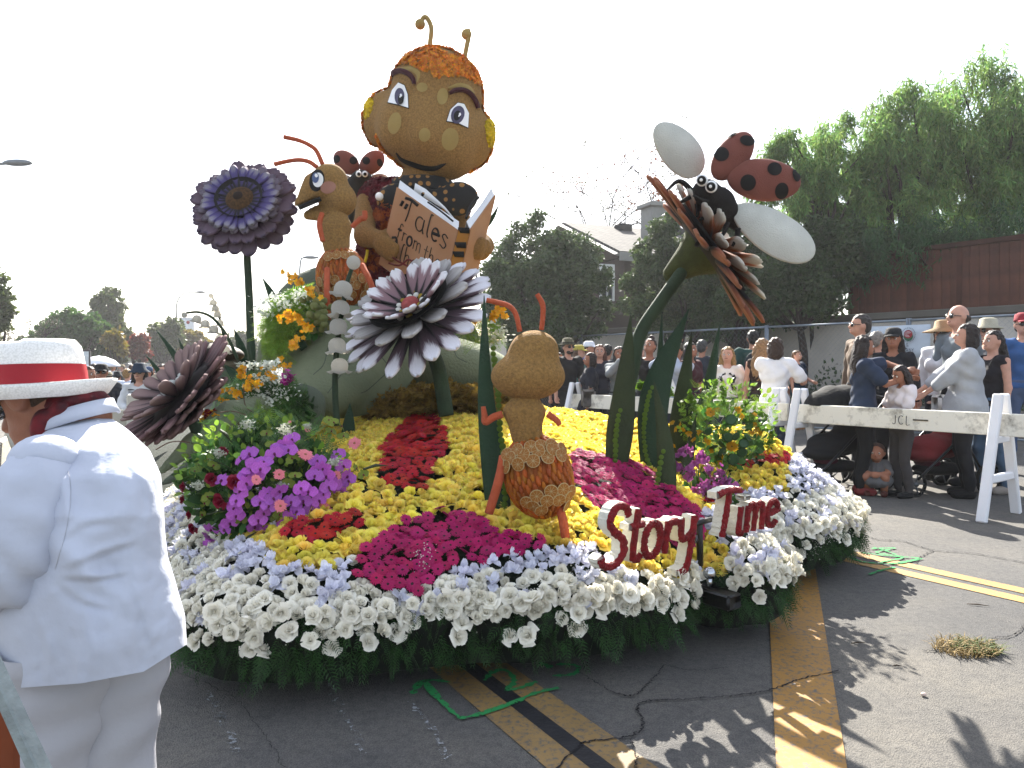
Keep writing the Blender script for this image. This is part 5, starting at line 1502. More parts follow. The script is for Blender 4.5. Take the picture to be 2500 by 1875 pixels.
# ---------------------------------------------------------------- blades
BLADE = mat('blade_green', '#24432a', .75, .22, 4, .5, 70, col2='#2f5133', trans=.06); BLADE2 = mat('blade_olive', '#3a4824', .75, .22, 4, .5, 70, trans=.08)
BUTT = mat('button_green', '#79a12a', .85, .25, 60, .8, 200)
BUTTON = MB().addg(ball((0, 0, 0), (1, 1, .55), 12, 8)).mesh('button_flower', BUTT)
def blade(label, base, tip, w, bend=(0, 0), m=BLADE, mid=.35, buttons=None, d0=None, d1=None, fold=.25, name='blade_leaf', bs=.016):
    if base[1] > 1000 and d0 < 5: d0 = sd(*base) + .02; d1 = d0 + .12
    d1 = d0 if d1 is None else d1
    b0 = P(*base, d0); t0 = P(*tip, d1); S0 = d0 / FPX
    md = P((base[0] + tip[0]) / 2 + bend[0], (base[1] + tip[1]) / 2 + bend[1], (d0 + d1) / 2)
    cl = curve([b0 - (t0 - b0) * .06, md, t0], 16); g = []
    for i, c in enumerate(cl):
        s = i / 15; T = cl[min(i + 1, 15)] - cl[max(i - 1, 0)]; T /= np.linalg.norm(T)
        side = np.cross(T, [0, 1.0, 0]); side /= np.linalg.norm(side)
        ww = w * S0 / 2 * (.62 + .38 * sin(min(1, s / mid) * PI / 2) if s < mid else max(.015, (1 - ((s - mid) / (1 - mid)) ** 1.35)))
        g.append([c + side * ww * t + np.array([0, 1.0, 0]) * fold * ww * abs(t) for t in (-1, -.5, 0, .5, 1)])
    rt = thing(name, label, 'leaf blade', b0)
    part('leaf', MB().addg(thick_sheet(np.array(g), .012)), m, rt)
    if buttons:
        q = curve([(*p, 0) for p in buttons], 80)[:, :2]; L = np.concatenate([[0], np.cumsum(np.linalg.norm(np.diff(q, axis=0), axis=1))])
        n = int(L[-1] * S0 / (bs * 1.75)); r = np.random.default_rng(3)
        for k in range(n + 1):
            t = L[-1] * k / max(n, 1); x = np.interp(t, L, q[:, 0]) + r.normal(0, 1.2); y = np.interp(t, L, q[:, 1])
            dd = np.interp(y, sorted((tip[1], base[1])), [d1, d0]) - .028
            inst('button_flower', BUTTON, rt, TM(P(x, y, dd), rotx(PI / 2) @ rand_rot(r, .3), bs * r.uniform(.85, 1.15)))
    return rt
blade('broad dark green blade with a row of lime buttons, leftmost of the right hand cluster', (1503, 1150), (1540, 766), 66, (3, 0), BLADE2, .3, [(1512, 1002), (1504, 1060), (1502, 1125)], 4.35, 4.5)
blade('widest green blade leaning right with a long curved row of lime buttons', (1598, 1165), (1681, 755), 74, (-38, 0), BLADE, .45, [(1590, 946), (1580, 985), (1572, 1040), (1576, 1090), (1585, 1145)], 4.45, 4.6)
blade('slim green blade rising behind the widest blade of the right cluster', (1606, 1100), (1616, 760), 26, (-2, 0), BLADE, .3, None, 4.75, 4.8)
blade('tall dark blade standing between the widest blade and the curled one', (1655, 1150), (1688, 810), 54, (-4, 0), BLADE2, .35, None, 4.5, 4.6)
blade('narrow curled blade with light edges, rightmost of the right hand cluster', (1700, 1090), (1757, 792), 36, (4, 10), BLADE, .3, None, 4.55, 4.65, .9)
blade('short front blade with lime buttons at the foot of the right cluster', (1632, 1215), (1596, 930), 46, (8, 0), BLADE2, .3, [(1617, 1102), (1611, 1140), (1603, 1185)], 4.2, 4.25)
blade('thin pointed blade tilted left at the foot of the right cluster', (1668, 1190), (1700, 1010), 30, (0, 0), BLADE2, .3, None, 4.35, 4.4)
blade('tall straight teal blade with lime buttons just left of the rear view ant', (1222, 1262), (1182, 722), 62, (-14, 0), BLADE, .12, [(1202, 850), (1207, 880), (1214, 940), (1222, 1040), (1227, 1110), (1230, 1180), (1233, 1245)], 4.1, 4.25)
blade('long blade with a pale edge in front of the grey stone, left of the lilies', (765, 1070), (703, 856), 48, (-3, 0), BLADE2, .3, None, 4.5, 4.65)
blade('stubby dark blade in front of the grey stone beside the orchid bouquet', (848, 1075), (855, 985), 32, (0, 0), BLADE, .3, None, 4.3, 4.3)
for lab, b, t, w, d in (('leftmost thin green blade behind the wine daisy', (420, 960), (356, 866), 16, 5.3), ('tall thin green blade second from left behind the wine daisy', (450, 910), (382, 805), 16, 5.5), ('upright dark blade third from left behind the wine daisy', (456, 910), (437, 826), 15, 5.5),
                        ('dark triangular blade below the tall purple daisy', (594, 890), (572, 803), 26, 5.6), ('dark wide blade below the grey mushroom cap', (590, 945), (548, 890), 34, 5.2), ('slim blade poking up right of the purple daisy stem', (676, 760), (641, 678), 22, 5.7), ('dark slanting blade under the yellow orchid sprays', (738, 845), (652, 734), 28, 5.3), ('small dark blade among white blossoms above the stone', (712, 768), (692, 716), 20, 5.3),
                        ('thin twisted leaf hugging the purple daisy stem', (618, 880), (600, 742), 14, 5.9), ('dark leaf tip showing behind the right book edge', (1180, 560), (1218, 500), 12, 7.2)):
    blade(lab, b, t, w, (4, 0), BLADE, .3, None, d)

# ---------------------------------------------------------------- grey-green stones / giant leaves
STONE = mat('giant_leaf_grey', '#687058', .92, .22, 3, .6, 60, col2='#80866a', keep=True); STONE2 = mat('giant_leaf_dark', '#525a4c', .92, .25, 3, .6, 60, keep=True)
def veined(X, Y, Z): return .006 * np.sin(X * 9 + Z * 6) + .004 * np.sin(Z * 17 - X * 8)
def stone(label, prims, m=STONE, vox=.03, k=.08, veins=None, d=None):
    mb = sdf(prims, vox, k, disp=veined); rt = thing('giant_leaf', label, 'giant leaf', prims[0][1])
    body = part('leaf', mb, m, rt); bv = bvh_of(mb)
    for v in veins or []:
        part('vein', MB().addg(decal_band(bv, curve(v, 12), 2.2, d, .004, 3, 2.0)), STONE2, body)
stone('largest smooth grey green leaf behind the white lily bells', [('e', P(868, 880, 5.5), (.52, .13, .42), rotx(-.35) @ roty(-.5)), ('e', P(800, 870, 5.45), (.28, .12, .4), rotx(-.35) @ roty(.12)), ('e', P(800, 940, 5.3), (.26, .14, .24), rotx(-.4))], STONE, .03, .1,
      [[(940, 800), (860, 880), (800, 960)], [(800, 850), (790, 890), (765, 915)], [(950, 905), (900, 950), (880, 960)], [(930, 870), (948, 892), (960, 905)]], 5.4)
stone('grey green leaf lit on top, right of the white tipped daisy stem', [('e', P(1120, 905, 5.9), (.46, .3, .24), roty(.12)), ('e', P(1060, 900, 5.9), (.3, .28, .2))], STONE, .03, .1, [[(1105, 840), (1115, 870), (1140, 885)]], 5.8)
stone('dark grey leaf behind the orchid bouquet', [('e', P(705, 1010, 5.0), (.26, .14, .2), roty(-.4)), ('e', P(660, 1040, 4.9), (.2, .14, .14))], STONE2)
stone('arching grey leaf under the yellow orchid sprays', [('c', P(640, 905, 5.45), .05, P(655, 845, 5.45), .06), ('c', P(655, 845, 5.45), .06, P(690, 800, 5.45), .065), ('c', P(690, 800, 5.45), .065, P(735, 790, 5.45), .04)], STONE, .02, .03)
stone('long grey leaf sloping down left of the orchid bouquet', [('c', P(395, 1150, 4.15), .02, P(470, 1085, 4.25), .06), ('c', P(470, 1085, 4.25), .06, P(560, 1010, 4.4), .07), ('c', P(560, 1010, 4.4), .07, P(640, 985, 4.6), .05)], STONE, .02, .03)
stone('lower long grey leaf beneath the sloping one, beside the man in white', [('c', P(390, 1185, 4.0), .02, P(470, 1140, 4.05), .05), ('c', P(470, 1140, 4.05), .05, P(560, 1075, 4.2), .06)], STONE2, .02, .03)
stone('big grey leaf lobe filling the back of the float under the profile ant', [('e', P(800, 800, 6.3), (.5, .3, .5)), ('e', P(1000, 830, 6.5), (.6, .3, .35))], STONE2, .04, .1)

# mushroom
D = 5.4; S = D / FPX
RMU = thing('giant_mushroom', 'grey giant mushroom with dark brown cap behind the wine daisy', 'mushroom', P(545, 1010, D))
part('stalk', sdf([('c', P(552, 1020, D), 52 * S, P(545, 880, D), 34 * S)], .02, .02), mat('mushroom_grey', '#7b7a74', .9, .25, 5, .3, 60), RMU)
part('cap', sdf([('e', P(536, 862, D), (58 * S, .17, 22 * S), roty(.1)), ('e', P(505, 870, D - .02), (22 * S, .12, 34 * S), roty(.5))], .014, .04), mat('mushroom_cap', '#3a241c', .7, .4, 8, .3, 80), RMU)
part('gill', MB().addg(lathe([(.0, 0), (36 * S, 0), (52 * S, -.035), (20 * S, -.07), (.0, -.07)], 24, False), 0, TM(P(540, 880, D))), mat('mushroom_gill', '#94866f', .9, .2, 30), RMU)

# ---------------------------------------------------------------- lily of the valley
BELLM = mat('lily_white', '#f8f4ea', .95, .05, 14, .9, 130, trans=.5)
_bp = [(0.0, .82), (.3, .79), (.6, .64), (.82, .36), (.9, .02), (.86, -.3), (.84, -.5), (.95, -.64), (1.2, -.72), (1.16, -.77), (.82, -.6), (.6, -.45), (.0, -.35)]
_bv, _bf = lathe(_bp, 24, False); _ba = np.arctan2(_bv[:, 1], _bv[:, 0]); _bm = _bv[:, 2] < -.55; _bv[_bm, :2] *= (1 + .13 * np.cos(6 * _ba[_bm]))[:, None]; _bv[_bm, 2] += .1 * np.cos(6 * _ba[_bm])
BELL = MB().add(_bv, _bf).mesh('bell', BELLM); BUD = MB().addg(ball((0, 0, 0), 1, 16, 10)).mesh('bud', BELLM)
def lily(label, bells, stem, d, r_st):
    rt = thing('lily_stalk', label, 'lily stalk', P(*stem[-1], d))
    part('stem', MB().addg(tubes([P(*p, d + .02) for p in stem], [r_st * .6, r_st], 24, 8)), STEM, rt)
    r = np.random.default_rng(2)
    for i, (x, y, s) in enumerate(bells):
        M = TM(P(x, y, d - .02), rotz(r.uniform(0, 6)) @ rotx(r.normal(0, .12)), s * d / FPX)
        inst('bud' if i == 0 else 'bell', BUD if i == 0 else BELL, rt, M)
lily('column of fluffy white lily bells in front of the largest grey leaf', [(863, 641, 17), (838, 706, 25), (831, 753, 25), (826, 797, 24), (823, 844, 24), (829, 893, 23)], [(861, 650), (848, 690), (835, 760), (822, 850), (818, 950), (823, 1040)], 4.55, .02)
lily('arching stalk of white lily bells hanging over the mushroom', [(450, 769, 7), (481, 779, 12), (501, 791, 12), (522, 804, 12.5), (537, 828, 13), (549, 854, 13)], [(455, 764), (484, 762), (513, 772), (537, 795), (559, 829), (581, 880)], 5.2, .012)
lily('upright stalk of white lily bells rising behind the arching one', [(515, 722, 6), (521, 739, 9.5), (526, 753, 9.5), (531, 768, 9.5), (537, 788, 9.5)], [(518, 724), (532, 760), (540, 795), (548, 830)], 5.6, .01)

# ---------------------------------------------------------------- bouquets
def bouquet(label, c, parts, name='bouquet'):
    return thing(name, label, 'bouquet', c)
LEAFG = geo(LEAF)
def foliage(rt, name, centre, rad, n, size, m, seed, d=None, up=.4, poly=None, geo_=None):
    r = np.random.default_rng(seed); Ms = []
    while len(Ms) < n:
        v = r.normal(size=3); v /= np.linalg.norm(v); q = centre + v * np.asarray(rad) * r.uniform(.35, 1) ** .5
        if poly is not None:
            px, py = proj(q)
            if not inpoly(px, py, poly)[0]: continue
        dr = v + r.normal(0, .5, 3) + [0, -.2, up]
        R = frame(np.cross(dr, r.normal(size=3)), dr); R = np.stack([np.cross(dr / np.linalg.norm(dr), R[:, 2]), dr / np.linalg.norm(dr), R[:, 2]], 1)
        Ms.append(TM(q, R, size * r.uniform(.6, 1.4)))
    mb = MB(); add_scatter(mb, geo_ or LEAFG, Ms); return part(name, mb, m, rt, kind='stuff')
FERNG = FR
def flowers_at(rt, name, mes, pts, z, c, rad, size, seed, tilt=.35, dep=None):
    r = np.random.default_rng(seed)
    for i, p in enumerate(pts):
        px, py = z(p[0], p[1]); s = p[2] if len(p) > 2 else size
        q0 = P(px, py, c[1]); t = np.clip(((q0[0] - c[0]) / rad[0]) ** 2 + ((q0[2] - c[2]) / rad[2]) ** 2, 0, 1)
        dd = c[1] - rad[1] * math.sqrt(1 - t) * .95 + r.uniform(-.02, .02); q = P(px, py, dd)
        n = (q - c) / np.asarray(rad) ** 2; n = n / np.linalg.norm(n) + np.array([0, -.9, .15]); n /= np.linalg.norm(n)
        up = frame(n)
        # flower's y axis up
        yv = np.array([0, 0, 1.0]) - n * n[2]; yv /= np.linalg.norm(yv); R = np.stack([np.cross(yv, n), yv, n], 1)
        inst(name, mes[i % len(mes)], rt, TM(q, R @ rotz(r.normal(0, .3)) @ rotx(r.normal(0, tilt)) @ roty(r.normal(0, tilt)), s))
OM = [g.mesh('orchid', [ORCH, ORCHC]) for g in ORCHIDS]
LIME = mat('orchid_lime', '#9aae3c', .5, .2, 6, trans=.35, rnd=.15); OL = [g.mesh('lime_orchid', [LIME, mat('lime_lip', '#8a3a3a', .5, .2)]) for g in ORCHIDS]
PG = [gerbera_geo(s, 18, .26).mesh('pink_gerbera', [PINK, PINKC, mat('gerbera_pink_mid', '#c98a5a', .8, .2)]) for s in (81, 82)]
DR = [rose_geo(s, .8).mesh('red_rose', mat('rose_crimson', '#a8123c', .55, .2, 8, trans=.2, rnd=.15)) for s in (83, 84)]
c1 = P(640, 1180, sd(640, 1300) + .12); rad1 = np.array([.41, .34, .30])
B1 = bouquet('lush bouquet of purple orchids, pink gerberas and lime blooms on the left of the float', c1, None)
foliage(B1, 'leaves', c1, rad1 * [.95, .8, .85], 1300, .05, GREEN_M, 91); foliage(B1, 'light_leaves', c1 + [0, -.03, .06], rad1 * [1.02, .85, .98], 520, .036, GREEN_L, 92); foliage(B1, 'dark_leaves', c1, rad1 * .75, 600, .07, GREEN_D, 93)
foliage(B1, 'fern_sprays', c1 + [0, 0, .08], rad1 * [1.0, .9, 1.05], 420, .09, GREEN_M, 94, geo_=FERNG)
flowers_at(B1, 'orchid', OM, [(1050, 450), (1100, 405), (1000, 490), (960, 520), (1080, 490), (850, 640), (800, 610), (880, 590), (740, 700), (700, 780), (770, 660), (690, 820), (730, 760), (820, 700), (1310, 580), (1350, 640), (1290, 700), (1380, 700), (1310, 650), (1480, 540), (1520, 620), (1550, 700), (1450, 770), (1400, 790), (1500, 830), (1560, 740), (900, 850), (850, 915), (950, 880), (1000, 820), (920, 940), (1180, 800), (1240, 830), (1200, 900), (1100, 910), (1150, 990), (1260, 980), (1320, 900), (1330, 1065), (1260, 1080), (1380, 1100), (1100, 1120), (1180, 1130), (1050, 1090), (830, 1060), (870, 1000), (800, 1110), (880, 1160), (660, 900), (640, 960), (450, 1130), (420, 1195), (440, 1250), (600, 1080), (560, 1130), (650, 1020), (1500, 900), (1350, 850), (1090, 1040), (1220, 1040), (760, 520), (700, 560), (540, 740)], zG, c1 - [0, .03, 0], rad1, .044, 95)
flowers_at(B1, 'pink_gerbera', PG, [(1612, 440, .034), (1212, 535, .038), (1000, 690, .028), (815, 735, .025), (1460, 700, .028), (1010, 945, .031), (1365, 975, .038), (925, 580, .018), (1080, 270, .014), (1230, 330, .016)], zG, c1 - [0, .05, 0], rad1, .03, 96)
flowers_at(B1, 'red_rose', DR, [(220, 790, .022), (215, 895, .018), (515, 910, .03), (450, 730, .024), (630, 750, .026), (545, 500, .018), (300, 1130, .022), (270, 1020, .02)], zG, c1 - [0, .03, 0], rad1, .02, 97)
flowers_at(B1, 'lime_orchid', OL, [(360, 600), (320, 660), (900, 360), (940, 450), (1440, 270), (1500, 300), (1400, 250), (1520, 380), (720, 930), (740, 860), (400, 920), (380, 1010), (420, 870), (980, 1060), (1620, 640), (1680, 690), (1420, 340), (470, 620), (430, 560), (1000, 1010), (690, 1060), (1100, 560), (600, 880), (1130, 700), (1080, 760)], zG, c1, rad1, .032, 98)
wf = MB(); r_ = np.random.default_rng(99); Ms = []
for cx, cy, s in ((1050, 330, 70), (740, 290, 60), (510, 520, 50), (340, 780, 45), (1450, 590, 40), (1020, 780, 35), (1230, 300, 30)):
    for _ in range(110):
        q = P(*zG(cx + r_.normal(0, s * .5), cy + r_.normal(0, s * .35)), c1[1] - .3 + r_.normal(0, .02)); Ms.append(TM(q, rand_rot(r_, 1), .0055))
add_scatter(wf, geo(SMALL[0]), Ms); part('white_lace_blossoms', wf, mat('lace_white', '#d5d8c4', .7, .1, trans=.3), B1, kind='stuff')
bl = MB()
for a, b, w in (([(520, 330)], [(620, 440)], 40), ([(700, 520)], [(800, 580)], 22), ([(430, 560)], [(700, 710)], 10), ([(670, 1280)], [(830, 1150)], 26), ([(1680, 650)], [(1890, 620)], 30), ([(410, 1015)], [(660, 990)], 16)):
    p, q = P(*zG(*a[0]), c1[1] - .3), P(*zG(*b[0]), c1[1] - .28); bl.addg(tube([p, (p + q) / 2 + [0, 0, .01], q], [w * .0006, w * .0009, .002], 6, True, .25))
part('strap_leaves', bl, BLADE2, B1)
vine = mat('vine_twig', '#7a5a48', .8, .2)
part('curly_twig', MB().addg(tubes(PL([(0, 490), (120, 430), (260, 430), (370, 480)], zG, c1[1] + .05), [.003], 20, 5)).addg(tubes(PL([(520, 190), (620, 180), (730, 215), (670, 270), (690, 330)], zG, c1[1] + .1), [.003], 20, 5)), vine, B1)

# yellow and green bouquet on the right
c2 = P(1775, 1045, 4.95); rad2 = np.array([.30, .24, .24])
B2_ = bouquet('loose yellow and green bouquet beside the tall blades on the right', c2, None)
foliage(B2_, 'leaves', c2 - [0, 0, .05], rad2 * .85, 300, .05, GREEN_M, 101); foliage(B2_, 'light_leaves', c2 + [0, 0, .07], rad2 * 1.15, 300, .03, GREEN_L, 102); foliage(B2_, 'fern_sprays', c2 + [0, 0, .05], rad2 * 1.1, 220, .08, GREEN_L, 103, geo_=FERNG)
YG = [gerbera_geo(s, 18, .25).mesh('yellow_gerbera', [mat('gerbera_gold', '#e6ac14', .6, .12, trans=.25, rnd=.1), mat('gerbera_gold_eye', '#b07a10', .8, .2), mat('gerbera_gold_mid', '#8a7a20', .8, .2)]) for s in (104, 105)]
flowers_at(B2_, 'yellow_gerbera', YG, [(1225, 525, .032), (1440, 865, .042), (1300, 500, .022)], zH, c2, rad2, .03, 106)
YF = [small_geo(s, 6, .9).mesh('freesia', mat('freesia_yellow', '#e9b21a', .5, .15, trans=.35, rnd=.12)) for s in (107, 108)]
flowers_at(B2_, 'freesia', YF, [(1190, 800), (1200, 830), (1245, 910), (1110, 735), (1085, 730), (1010, 750), (1040, 790), (1000, 740), (1010, 870), (930, 650), (960, 690), (845, 640), (855, 690), (855, 850), (1490, 490), (1510, 510), (1640, 720), (1680, 750), (1700, 700), (1740, 740), (1690, 650), (1665, 560), (1800, 915), (1780, 890), (1810, 935), (1360, 970), (1330, 1035), (690, 640), (690, 690), (600, 910), (1530, 570)], zH, c2, rad2 * 1.1, .021, 109, .8)
RL_ = MB().addg(ball((0, 0, 0), (1, 1, .04), 14, 4)).mesh('round_leaf', mat('galax_leaf', '#3d6b3a', .4, .2, 8, trans=.25, rnd=.25))
flowers_at(B2_, 'round_leaf', [RL_], [(1650, 960, .042), (1340, 930, .036), (1450, 1000, .04), (1560, 840, .032), (1400, 780, .032), (1250, 880, .03), (1480, 770, .03), (1330, 850, .03), (1600, 780, .03), (1200, 720, .026), (1540, 930, .034), (1300, 990, .03), (1430, 600, .036)], zH, c2 - [0, .02, 0], rad2, .03, 110, .5)
bi = MB(); r_ = np.random.default_rng(111); Ms = []
for line in ([(1290, 200), (1240, 300), (1190, 420), (1200, 540)], [(1340, 270), (1350, 360), (1345, 470)], [(1600, 410), (1570, 480), (1530, 560)], [(1780, 560), (1680, 540), (1590, 600)], [(1830, 720), (1840, 790), (1815, 860)], [(1010, 330), (1040, 420), (1060, 520)], [(500, 230), (500, 290)], [(800, 290), (810, 350)]):
    q = curve(PL(line, zH, c2[1] - .06), 12); bi.addg(tube(q, .003, 5))
    for p in q:
        for _ in range(5): Ms.append(TM(p + r_.normal(0, .009, 3), rand_rot(r_, 1.2), .013))
part('bell_stalks', bi, GREEN_L, B2_); bb = MB(); add_scatter(bb, geo(SMALL[1]), Ms); part('green_bells', bb, mat('bells_green', '#86b53c', .6, .2, trans=.4, rnd=.2, isl=True), B2_, kind='stuff')
for a, b in (((1460, 410), (1290, 690)), ((1520, 370), (1380, 660)), ((1830, 565), (1560, 800))):
    part('strap_leaf', MB().addg(tube([P(*zH(*a), c2[1] - .1), (P(*zH(*a), c2[1] - .1) + P(*zH(*b), c2[1] - .1)) / 2, P(*zH(*b), c2[1] - .05)], [.002, .011, .008], 6, True, .3)), BLADE2, B2_)
# pink freesia clump
c3 = P(1735, 1170, 4.45); poly3 = [zH(*p) for p in [(780, 1000), (960, 870), (1150, 930), (1300, 1020), (1440, 1180), (1555, 1340), (1250, 1390), (1080, 1450), (980, 1400), (1080, 1250), (890, 1180)]]
B3 = bouquet('clump of magenta freesias above the word Time', c3, None)
FM = [small_geo(s, 6, .8).mesh('freesia', mat('freesia_pink', '#b8409c', .5, .3, 60, trans=.3, rnd=.2, hue=.02, col2='#d77fc4')) for s in (112, 113, 114)]
r_ = np.random.default_rng(115); k = 0
while k < 120:
    x, y = r_.uniform(780, 1560), r_.uniform(860, 1460)
    if not inpoly(np.array([zH(x, y)[0]]), np.array([zH(x, y)[1]]), poly3)[0] or (sin(x * .021) * sin(y * .023) < -.35): continue
    flowers_at(B3, 'freesia', [FM[k % 3]], [(x, y)], zH, c3, np.array([.25, .12, .22]), r_.uniform(.018, .026), 500 + k, .8); k += 1
st = MB()
for _ in range(70):
    x, y = r_.uniform(830, 1450), r_.uniform(1050, 1400); a = P(*zH(x, y), 4.42); st.addg(tube([a, P(*zH(x * .55 + 480, min(1520, y + 330)), 4.5)], .0022, 4))
part('stems', st, GREEN_M, B3); foliage(B3, 'leaves', c3 - [0.02, -.05, .12], (.2, .08, .15), 220, .05, GREEN_M, 116)
# yellow orchid sprays with ferns on the back left
c4 = P(740, 800, 5.25)
B4 = bouquet('yellow orchid sprays, ferns and pale viburnum above the grey leaves', c4, None)
def spray(rt, line, d, seed, n=None, size=.021, m=GOLD, name='orchid_spray'):
    q = curve(PL(line, zF, d), 40); r = np.random.default_rng(seed); L = np.linalg.norm(np.diff(q, axis=0), axis=1).sum(); n = n or int(L / .0085)
    stm = part('spray_stem', MB().addg(tube(q + [0, .01, 0], .003, 5)), GREEN_M, rt)
    Ms = []
    for k in range(n):
        p = q[r.integers(0, 40)] + r.normal(0, .018, 3); Ms.append(TM(p, frame(np.array([r.normal(0, .6), -1, r.normal(0, .5)])) @ rotz(r.uniform(0, 6)), size * r.uniform(.7, 1.25)))
    mb = MB(); add_scatter(mb, geo(SMALL[seed % 2]), Ms); part(name, mb, m, rt, kind='stuff')
for i, (l, d) in enumerate((([(1540, 50), (1650, 110), (1750, 180), (1860, 290)], 5.0), ([(1460, 500), (1580, 440), (1640, 500), (1760, 580), (1690, 640)], 4.9), ([(1650, 690), (1640, 750), (1580, 800)], 4.9))): spray(B4, l, d, 120 + i)
foliage(B4, 'fern_sprays', P(722, 765, 5.3), (.17, .14, .17), 300, .11, GREEN_L, 125, geo_=FERNG); foliage(B4, 'feather_fern', P(672, 815, 5.25), (.11, .1, .17), 420, .09, GREEN_L, 126, geo_=FERNG); foliage(B4, 'leaves', P(735, 775, 5.35), (.16, .12, .16), 220, .06, GREEN_M, 127)
vib = MB().addg(ball((0, 0, 0), 1, 10, 7)).mesh('viburnum_ball', mat('viburnum', '#aeb76a', .8, .25, 60, .8, 200, rnd=.12)); r_ = np.random.default_rng(128)
for _ in range(46): inst('viburnum_ball', vib, B4, TM(P(*zF(1850 + r_.normal(0, 55), 450 + r_.normal(0, 85)), 5.05 + r_.normal(0, .04)), rand_rot(r_, 1), r_.uniform(.017, .028)))
Ms = []
for cx, cy, sx, sy in ((1400, 300, 90, 30), (1600, 290, 130, 50), (1450, 360, 120, 40), (1290, 430, 60, 30), (1700, 260, 60, 40)):
    for _ in range(55): Ms.append(TM(P(*zF(cx + r_.normal(0, sx), cy + r_.normal(0, sy)), 5.15 + r_.normal(0, .05)), rand_rot(r_, 1.2), r_.uniform(.008, .015)))
wf = MB(); add_scatter(wf, geo(SMALL[0]), Ms); part('white_blossoms', wf, mat('blossom_white', '#dfe3d6', .6, .08, trans=.35), B4, kind='stuff')
c5 = P(640, 960, 4.8)
B5 = bouquet('spilling yellow orchids and white blossoms left of the largest grey leaf', c5, None)
for i, (l, d) in enumerate((([(1080, 990), (1100, 1060), (1200, 1110)], 4.6), ([(1150, 1130), (1200, 1180), (1120, 1160)], 4.6), ([(1270, 990), (1330, 1040), (1390, 1060)], 4.6), ([(820, 1200), (950, 1250), (1080, 1210), (1240, 1160)], 4.5), ([(770, 1310), (860, 1330), (940, 1370)], 4.5), ([(1490, 890), (1510, 950), (1550, 990)], 4.7))): spray(B5, l, d, 130 + i, size=.018)
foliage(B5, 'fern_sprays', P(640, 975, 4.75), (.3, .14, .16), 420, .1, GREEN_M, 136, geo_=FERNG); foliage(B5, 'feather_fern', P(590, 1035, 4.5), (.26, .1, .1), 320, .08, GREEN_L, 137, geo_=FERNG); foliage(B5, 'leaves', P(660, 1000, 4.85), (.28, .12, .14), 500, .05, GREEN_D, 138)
Ms = []
for cx, cy, sx, sy in ((1200, 1260, 90, 60), (1350, 1100, 80, 40), (1480, 1230, 90, 50), (1330, 1350, 60, 50), (1360, 950, 50, 25), (1130, 1580, 60, 40), (1200, 960, 90, 20)):
    for _ in range(80): Ms.append(TM(P(*zF(cx + r_.normal(0, sx), cy + r_.normal(0, sy)), 4.6 + r_.normal(0, .06)), rand_rot(r_, 1.2), r_.uniform(.006, .013)))
wf = MB(); add_scatter(wf, geo(SMALL[1]), Ms); part('white_blossoms', wf, MATS['blossom_white'], B5, kind='stuff')
part('curly_twig', MB().addg(tubes(PL([(840, 1440), (950, 1415), (1080, 1440), (1130, 1490), (1060, 1500), (1050, 1600)], zF, 4.4), [.004], 30, 5)).addg(tubes(PL([(1100, 1180), (1110, 1350), (1180, 1430), (1270, 1465)], zF, 4.4), [.003], 20, 5)), vine, B5)
part('purple_orchid_cluster', (lambda mb: (add_scatter(mb, geo(SMALL[0]), [TM(P(*zF(1545 + r_.normal(0, 30), 1105 + r_.normal(0, 32)), 4.65), rand_rot(r_, .8), .022) for _ in range(24)]), mb)[1])(MB()), FREE, B5, kind='stuff')
spray(B5, [(700, 1560), (740, 1500), (790, 1460)], 4.35, 141, 60, .016, mat('ranunculus_red', '#a3131c', .6, .2, trans=.2, rnd=.2, isl=True), 'red_blossoms'); spray(B5, [(770, 1480), (830, 1450)], 4.35, 142, 30, .02)
# small yellow orchids behind the rear view ant
c6 = P(1190, 800, 5.0); B6 = bouquet('yellow orchid sprig with white sweet peas behind the teal blade', c6, None)
for i, l in enumerate(([(1150, 782), (1160, 772), (1172, 768)], [(1196, 775), (1215, 762), (1232, 768)])):
    q = curve([P(*p, 5.0) for p in l], 30); Ms = [TM(q[r_.integers(0, 30)] + r_.normal(0, .018, 3), frame(np.array([r_.normal(0, .5), -1, r_.normal(0, .5)])), .022) for _ in range(22)]
    mb = MB(); add_scatter(mb, geo(SMALL[i]), Ms); part('orchid_spray', mb, GOLD, B6, kind='stuff')
Ms = [TM(P(1218 + r_.normal(0, 14), 815 + r_.normal(0, 16), 4.95 + r_.normal(0, .03)), rand_rot(r_, 1), .014) for _ in range(60)]
mb = MB(); add_scatter(mb, geo(SMALL[0]), Ms); part('white_blossoms', mb, MATS['blossom_white'], B6, kind='stuff')
foliage(B6, 'fern_sprays', P(1180, 815, 5.05), (.16, .1, .07), 140, .08, GREEN_L, 145, geo_=FERNG)

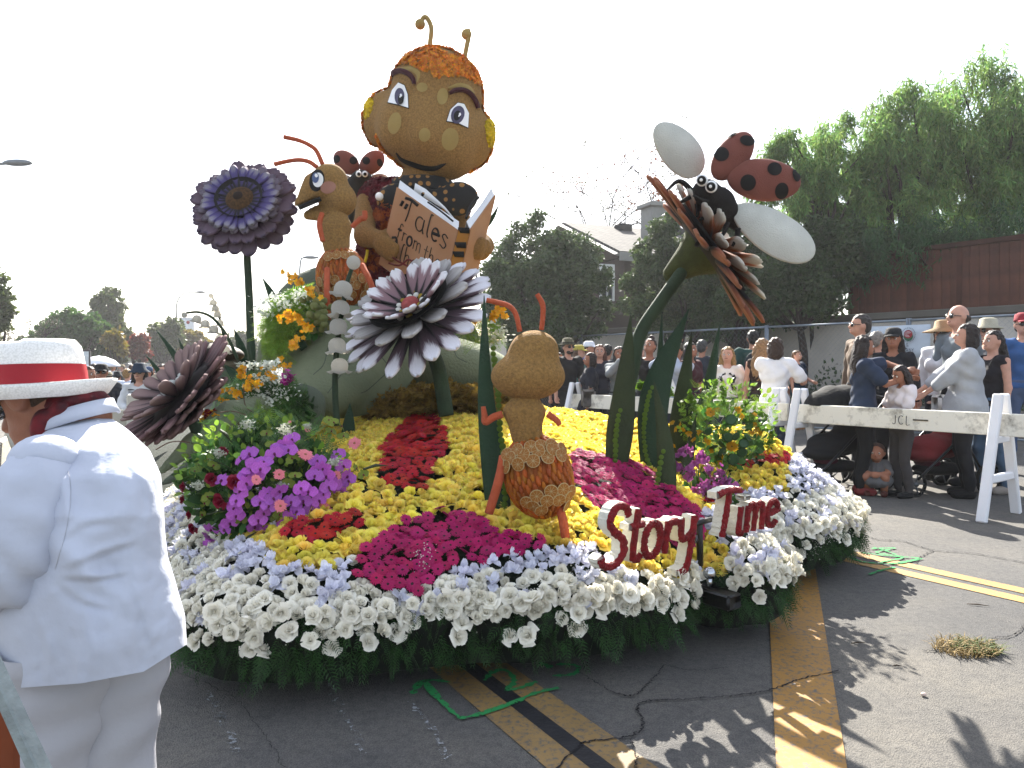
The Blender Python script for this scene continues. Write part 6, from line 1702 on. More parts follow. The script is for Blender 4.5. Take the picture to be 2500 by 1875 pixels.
# ---------------------------------------------------------------- red and white letter sign
RS = thing('letter_sign', 'Story Time sign of red petal letters with thick white sides', 'sign', (0.864, 3.55, .4))
RPET = mat('letter_red', '#a3101a', .7, .3, 40, 1.0, 90); WSID = mat('letter_white', '#e6e2d2', .8, .08, 30, .6, 120)
U3 = np.array([SU[0], SU[1], 0]); V3 = np.array([-SV[0], -SV[1], 0]); Z3 = np.array([0, 0, 1.0])
def slab_letter(ch, o, size, w, dep):
    adv, st = LET[ch]; white = MB(); red = MB(); r = np.random.default_rng(ord(ch))
    for s in st:
        q = curve(s, max(14, 7 * len(s))) if len(s) > 2 else np.array([np.asarray(s[0]) + (np.asarray(s[1]) - np.asarray(s[0])) * t for t in np.linspace(0, 1, 10)])
        A, Bq = band(np.asarray(q) * size, w * r.uniform(.85, 1.15, len(q)))
        f = lambda p, dp: o + U3 * (p[0] + .16 * p[1]) + Z3 * p[1] + V3 * dp
        g = np.array([[f(a, 0), f(a, dep), f(b, dep), f(b, 0), f(a, 0)] for a, b in zip(A, Bq)])
        white.addg(sheet(g)); k = len(A) - 1
        for e in (0, k): white.add([f(A[e], 0), f(A[e], dep), f(Bq[e], dep), f(Bq[e], 0)], [(0, 1, 2, 3)])
        # ruffled red petal face, proud of the white block
        gr = []
        for i, (a, b) in enumerate(zip(A, Bq)):
            m = (a + b) / 2; j = r.normal(0, .0025, 5)
            gr.append([f(m + (a - m) * 1.06 * (1 + j[0] * 40), dep + .001), f(m + (a - m) * .8, dep + .016 + j[1]), f(m, dep + .021 + j[2]), f(m + (b - m) * .8, dep + .016 + j[3]), f(m + (b - m) * 1.06 * (1 + j[4] * 40), dep + .001)])
        red.addg(sheet(np.array(gr)))
    lt = part('letter', white, WSID, RS, smooth=False); part('petal_face', red, RPET, lt)
    return adv * size
for wd, t0, z0, size, w, adv in (('Story', -.665, .52, .235, .031, 1.02), ('Time', .05, .54, .215, .029, 1.03)):
    t = t0
    for ch in wd:
        o = np.array([.864, 3.55, 0]) + U3 * t + Z3 * z0
        t += slab_letter(ch, o, size, w, .055) * adv
part('letter_dot', MB().addg(box(np.array([.864, 3.55, 0]) + U3 * .315 + Z3 * .705 + V3 * .03, (.05, .06, .03), rotz(math.atan2(SU[1], SU[0])), .006)), WSID, RS)
part('support_bar', MB().addg(tube([np.array([.864, 3.55, 0]) - U3 * .1 + Z3 * .59 - V3 * .03, np.array([.864, 3.55, 0]) + U3 * .35 + Z3 * .615 - V3 * .03], .014, 8)).addg(tube([np.array([.93, 3.72, .3]), np.array([.90, 3.62, .6])], .016, 8)), BLK, RS)
# ================================================================== background: trees, house, walls, fences
LEAFQ = (np.array([[0, 0, 0], [.32, .5, .06], [0, 1, -.05], [-.32, .5, .06]]), [(0, 1, 2, 3)])
LEAFN = (np.array([[0, 0, 0], [.085, .5, .03], [0, 1, -.02], [-.085, .5, .03]]), [(0, 1, 2, 3)])
def leafmat(name, col, trans=.35, rnd=.35, hue=.02, rough=.5): return mat(name, col, rough, .25, 1.2, trans=trans, rnd=rnd, hue=hue, isl=True)
BARK = mat('bark', '#3b2f26', .95, .35, 6, .8, 30)
def orient(r, n, droop=0.0):
    """n random rotations; local y is leaf direction"""
    y = r.normal(size=(n, 3)); y[:, 2] -= droop; y /= np.linalg.norm(y, axis=1)[:, None]
    z = np.cross(y, r.normal(size=(n, 3))); z /= np.linalg.norm(z, axis=1)[:, None]
    return np.stack([np.cross(y, z), y, z], 2)
def MsOf(p, R, s):
    M = np.zeros((len(p), 4, 4)); M[:, :3, :3] = R * np.asarray(s).reshape(-1, 1, 1); M[:, :3, 3] = p; M[:, 3, 3] = 1; return M
def tree(label, px, d, blobs, n, size, m, seed, group=None, name='tree', style='leaf', base_z=None, clumps=60, trunk=.2, spread=.34, limbs=7):
    """blobs: (px,py,rx,ry) crown masses in photo pixels at distance d"""
    r = np.random.default_rng(seed); S = d / FPX; g = P(px, HOR, d); gz = float(ground_z(g[0], g[1])) if base_z is None else base_z
    base = np.array([g[0], g[1], gz]); rt = thing(name, label, 'tree', base, group)
    cs = [(P(x, y, d), np.array([rx * S, (rx + ry) / 2 * S, ry * S])) for x, y, rx, ry in blobs]
    wt = np.array([c[1].prod() ** .7 for c in cs]); wt /= wt.sum()
    tm = MB(); top = sum(c[0] * w for c, w in zip(cs, wt)); fork = base + (top - base) * .45
    tm.addg(tube(curve([base - [0, 0, .3], base + (fork - base) * .5 + r.normal(0, trunk * .5, 3) * [1, 1, 0], fork], 10), np.linspace(trunk, trunk * .65, 10), 9))
    cl = []
    for _ in range(clumps):
        c, rad = cs[r.choice(len(cs), p=wt)]; v = r.normal(size=3); v /= np.linalg.norm(v); cl.append(c + v * rad * r.uniform(.45, 1.0) ** .6)
    cl = np.array(cl)
    for q in cl[:limbs * 3]:
        tm.addg(tube(curve([fork, (fork + q) / 2 + r.normal(0, .2, 3), q], 8), np.linspace(trunk * .4, trunk * .06, 8), 6))
    part('trunk', tm, BARK, rt)
    k = r.integers(0, len(cl), n); rs_ = float(np.mean([c[1].mean() for c in cs])) * spread
    if style == 'leaf':
        off = r.normal(size=(n, 3)); off /= np.linalg.norm(off, axis=1)[:, None]; p = cl[k] + off * rs_ * r.uniform(.15, 1, (n, 1)) ** .5
        Ms = MsOf(p, orient(r, n, .3), size * r.uniform(.6, 1.3, n)); mb = MB(); add_scatter(mb, LEAFQ, Ms)
    else:                                    # weeping strands
        ns = n // 16; k = r.integers(0, len(cl), ns); st = cl[k] + r.normal(size=(ns, 3)) * rs_ * .75; Lh = r.uniform(.4, 1.5, ns) * rs_ * 1.5; sway = r.normal(0, .18, (ns, 2))
        P_, R_, s_ = [], [], []
        for j in range(16):
            t = (j + r.uniform(0, 1, ns)) / 16; p = st.copy(); p[:, :2] += sway * (Lh * t)[:, None] + r.normal(0, .03, (ns, 2)); p[:, 2] -= Lh * (t ** 1.3); P_.append(p); R_.append(orient(r, ns, 1.6)); s_.append(size * r.uniform(.6, 1.3, ns))
        Ms = MsOf(np.concatenate(P_), np.concatenate(R_), np.concatenate(s_)); mb = MB(); add_scatter(mb, LEAFN, Ms)
    part('crown', mb, m, rt, smooth=False)
    return rt
PEP = leafmat('pepper_leaf', '#8fb560', .55, .45, .03); PEPD = leafmat('pepper_leaf_deep', '#466e3a', .4, .4); OAK = leafmat('oak_leaf', '#4a6234', .28, .4); OAK2 = leafmat('oak_leaf_grey', '#5d7044', .3, .4)
g1 = 'weeping pepper trees above the wooden fence'
tree('tallest weeping pepper tree at the right edge behind the wooden fence', 2420, 19.5, [(2370, 300, 150, 150), (2470, 300, 140, 170), (2330, 420, 170, 130), (2450, 480, 180, 130)], 46000, .2, PEP, 201, g1, 'pepper_tree', 'weep', 2.0, 85, .22, .2)
tree('middle weeping pepper tree left of the tallest one', 2180, 19.0, [(2150, 370, 110, 110), (2230, 330, 110, 130), (2120, 460, 120, 110), (2230, 500, 150, 110)], 34000, .2, PEP, 202, g1, 'pepper_tree', 'weep', 2.0, 70, .18, .2)
tree('leftmost weeping pepper tree beside the ladybird wing cases', 1990, 18.5, [(1945, 400, 95, 95), (2030, 380, 95, 110), (1900, 470, 80, 90), (2030, 500, 110, 100)], 25000, .18, PEP, 203, g1, 'pepper_tree', 'weep', 2.0, 60, .15, .2)
tree('dark leafy shrub tree under the cream ladybird wing', 1960, 17.8, [(1930, 630, 110, 90), (2040, 610, 110, 80), (1850, 700, 90, 80), (1960, 715, 110, 60)], 40000, .105, OAK, 204, None, 'shrub_tree', 'leaf', 1.0, 90, .12, .4)
tree('dark pepper tree growth hanging just above the wooden fence', 2280, 17.0, [(2200, 600, 110, 60), (2330, 590, 130, 60), (2460, 570, 110, 60)], 17000, .17, PEPD, 205, None, 'pepper_tree', 'weep', 2.0, 80, .12, .3)
tree('dense dark green tree standing in front of the house on the left', 1300, 22.0, [(1290, 640, 110, 110), (1400, 660, 90, 90), (1310, 740, 130, 90), (1230, 720, 60, 110), (1420, 745, 70, 80), (1320, 790, 120, 60)], 56000, .115, OAK2, 206, None, 'broadleaf_tree', 'leaf', None, 190, .2, .26)
tree('dark green tree covering the right side of the house behind the orange daisy', 1640, 20.0, [(1640, 600, 80, 80), (1600, 700, 80, 100), (1680, 690, 90, 110), (1730, 740, 90, 90), (1640, 770, 90, 60)], 50000, .1, OAK2, 207, None, 'broadleaf_tree', 'leaf', None, 170, .18, .26)
tree('deep shadowed tree above the concrete wall behind the ladybird', 1810, 18.5, [(1800, 690, 100, 100), (1760, 600, 60, 80), (1870, 740, 80, 60), (1790, 770, 90, 50)], 34000, .1, OAK, 208, None, 'broadleaf_tree', 'leaf', None, 90, .15, .36)
RUST = leafmat('rust_leaf', '#7c4a34', .3, .3); GREYL = leafmat('pale_leaf', '#73735c', .3, .3)
def bare_tree(label, px, d, top, width, seed, leaves, m, base_y=HOR):
    r = np.random.default_rng(seed); S = d / FPX; b = P(px, base_y, d); b[2] = 0; rt = thing('bare_tree', label, 'tree', b); mb = MB(); tips = []
    def br(p, dirv, L, rad, dep):
        q = p + dirv * L; mb.addg(tube([p, (p + q) / 2 + r.normal(0, L * .06, 3), q], [rad, rad * .8, rad * .6], 4, False))
        if dep == 0: tips.append(q); return
        for _ in range(3 if dep > 1 else 4):
            v = dirv + r.normal(0, .55, 3); v[2] = abs(v[2]) * .8 + .1; v /= np.linalg.norm(v); br(q, v, L * r.uniform(.55, .85), rad * .55, dep - 1)
    H = P(px, top, d)[2]; br(b, np.array([0, 0, 1.0]), H * .42, .14, 4)
    V = np.concatenate(mb.v); part('branches', mb, BARK, rt)
    t = np.array(tips); k = r.integers(0, len(t), leaves); p = t[k] + r.normal(0, width * S * .09, (leaves, 3)); lm = MB(); add_scatter(lm, LEAFQ, MsOf(p, orient(r, leaves), r.uniform(.08, .2, leaves))); part('crown', lm, m, rt, smooth=False)
bare_tree('thin leafless tree with rust coloured leaves behind the house roof', 1430, 40, 470, 90, 211, 900, RUST); bare_tree('sparse twiggy tree rising behind the house chimney', 1590, 42, 400, 90, 212, 500, GREYL)
bare_tree('airy bare tree just right of the big ant head', 1180, 38, 430, 90, 213, 800, GREYL); bare_tree('thin twiggy tree between the book and the house roof', 1500, 44, 450, 80, 214, 350, GREYL)

# ---- house
HE = np.array([.92, .38, 0]) / math.hypot(.92, .38); HW = np.array([-HE[1], HE[0], 0]); EL = P(1512, 618, 26.0)
RH = thing('house', 'two storey brown house with grey shingle roof and white fascia behind the trees', 'house', (EL[0], EL[1], -.33))
HWALL = mat('house_wall', '#4d4039', .9, .15, 2, .3, 20); FASC = mat('fascia_white', '#a9a7a2', .7, .06); SHIN = bpy.data.materials.new('shingles'); SHIN.use_nodes = True
_n, _l = SHIN.node_tree.nodes, SHIN.node_tree.links; _b = _n.new('ShaderNodeTexBrick'); _b.inputs['Scale'].default_value = 2.2; _b.inputs['Color1'].default_value = (*alb('#7d7874'), 1); _b.inputs['Color2'].default_value = (*alb('#625e5b'), 1); _b.inputs['Mortar'].default_value = (*alb('#4b4744'), 1); _b.inputs['Mortar Size'].default_value = .03
_tc = _n.new('ShaderNodeTexCoord'); _m = _n.new('ShaderNodeMapping'); _m.inputs['Rotation'].default_value = (0, 0, math.radians(-22)); _l.new(_tc.outputs['Object'], _m.inputs['Vector']); _l.new(_m.outputs['Vector'], _b.inputs['Vector']); _l.new(_b.outputs['Color'], _n['Principled BSDF'].inputs['Base Color']); _n['Principled BSDF'].inputs['Roughness'].default_value = .95
def hp(a, b, z): return EL + HE * a + HW * b + np.array([0, 0, z - EL[2]])
ez, rz = EL[2], EL[2] + 1.75; HL, HD = 9.0, 4.4
roof = part('roof', MB().addg(thick_sheet(np.array([[hp(a, 0, ez), hp(a, HD / 2, (ez + rz) / 2), hp(a, HD, rz)] for a in (0, HL / 2, HL)]), .16)).addg(thick_sheet(np.array([[hp(a, HD, rz), hp(a, HD * 1.5, (ez + rz) / 2), hp(a, 2 * HD, ez)] for a in (0, HL / 2, HL)]), .16)), SHIN, RH, smooth=False)
part('fascia', MB().addg(box(hp(HL / 2, -.02, ez - .1), (HL, .05, .3), rotz(math.atan2(HE[1], HE[0])))), FASC, RH, smooth=False)
rk = MB()
for b0, b1, z0, z1 in ((0, HD, ez, rz), (2 * HD, HD, ez, rz)):
    a, b = hp(-.04, b0, z0 - .05), hp(-.04, b1, z1 - .05); rk.addg(tube([a, b], .16, 4, True, .35))
part('rake_board', rk, FASC, RH, smooth=False)
for k, (a, b) in enumerate(((2.4, HD * .86), (5.0, HD * .86))): part('roof_vent', MB().addg(box(hp(a, b, rz - .1), (.6, .45, .3), rotz(.39), .03)), mat('vent_dark', '#3c3a3a', .8, .2), roof, smooth=False)
wm_ = MB(); wb = [hp(.5, .5, -.6), hp(HL - .3, .5, -.6), hp(HL - .3, 2 * HD - .5, -.6), hp(.5, 2 * HD - .5, -.6)]; wt_ = [w + np.array([0, 0, ez + .55]) for w in wb]
for i in range(4): j = (i + 1) % 4; wm_.add([wb[i], wb[j], wt_[j], wt_[i]], [(0, 1, 2, 3)])
wm_.add([hp(.5, .5, ez), hp(.5, HD, rz - .25), hp(.5, 2 * HD - .5, ez)], [(0, 1, 2)])
part('wall', wm_, HWALL, RH, smooth=False)
# low wing in front with the lower windows
part('wing_wall', MB().addg(box(hp(-.9, .2, 1.0), (6.2, .5, 4.2), rotz(math.atan2(HE[1], HE[0])))), HWALL, RH, smooth=False)
GLASS = mat('window_glass', '#39424a', .08, .2, 1, spec=.9); WFR = mat('window_frame', '#d3d3d0', .6, .05)
def window(rt, c, w, h, R, bars=1, name='window'):
    fr = MB(); t = .07
    for dx, dz, sx, sz in ((0, h / 2, w + t, t), (0, -h / 2, w + t, t), (-w / 2, 0, t, h - t), (w / 2, 0, t, h - t)): fr.addg(box((dx, 0, dz), (sx, .09, sz)), 0, TM(c, R))
    for k in range(bars): fr.addg(box((-w / 2 + w * (k + 1) / (bars + 1), 0, 0), (t * .6, .06, h - t)), 0, TM(c, R))
    f = part(name, fr, WFR, rt, smooth=False); part('pane', MB().addg(box((0, .03, 0), (w - t, .02, h - t)), 0, TM(c, R)), GLASS, f, smooth=False)
Rw = rotz(math.atan2(HE[1], HE[0]))
for (x, y, w, h, dd, bars) in ((1482, 690, 34, 84, 25.6, 1), (1383, 824, 22, 34, 26.0, 1), (1425, 823, 26, 34, 26.0, 0), (1467, 822, 16, 32, 26.0, 0), (1490, 822, 26, 34, 26.0, 1), (1515, 820, 14, 30, 26.0, 0)):
    window(RH, P(x, y, dd), w * dd / FPX, h * dd / FPX, Rw, bars)
ch = P(1606, 556, 29); part('chimney', MB().addg(box(ch, (1.05, .8, 1.5), Rw, .03)).addg(box(ch + [0, 0, .8], (1.3, 1.0, .16), Rw, .02)), FASC, RH, smooth=False)

# ---- retaining wall, wooden fence, temporary mesh fence
V3_ = np.array([SV[0], SV[1], 0]); U3_ = np.array([SU[0], SU[1], 0]); Rs = rotz(math.atan2(SV[1], SV[0]))
W0 = np.array([9.96, 15.0, 0]); WT = 2.44
RWL = thing('retaining_wall', 'long pale concrete retaining wall behind the crowd on the right', 'wall', W0)
part('wall', MB().addg(box(W0 + V3_ * 7 + [0, 0, WT / 2 - .3], (34, .3, WT + .4), Rs)), mat('concrete_pale', '#b5afa6', .92, .12, 1.5, .3, 30, keep=True), RWL, smooth=False)
part('coping', MB().addg(box(W0 + V3_ * 7 - U3_ * .03 + [0, 0, WT + .02], (34.02, .46, .16), Rs, .02)), mat('concrete_cap', '#77726a', .92, .15, 2, .3, 30), RWL, smooth=False)
part('footing', MB().addg(box(W0 + V3_ * 7 - U3_ * .5 + [0, 0, .0], (33.9, .7, 1.0), Rs, .03)), mat('concrete_low', '#8b857c', .92, .2, 2, .3, 30), RWL, smooth=False)
bs = MB(); r_ = np.random.default_rng(220); Ms = []
for _ in range(5200):
    t = r_.uniform(-6, 12); Ms.append(TM(W0 + V3_ * t - U3_ * (.5 + r_.normal(0, .12)) + [0, 0, .5 + abs(r_.normal(0, .22)) * (1 + sin(t * 2.3))], orient(r_, 1, -.5)[0], r_.uniform(.06, .14)))
add_scatter(bs, LEAFQ, Ms); solo('hedge', bs, OAK, 'low scrubby planting along the foot of the concrete wall', 'hedge', kind='stuff', smooth=False)
RWF = thing('wooden_fence', 'reddish brown board fence standing on the concrete wall', 'fence', W0 + [0, 0, WT])
BRD = mat('fence_board', '#6a4030', .85, .3, 3, .3, 30, rnd=.16); bm_ = box((0, 0, 0), (.178, .025, 1.3)); BM = MB().addg(bm_).mesh('board', BRD, False)
for k in range(62): inst('board', BM, RWF, TM(W0 + U3_ * .1 + V3_ * (3.4 - k * .185) + [0, 0, WT + .75 + r_.normal(0, .006)], Rs))
for k in range(5): part('post', MB().addg(box(W0 + U3_ * .13 + V3_ * (3.5 - k * 2.4) + [0, 0, WT + .78], (.11, .1, 1.42), Rs)), mat('fence_post', '#5a2f1d', .85, .3, 3), RWF, smooth=False)
part('top_rail', MB().addg(box(W0 + U3_ * .1 + V3_ * (-2.3) + [0, 0, WT + 1.45], (11.7, .13, .1), Rs)), mat('fence_rail', '#4a2a1c', .85, .3, 3), RWF, smooth=False)
T0 = np.array([8.45, 12.5, 0]); TH_ = 2.19; GALV = mat('galvanised', '#9aa5b0', .4, .15, 5, metal=.6)
for k in range(6):
    a = T0 + V3_ * (-4.2 + k * 3.05 + .02); b = a + V3_ * 3.0; ga, gb = (np.array([0, 0, float(ground_z(q[0], q[1]))]) for q in (a, b))
    rt = thing('mesh_fence_panel', ['temporary mesh fence panel at the far right edge', 'temporary mesh fence panel carrying the white banner', 'temporary mesh fence panel left of the banner', 'temporary mesh fence panel behind the blonde girl', 'temporary mesh fence panel behind the tall blades', 'farthest temporary mesh fence panel in front of the house'][k], 'fence', a, 'temporary mesh fence along the wall')
    for q, gz in ((a, ga), (b, gb)): part('post', MB().addg(tube([q + gz, q + [0, 0, TH_ + .04]], .026, 8)), GALV, rt)
    part('top_rail', MB().addg(tube([a + [0, 0, TH_], b + [0, 0, TH_]], .024, 8)), GALV, rt); part('bottom_rail', MB().addg(tube([a + ga + [0, 0, .12], b + gb + [0, 0, .12]], .02, 8)), GALV, rt)
    wr_m = MB()
    for t in np.arange(-2.0, 3.0, .11):
        for sg in (1, -1):
            t0, t1 = (t, t + 2.0) if sg > 0 else (t + 2.0, t)
            z0, z1 = .14, TH_ - .03; lo_t, hi_t = min(t0, t1), max(t0, t1)
            f = lambda tt: (z0 + (z1 - z0) * (tt - t0) / (t1 - t0))
            u0, u1 = max(0.02, lo_t), min(2.98, hi_t)
            if u1 - u0 > .05: wr_m.addg(tube([a + V3_ * u0 + [0, 0, f(u0)], a + V3_ * u1 + [0, 0, f(u1)]], .0016, 3, False))
    part('wire_mesh', wr_m, GALV, rt, kind='stuff')
# banner with the rose emblem
def at_line(px, L0, Ld):
    t = ((px - CX) / FPX); q = (L0[0] - t * L0[1]) / (t * Ld[1] - Ld[0]); return L0 + Ld * q
F0 = T0 - U3_ * .05
b0, b1 = at_line(2126, F0, V3_), at_line(2269, F0, V3_); zt, zb_ = 2.10, 1.50
RBN = thing('banner', 'white banner with a round red rose emblem hung on the mesh fence', 'banner', (b0 + b1) / 2 + [0, 0, zb_])
gb_ = np.array([[b0 + (b1 - b0) * s + [0, 0, z] - U3_ * .02 * sin(9 * s + z) for z in np.linspace(zb_, zt, 5)] for s in np.linspace(0, 1, 14)])
part('sheet', MB().addg(thick_sheet(gb_, .006)), mat('banner_white', '#c3cdd8', .7, .06), RBN)
bu = (b1 - b0) / np.linalg.norm(b1 - b0); ec = b0 + (b1 - b0) * .67 + [0, 0, 1.92] - U3_ * .05
def disc(c, r0, m, lift, nm, n=20, sx=1, sz=1): part(nm, MB().add([c - U3_ * lift] + [c - U3_ * lift + bu * r0 * sx * cos(a) + np.array([0, 0, r0 * sz * sin(a)]) for a in np.linspace(0, 2 * PI, n, endpoint=False)], [(0, 1 + i, 1 + (i + 1) % n) for i in range(n)]), m, RBN)
ERED, EGRN, ETXT = mat('emblem_red', '#b23a44', .7, .1), mat('emblem_green', '#2f6b4a', .7, .1), mat('emblem_grey', '#8f9aa6', .7, .1)
disc(ec - [0, 0, .03], .085, EGRN, .004, 'emblem_leaves'); disc(ec + [0, 0, .01], .078, ERED, .008, 'emblem_rose')
for r0 in (.06, .04, .022): part('emblem_petal', MB().addg(tube([ec + bu * r0 * cos(a) + np.array([0, 0, .01 + r0 * .8 * sin(a)]) - U3_ * .011 for a in np.linspace(.4, 5.2, 16)], .004, 4)), mat('emblem_pale', '#e0c6c8', .7, .1), RBN)
for k in range(26):
    a = 2 * PI * k / 26; part('ring_letter', MB().addg(box(ec + bu * .125 * cos(a) + np.array([0, 0, .125 * sin(a)]) - U3_ * .006, (.012, .004, .022), Rs @ roty(0))), ETXT, RBN, smooth=False)
for wd, s0, z0, sz in (('ROSE &', .42, 1.70, .075), ('COMPANY', .45, 1.60, .07)):
    o = b0 + (b1 - b0) * s0 + [0, 0, z0] - U3_ * .04
    for ch_ in wd:
        if ch_ != ' ':
            mb, adv = letter(ch_, o, bu, Z3, sz, .006, -U3_, .01); part('letter', mb, mat('banner_ink', '#4c5664', .7, .1), RBN)
        else: adv = sz * .4
        o = o + bu * adv * 1.15

# ---- barricades
BWH = mat('barricade_white', '#cfcabd', .75, .12, 3, .2, 40); BPL = mat('barricade_plastic', '#e2e2e6', .5, .06, 3)
BBOARD = bpy.data.materials.new('barricade_board'); BBOARD.use_nodes = True
_n, _l = BBOARD.node_tree.nodes, BBOARD.node_tree.links; _tc = _n.new('ShaderNodeTexCoord'); _q = _n.new('ShaderNodeTexNoise'); _q.inputs['Scale'].default_value = 3.5; _q.inputs['Detail'].default_value = 8; _q.inputs['Roughness'].default_value = .7
_r = _n.new('ShaderNodeValToRGB'); _r.color_ramp.elements[0].color = (*alb('#8d8577'), 1); _r.color_ramp.elements[0].position = .32; _r.color_ramp.elements[1].color = (*alb('#e6e2d6'), 1); _r.color_ramp.elements[1].position = .5
_l.new(_tc.outputs['Object'], _q.inputs['Vector']); _l.new(_q.outputs['Fac'], _r.inputs['Fac']); _l.new(_r.outputs['Color'], _n['Principled BSDF'].inputs['Base Color']); _n['Principled BSDF'].inputs['Roughness'].default_value = .8
def a_frame(rt, c, along, H=1.1, m=BPL, top=.0):
    al = np.asarray(along, float); al /= np.linalg.norm(al); pr = np.array([-al[1], al[0], 0]); mb = MB(); gz = float(ground_z(c[0], c[1])); c = np.array([c[0], c[1], gz])
    Rb = np.stack([al, pr, [0, 0, 1.0]], 1); sp_ = .36
    for s in (-1, 1):
        f = c + pr * sp_ * s; t = c + pr * .055 * s + [0, 0, H]
        dv = t - f; L = np.linalg.norm(dv); z = dv / L; y = np.cross(z, al); mb.addg(box((f + t) / 2, (.085, .05, L), np.stack([al, y, z], 1), .01))
    mb.addg(box(c + [0, 0, .36], (.05, .52, .07), Rb, .01)); mb.addg(box(c + [0, 0, .70], (.06, .24, .06), Rb, .01))
    part('a_frame', mb, m, rt, smooth=False)
def barricade(label, p, q, fr, zt=.93, h=.2, m=BBOARD, fm=BPL, fh=1.1, group='white crowd barricades'):
    p, q = np.array([*p, 0.]), np.array([*q, 0.]); al = (q - p) / np.linalg.norm(q - p); rt = thing('barricade', label, 'barricade', p, group); mid = (p + q) / 2; gz = float(ground_z(mid[0], mid[1]))
    b = part('board', MB().addg(box(mid + [0, 0, gz + zt - h / 2], (np.linalg.norm(q - p), .045, h), rotz(math.atan2(al[1], al[0])), .006)), m, rt, smooth=False)
    for f in fr: a_frame(rt, p + (q - p) * f, al, H=fh, m=fm)
    return rt, b, p, q
BL0 = np.array([4.18, 6.9, 0])
def bp_(px, off=0): return at_line(px, BL0 + U3_ * off, V3_)[:2]
rt, b, p, q = barricade('weathered white barricade lettered JCL on the right, nearest the camera', bp_(1932), np.array(bp_(2352)) - SV * 1.6, (.035, .62))
o = np.array([*bp_(2180, -.03), .78]); 
for ch_ in 'JCL':
    mb, adv = letter(ch_, o, -V3_, Z3, .085, .007, -U3_, .012); part('stencil_letter', mb, DARKB, b); o = o - V3_ * adv * 1.5
for x, w in ((2243, .1), (2262, .04)): part('scuff_mark', MB().addg(box(np.array([*bp_(x, -.026), .83]), (w, .004, .014), Rs)), mat('scuff_brown', '#6a6054', .9, .2), b, smooth=False)
rt, b, p, q = barricade('white barricade behind the tall blades, partly hidden by the float', np.array(bp_(1392)), np.array(bp_(1925, .06)), (.03, .97))
for x in (1702, 1708, 1716, 1728, 1742, 1748, 1757, 1765, 1776): part('stencil_mark', MB().addg(box(np.array([*bp_(x, .0), .83]), (.03, .01, .12), Rs @ roty(.25 * sin(x)))), mat('stencil_grey', '#5a5248', .9, .2), b, smooth=False)
barricade('white barricade behind the man in white, left of the wine daisy', P(196, HOR, 6.4)[:2], P(425, HOR, 6.7)[:2], (.0, .54), .97, .22, BWH, BWH)
barricade('white barricade beyond the man in white at the left edge', P(-60, HOR, 3.9)[:2], P(62, HOR, 5.6)[:2], (.35, .95), .9, .14, BWH, BWH, .98)
rt = thing('plank_barricade', 'weathered white and orange plank barricade at the bottom left corner', 'barricade', G(40, 2000))
pa, pb = P(-30, 1600, 1.35), P(118, 1925, 1.25); dv = pb - pa; z = dv / np.linalg.norm(dv); x_ = np.cross(z, [0, 1.0, 0]); x_ /= np.linalg.norm(x_)
part('rail', MB().addg(box((pa + pb) / 2, (.022, .03, np.linalg.norm(dv) + .2), np.stack([x_, np.cross(z, x_), z], 1), .003)), mat('chipped_paint', '#a9b3b0', .7, .3, 14, .4, 60), rt, smooth=False)
part('plank', MB().addg(box(P(22, 1850, 1.42), (.028, .02, .22))), mat('orange_plank', '#a5522a', .8, .25, 6), rt, smooth=False)

# ---- street lamps
LMP = mat('lamp_grey', '#8f969c', .45, .1, metal=.3)
def lamp(label, px, py_arm, d, reach, hx, banner=False, side=1):
    g = P(px, HOR, d); gz = float(ground_z(g[0], g[1])); b = np.array([g[0], g[1], gz]); S = d / FPX; rt = thing('street_lamp', label, 'street lamp', b, 'street lamps'); zt = P(px, py_arm, d)[2]; e = b + [reach * S * side, 0, zt - gz]
    part('pole', MB().addg(tube([b, b + [0, 0, (zt - gz) * .72]], [.11, .07], 10)), LMP, rt)
    part('arm', MB().addg(tubes([b + [0, 0, (zt - gz) * .72], b + [.05 * side, 0, (zt - gz) * .88], b + [reach * S * .35 * side, 0, (zt - gz) * .985], e], [.07, .06, .05, .045], 20, 8)), LMP, rt)
    part('lamp_head', MB().addg(ball((0, 0, 0), (.5, .16, .11), 14, 8), 0, TM(e + [.35 * side, 0, .02])), LMP, rt)
    if banner:
        part('street_banner', MB().addg(box(b + [.95, 0, P(px, 803, d)[2] - gz], (1.25, .04, 2.0))), mat('pole_banner', '#d9dde2', .7, .1), rt, smooth=False); part('banner_edge', MB().addg(box(b + [.36, -.03, P(px, 803, d)[2] - gz], (.2, .02, 2.0))), mat('pole_banner_dark', '#38343c', .8, .2), rt, smooth=False)
        part('banner_emblem', MB().addg(ball(b + [1.05, -.03, P(px, 787, d)[2] - gz], (.16, .02, .16), 10, 6)), ERED, rt); part('banner_emblem', MB().addg(ball(b + [1.2, -.03, P(px, 823, d)[2] - gz], (.12, .02, .12), 10, 6)), DARKB, rt)
        part('banner_bracket', MB().addg(tube([b + [0, 0, P(px, 779, d)[2] - gz], b + [1.55, 0, P(px, 779, d)[2] - gz]], .03, 6)), LMP, rt)
lamp('tall street lamp with a white banner far down the street', 432, 714, 68, 50, 0, True); lamp('far street lamp head showing left of the profile ant', 731, 630, 47, 16, 0); lamp('street lamp arm reaching in at the upper left edge', -60, 402, 25, 85, 0)

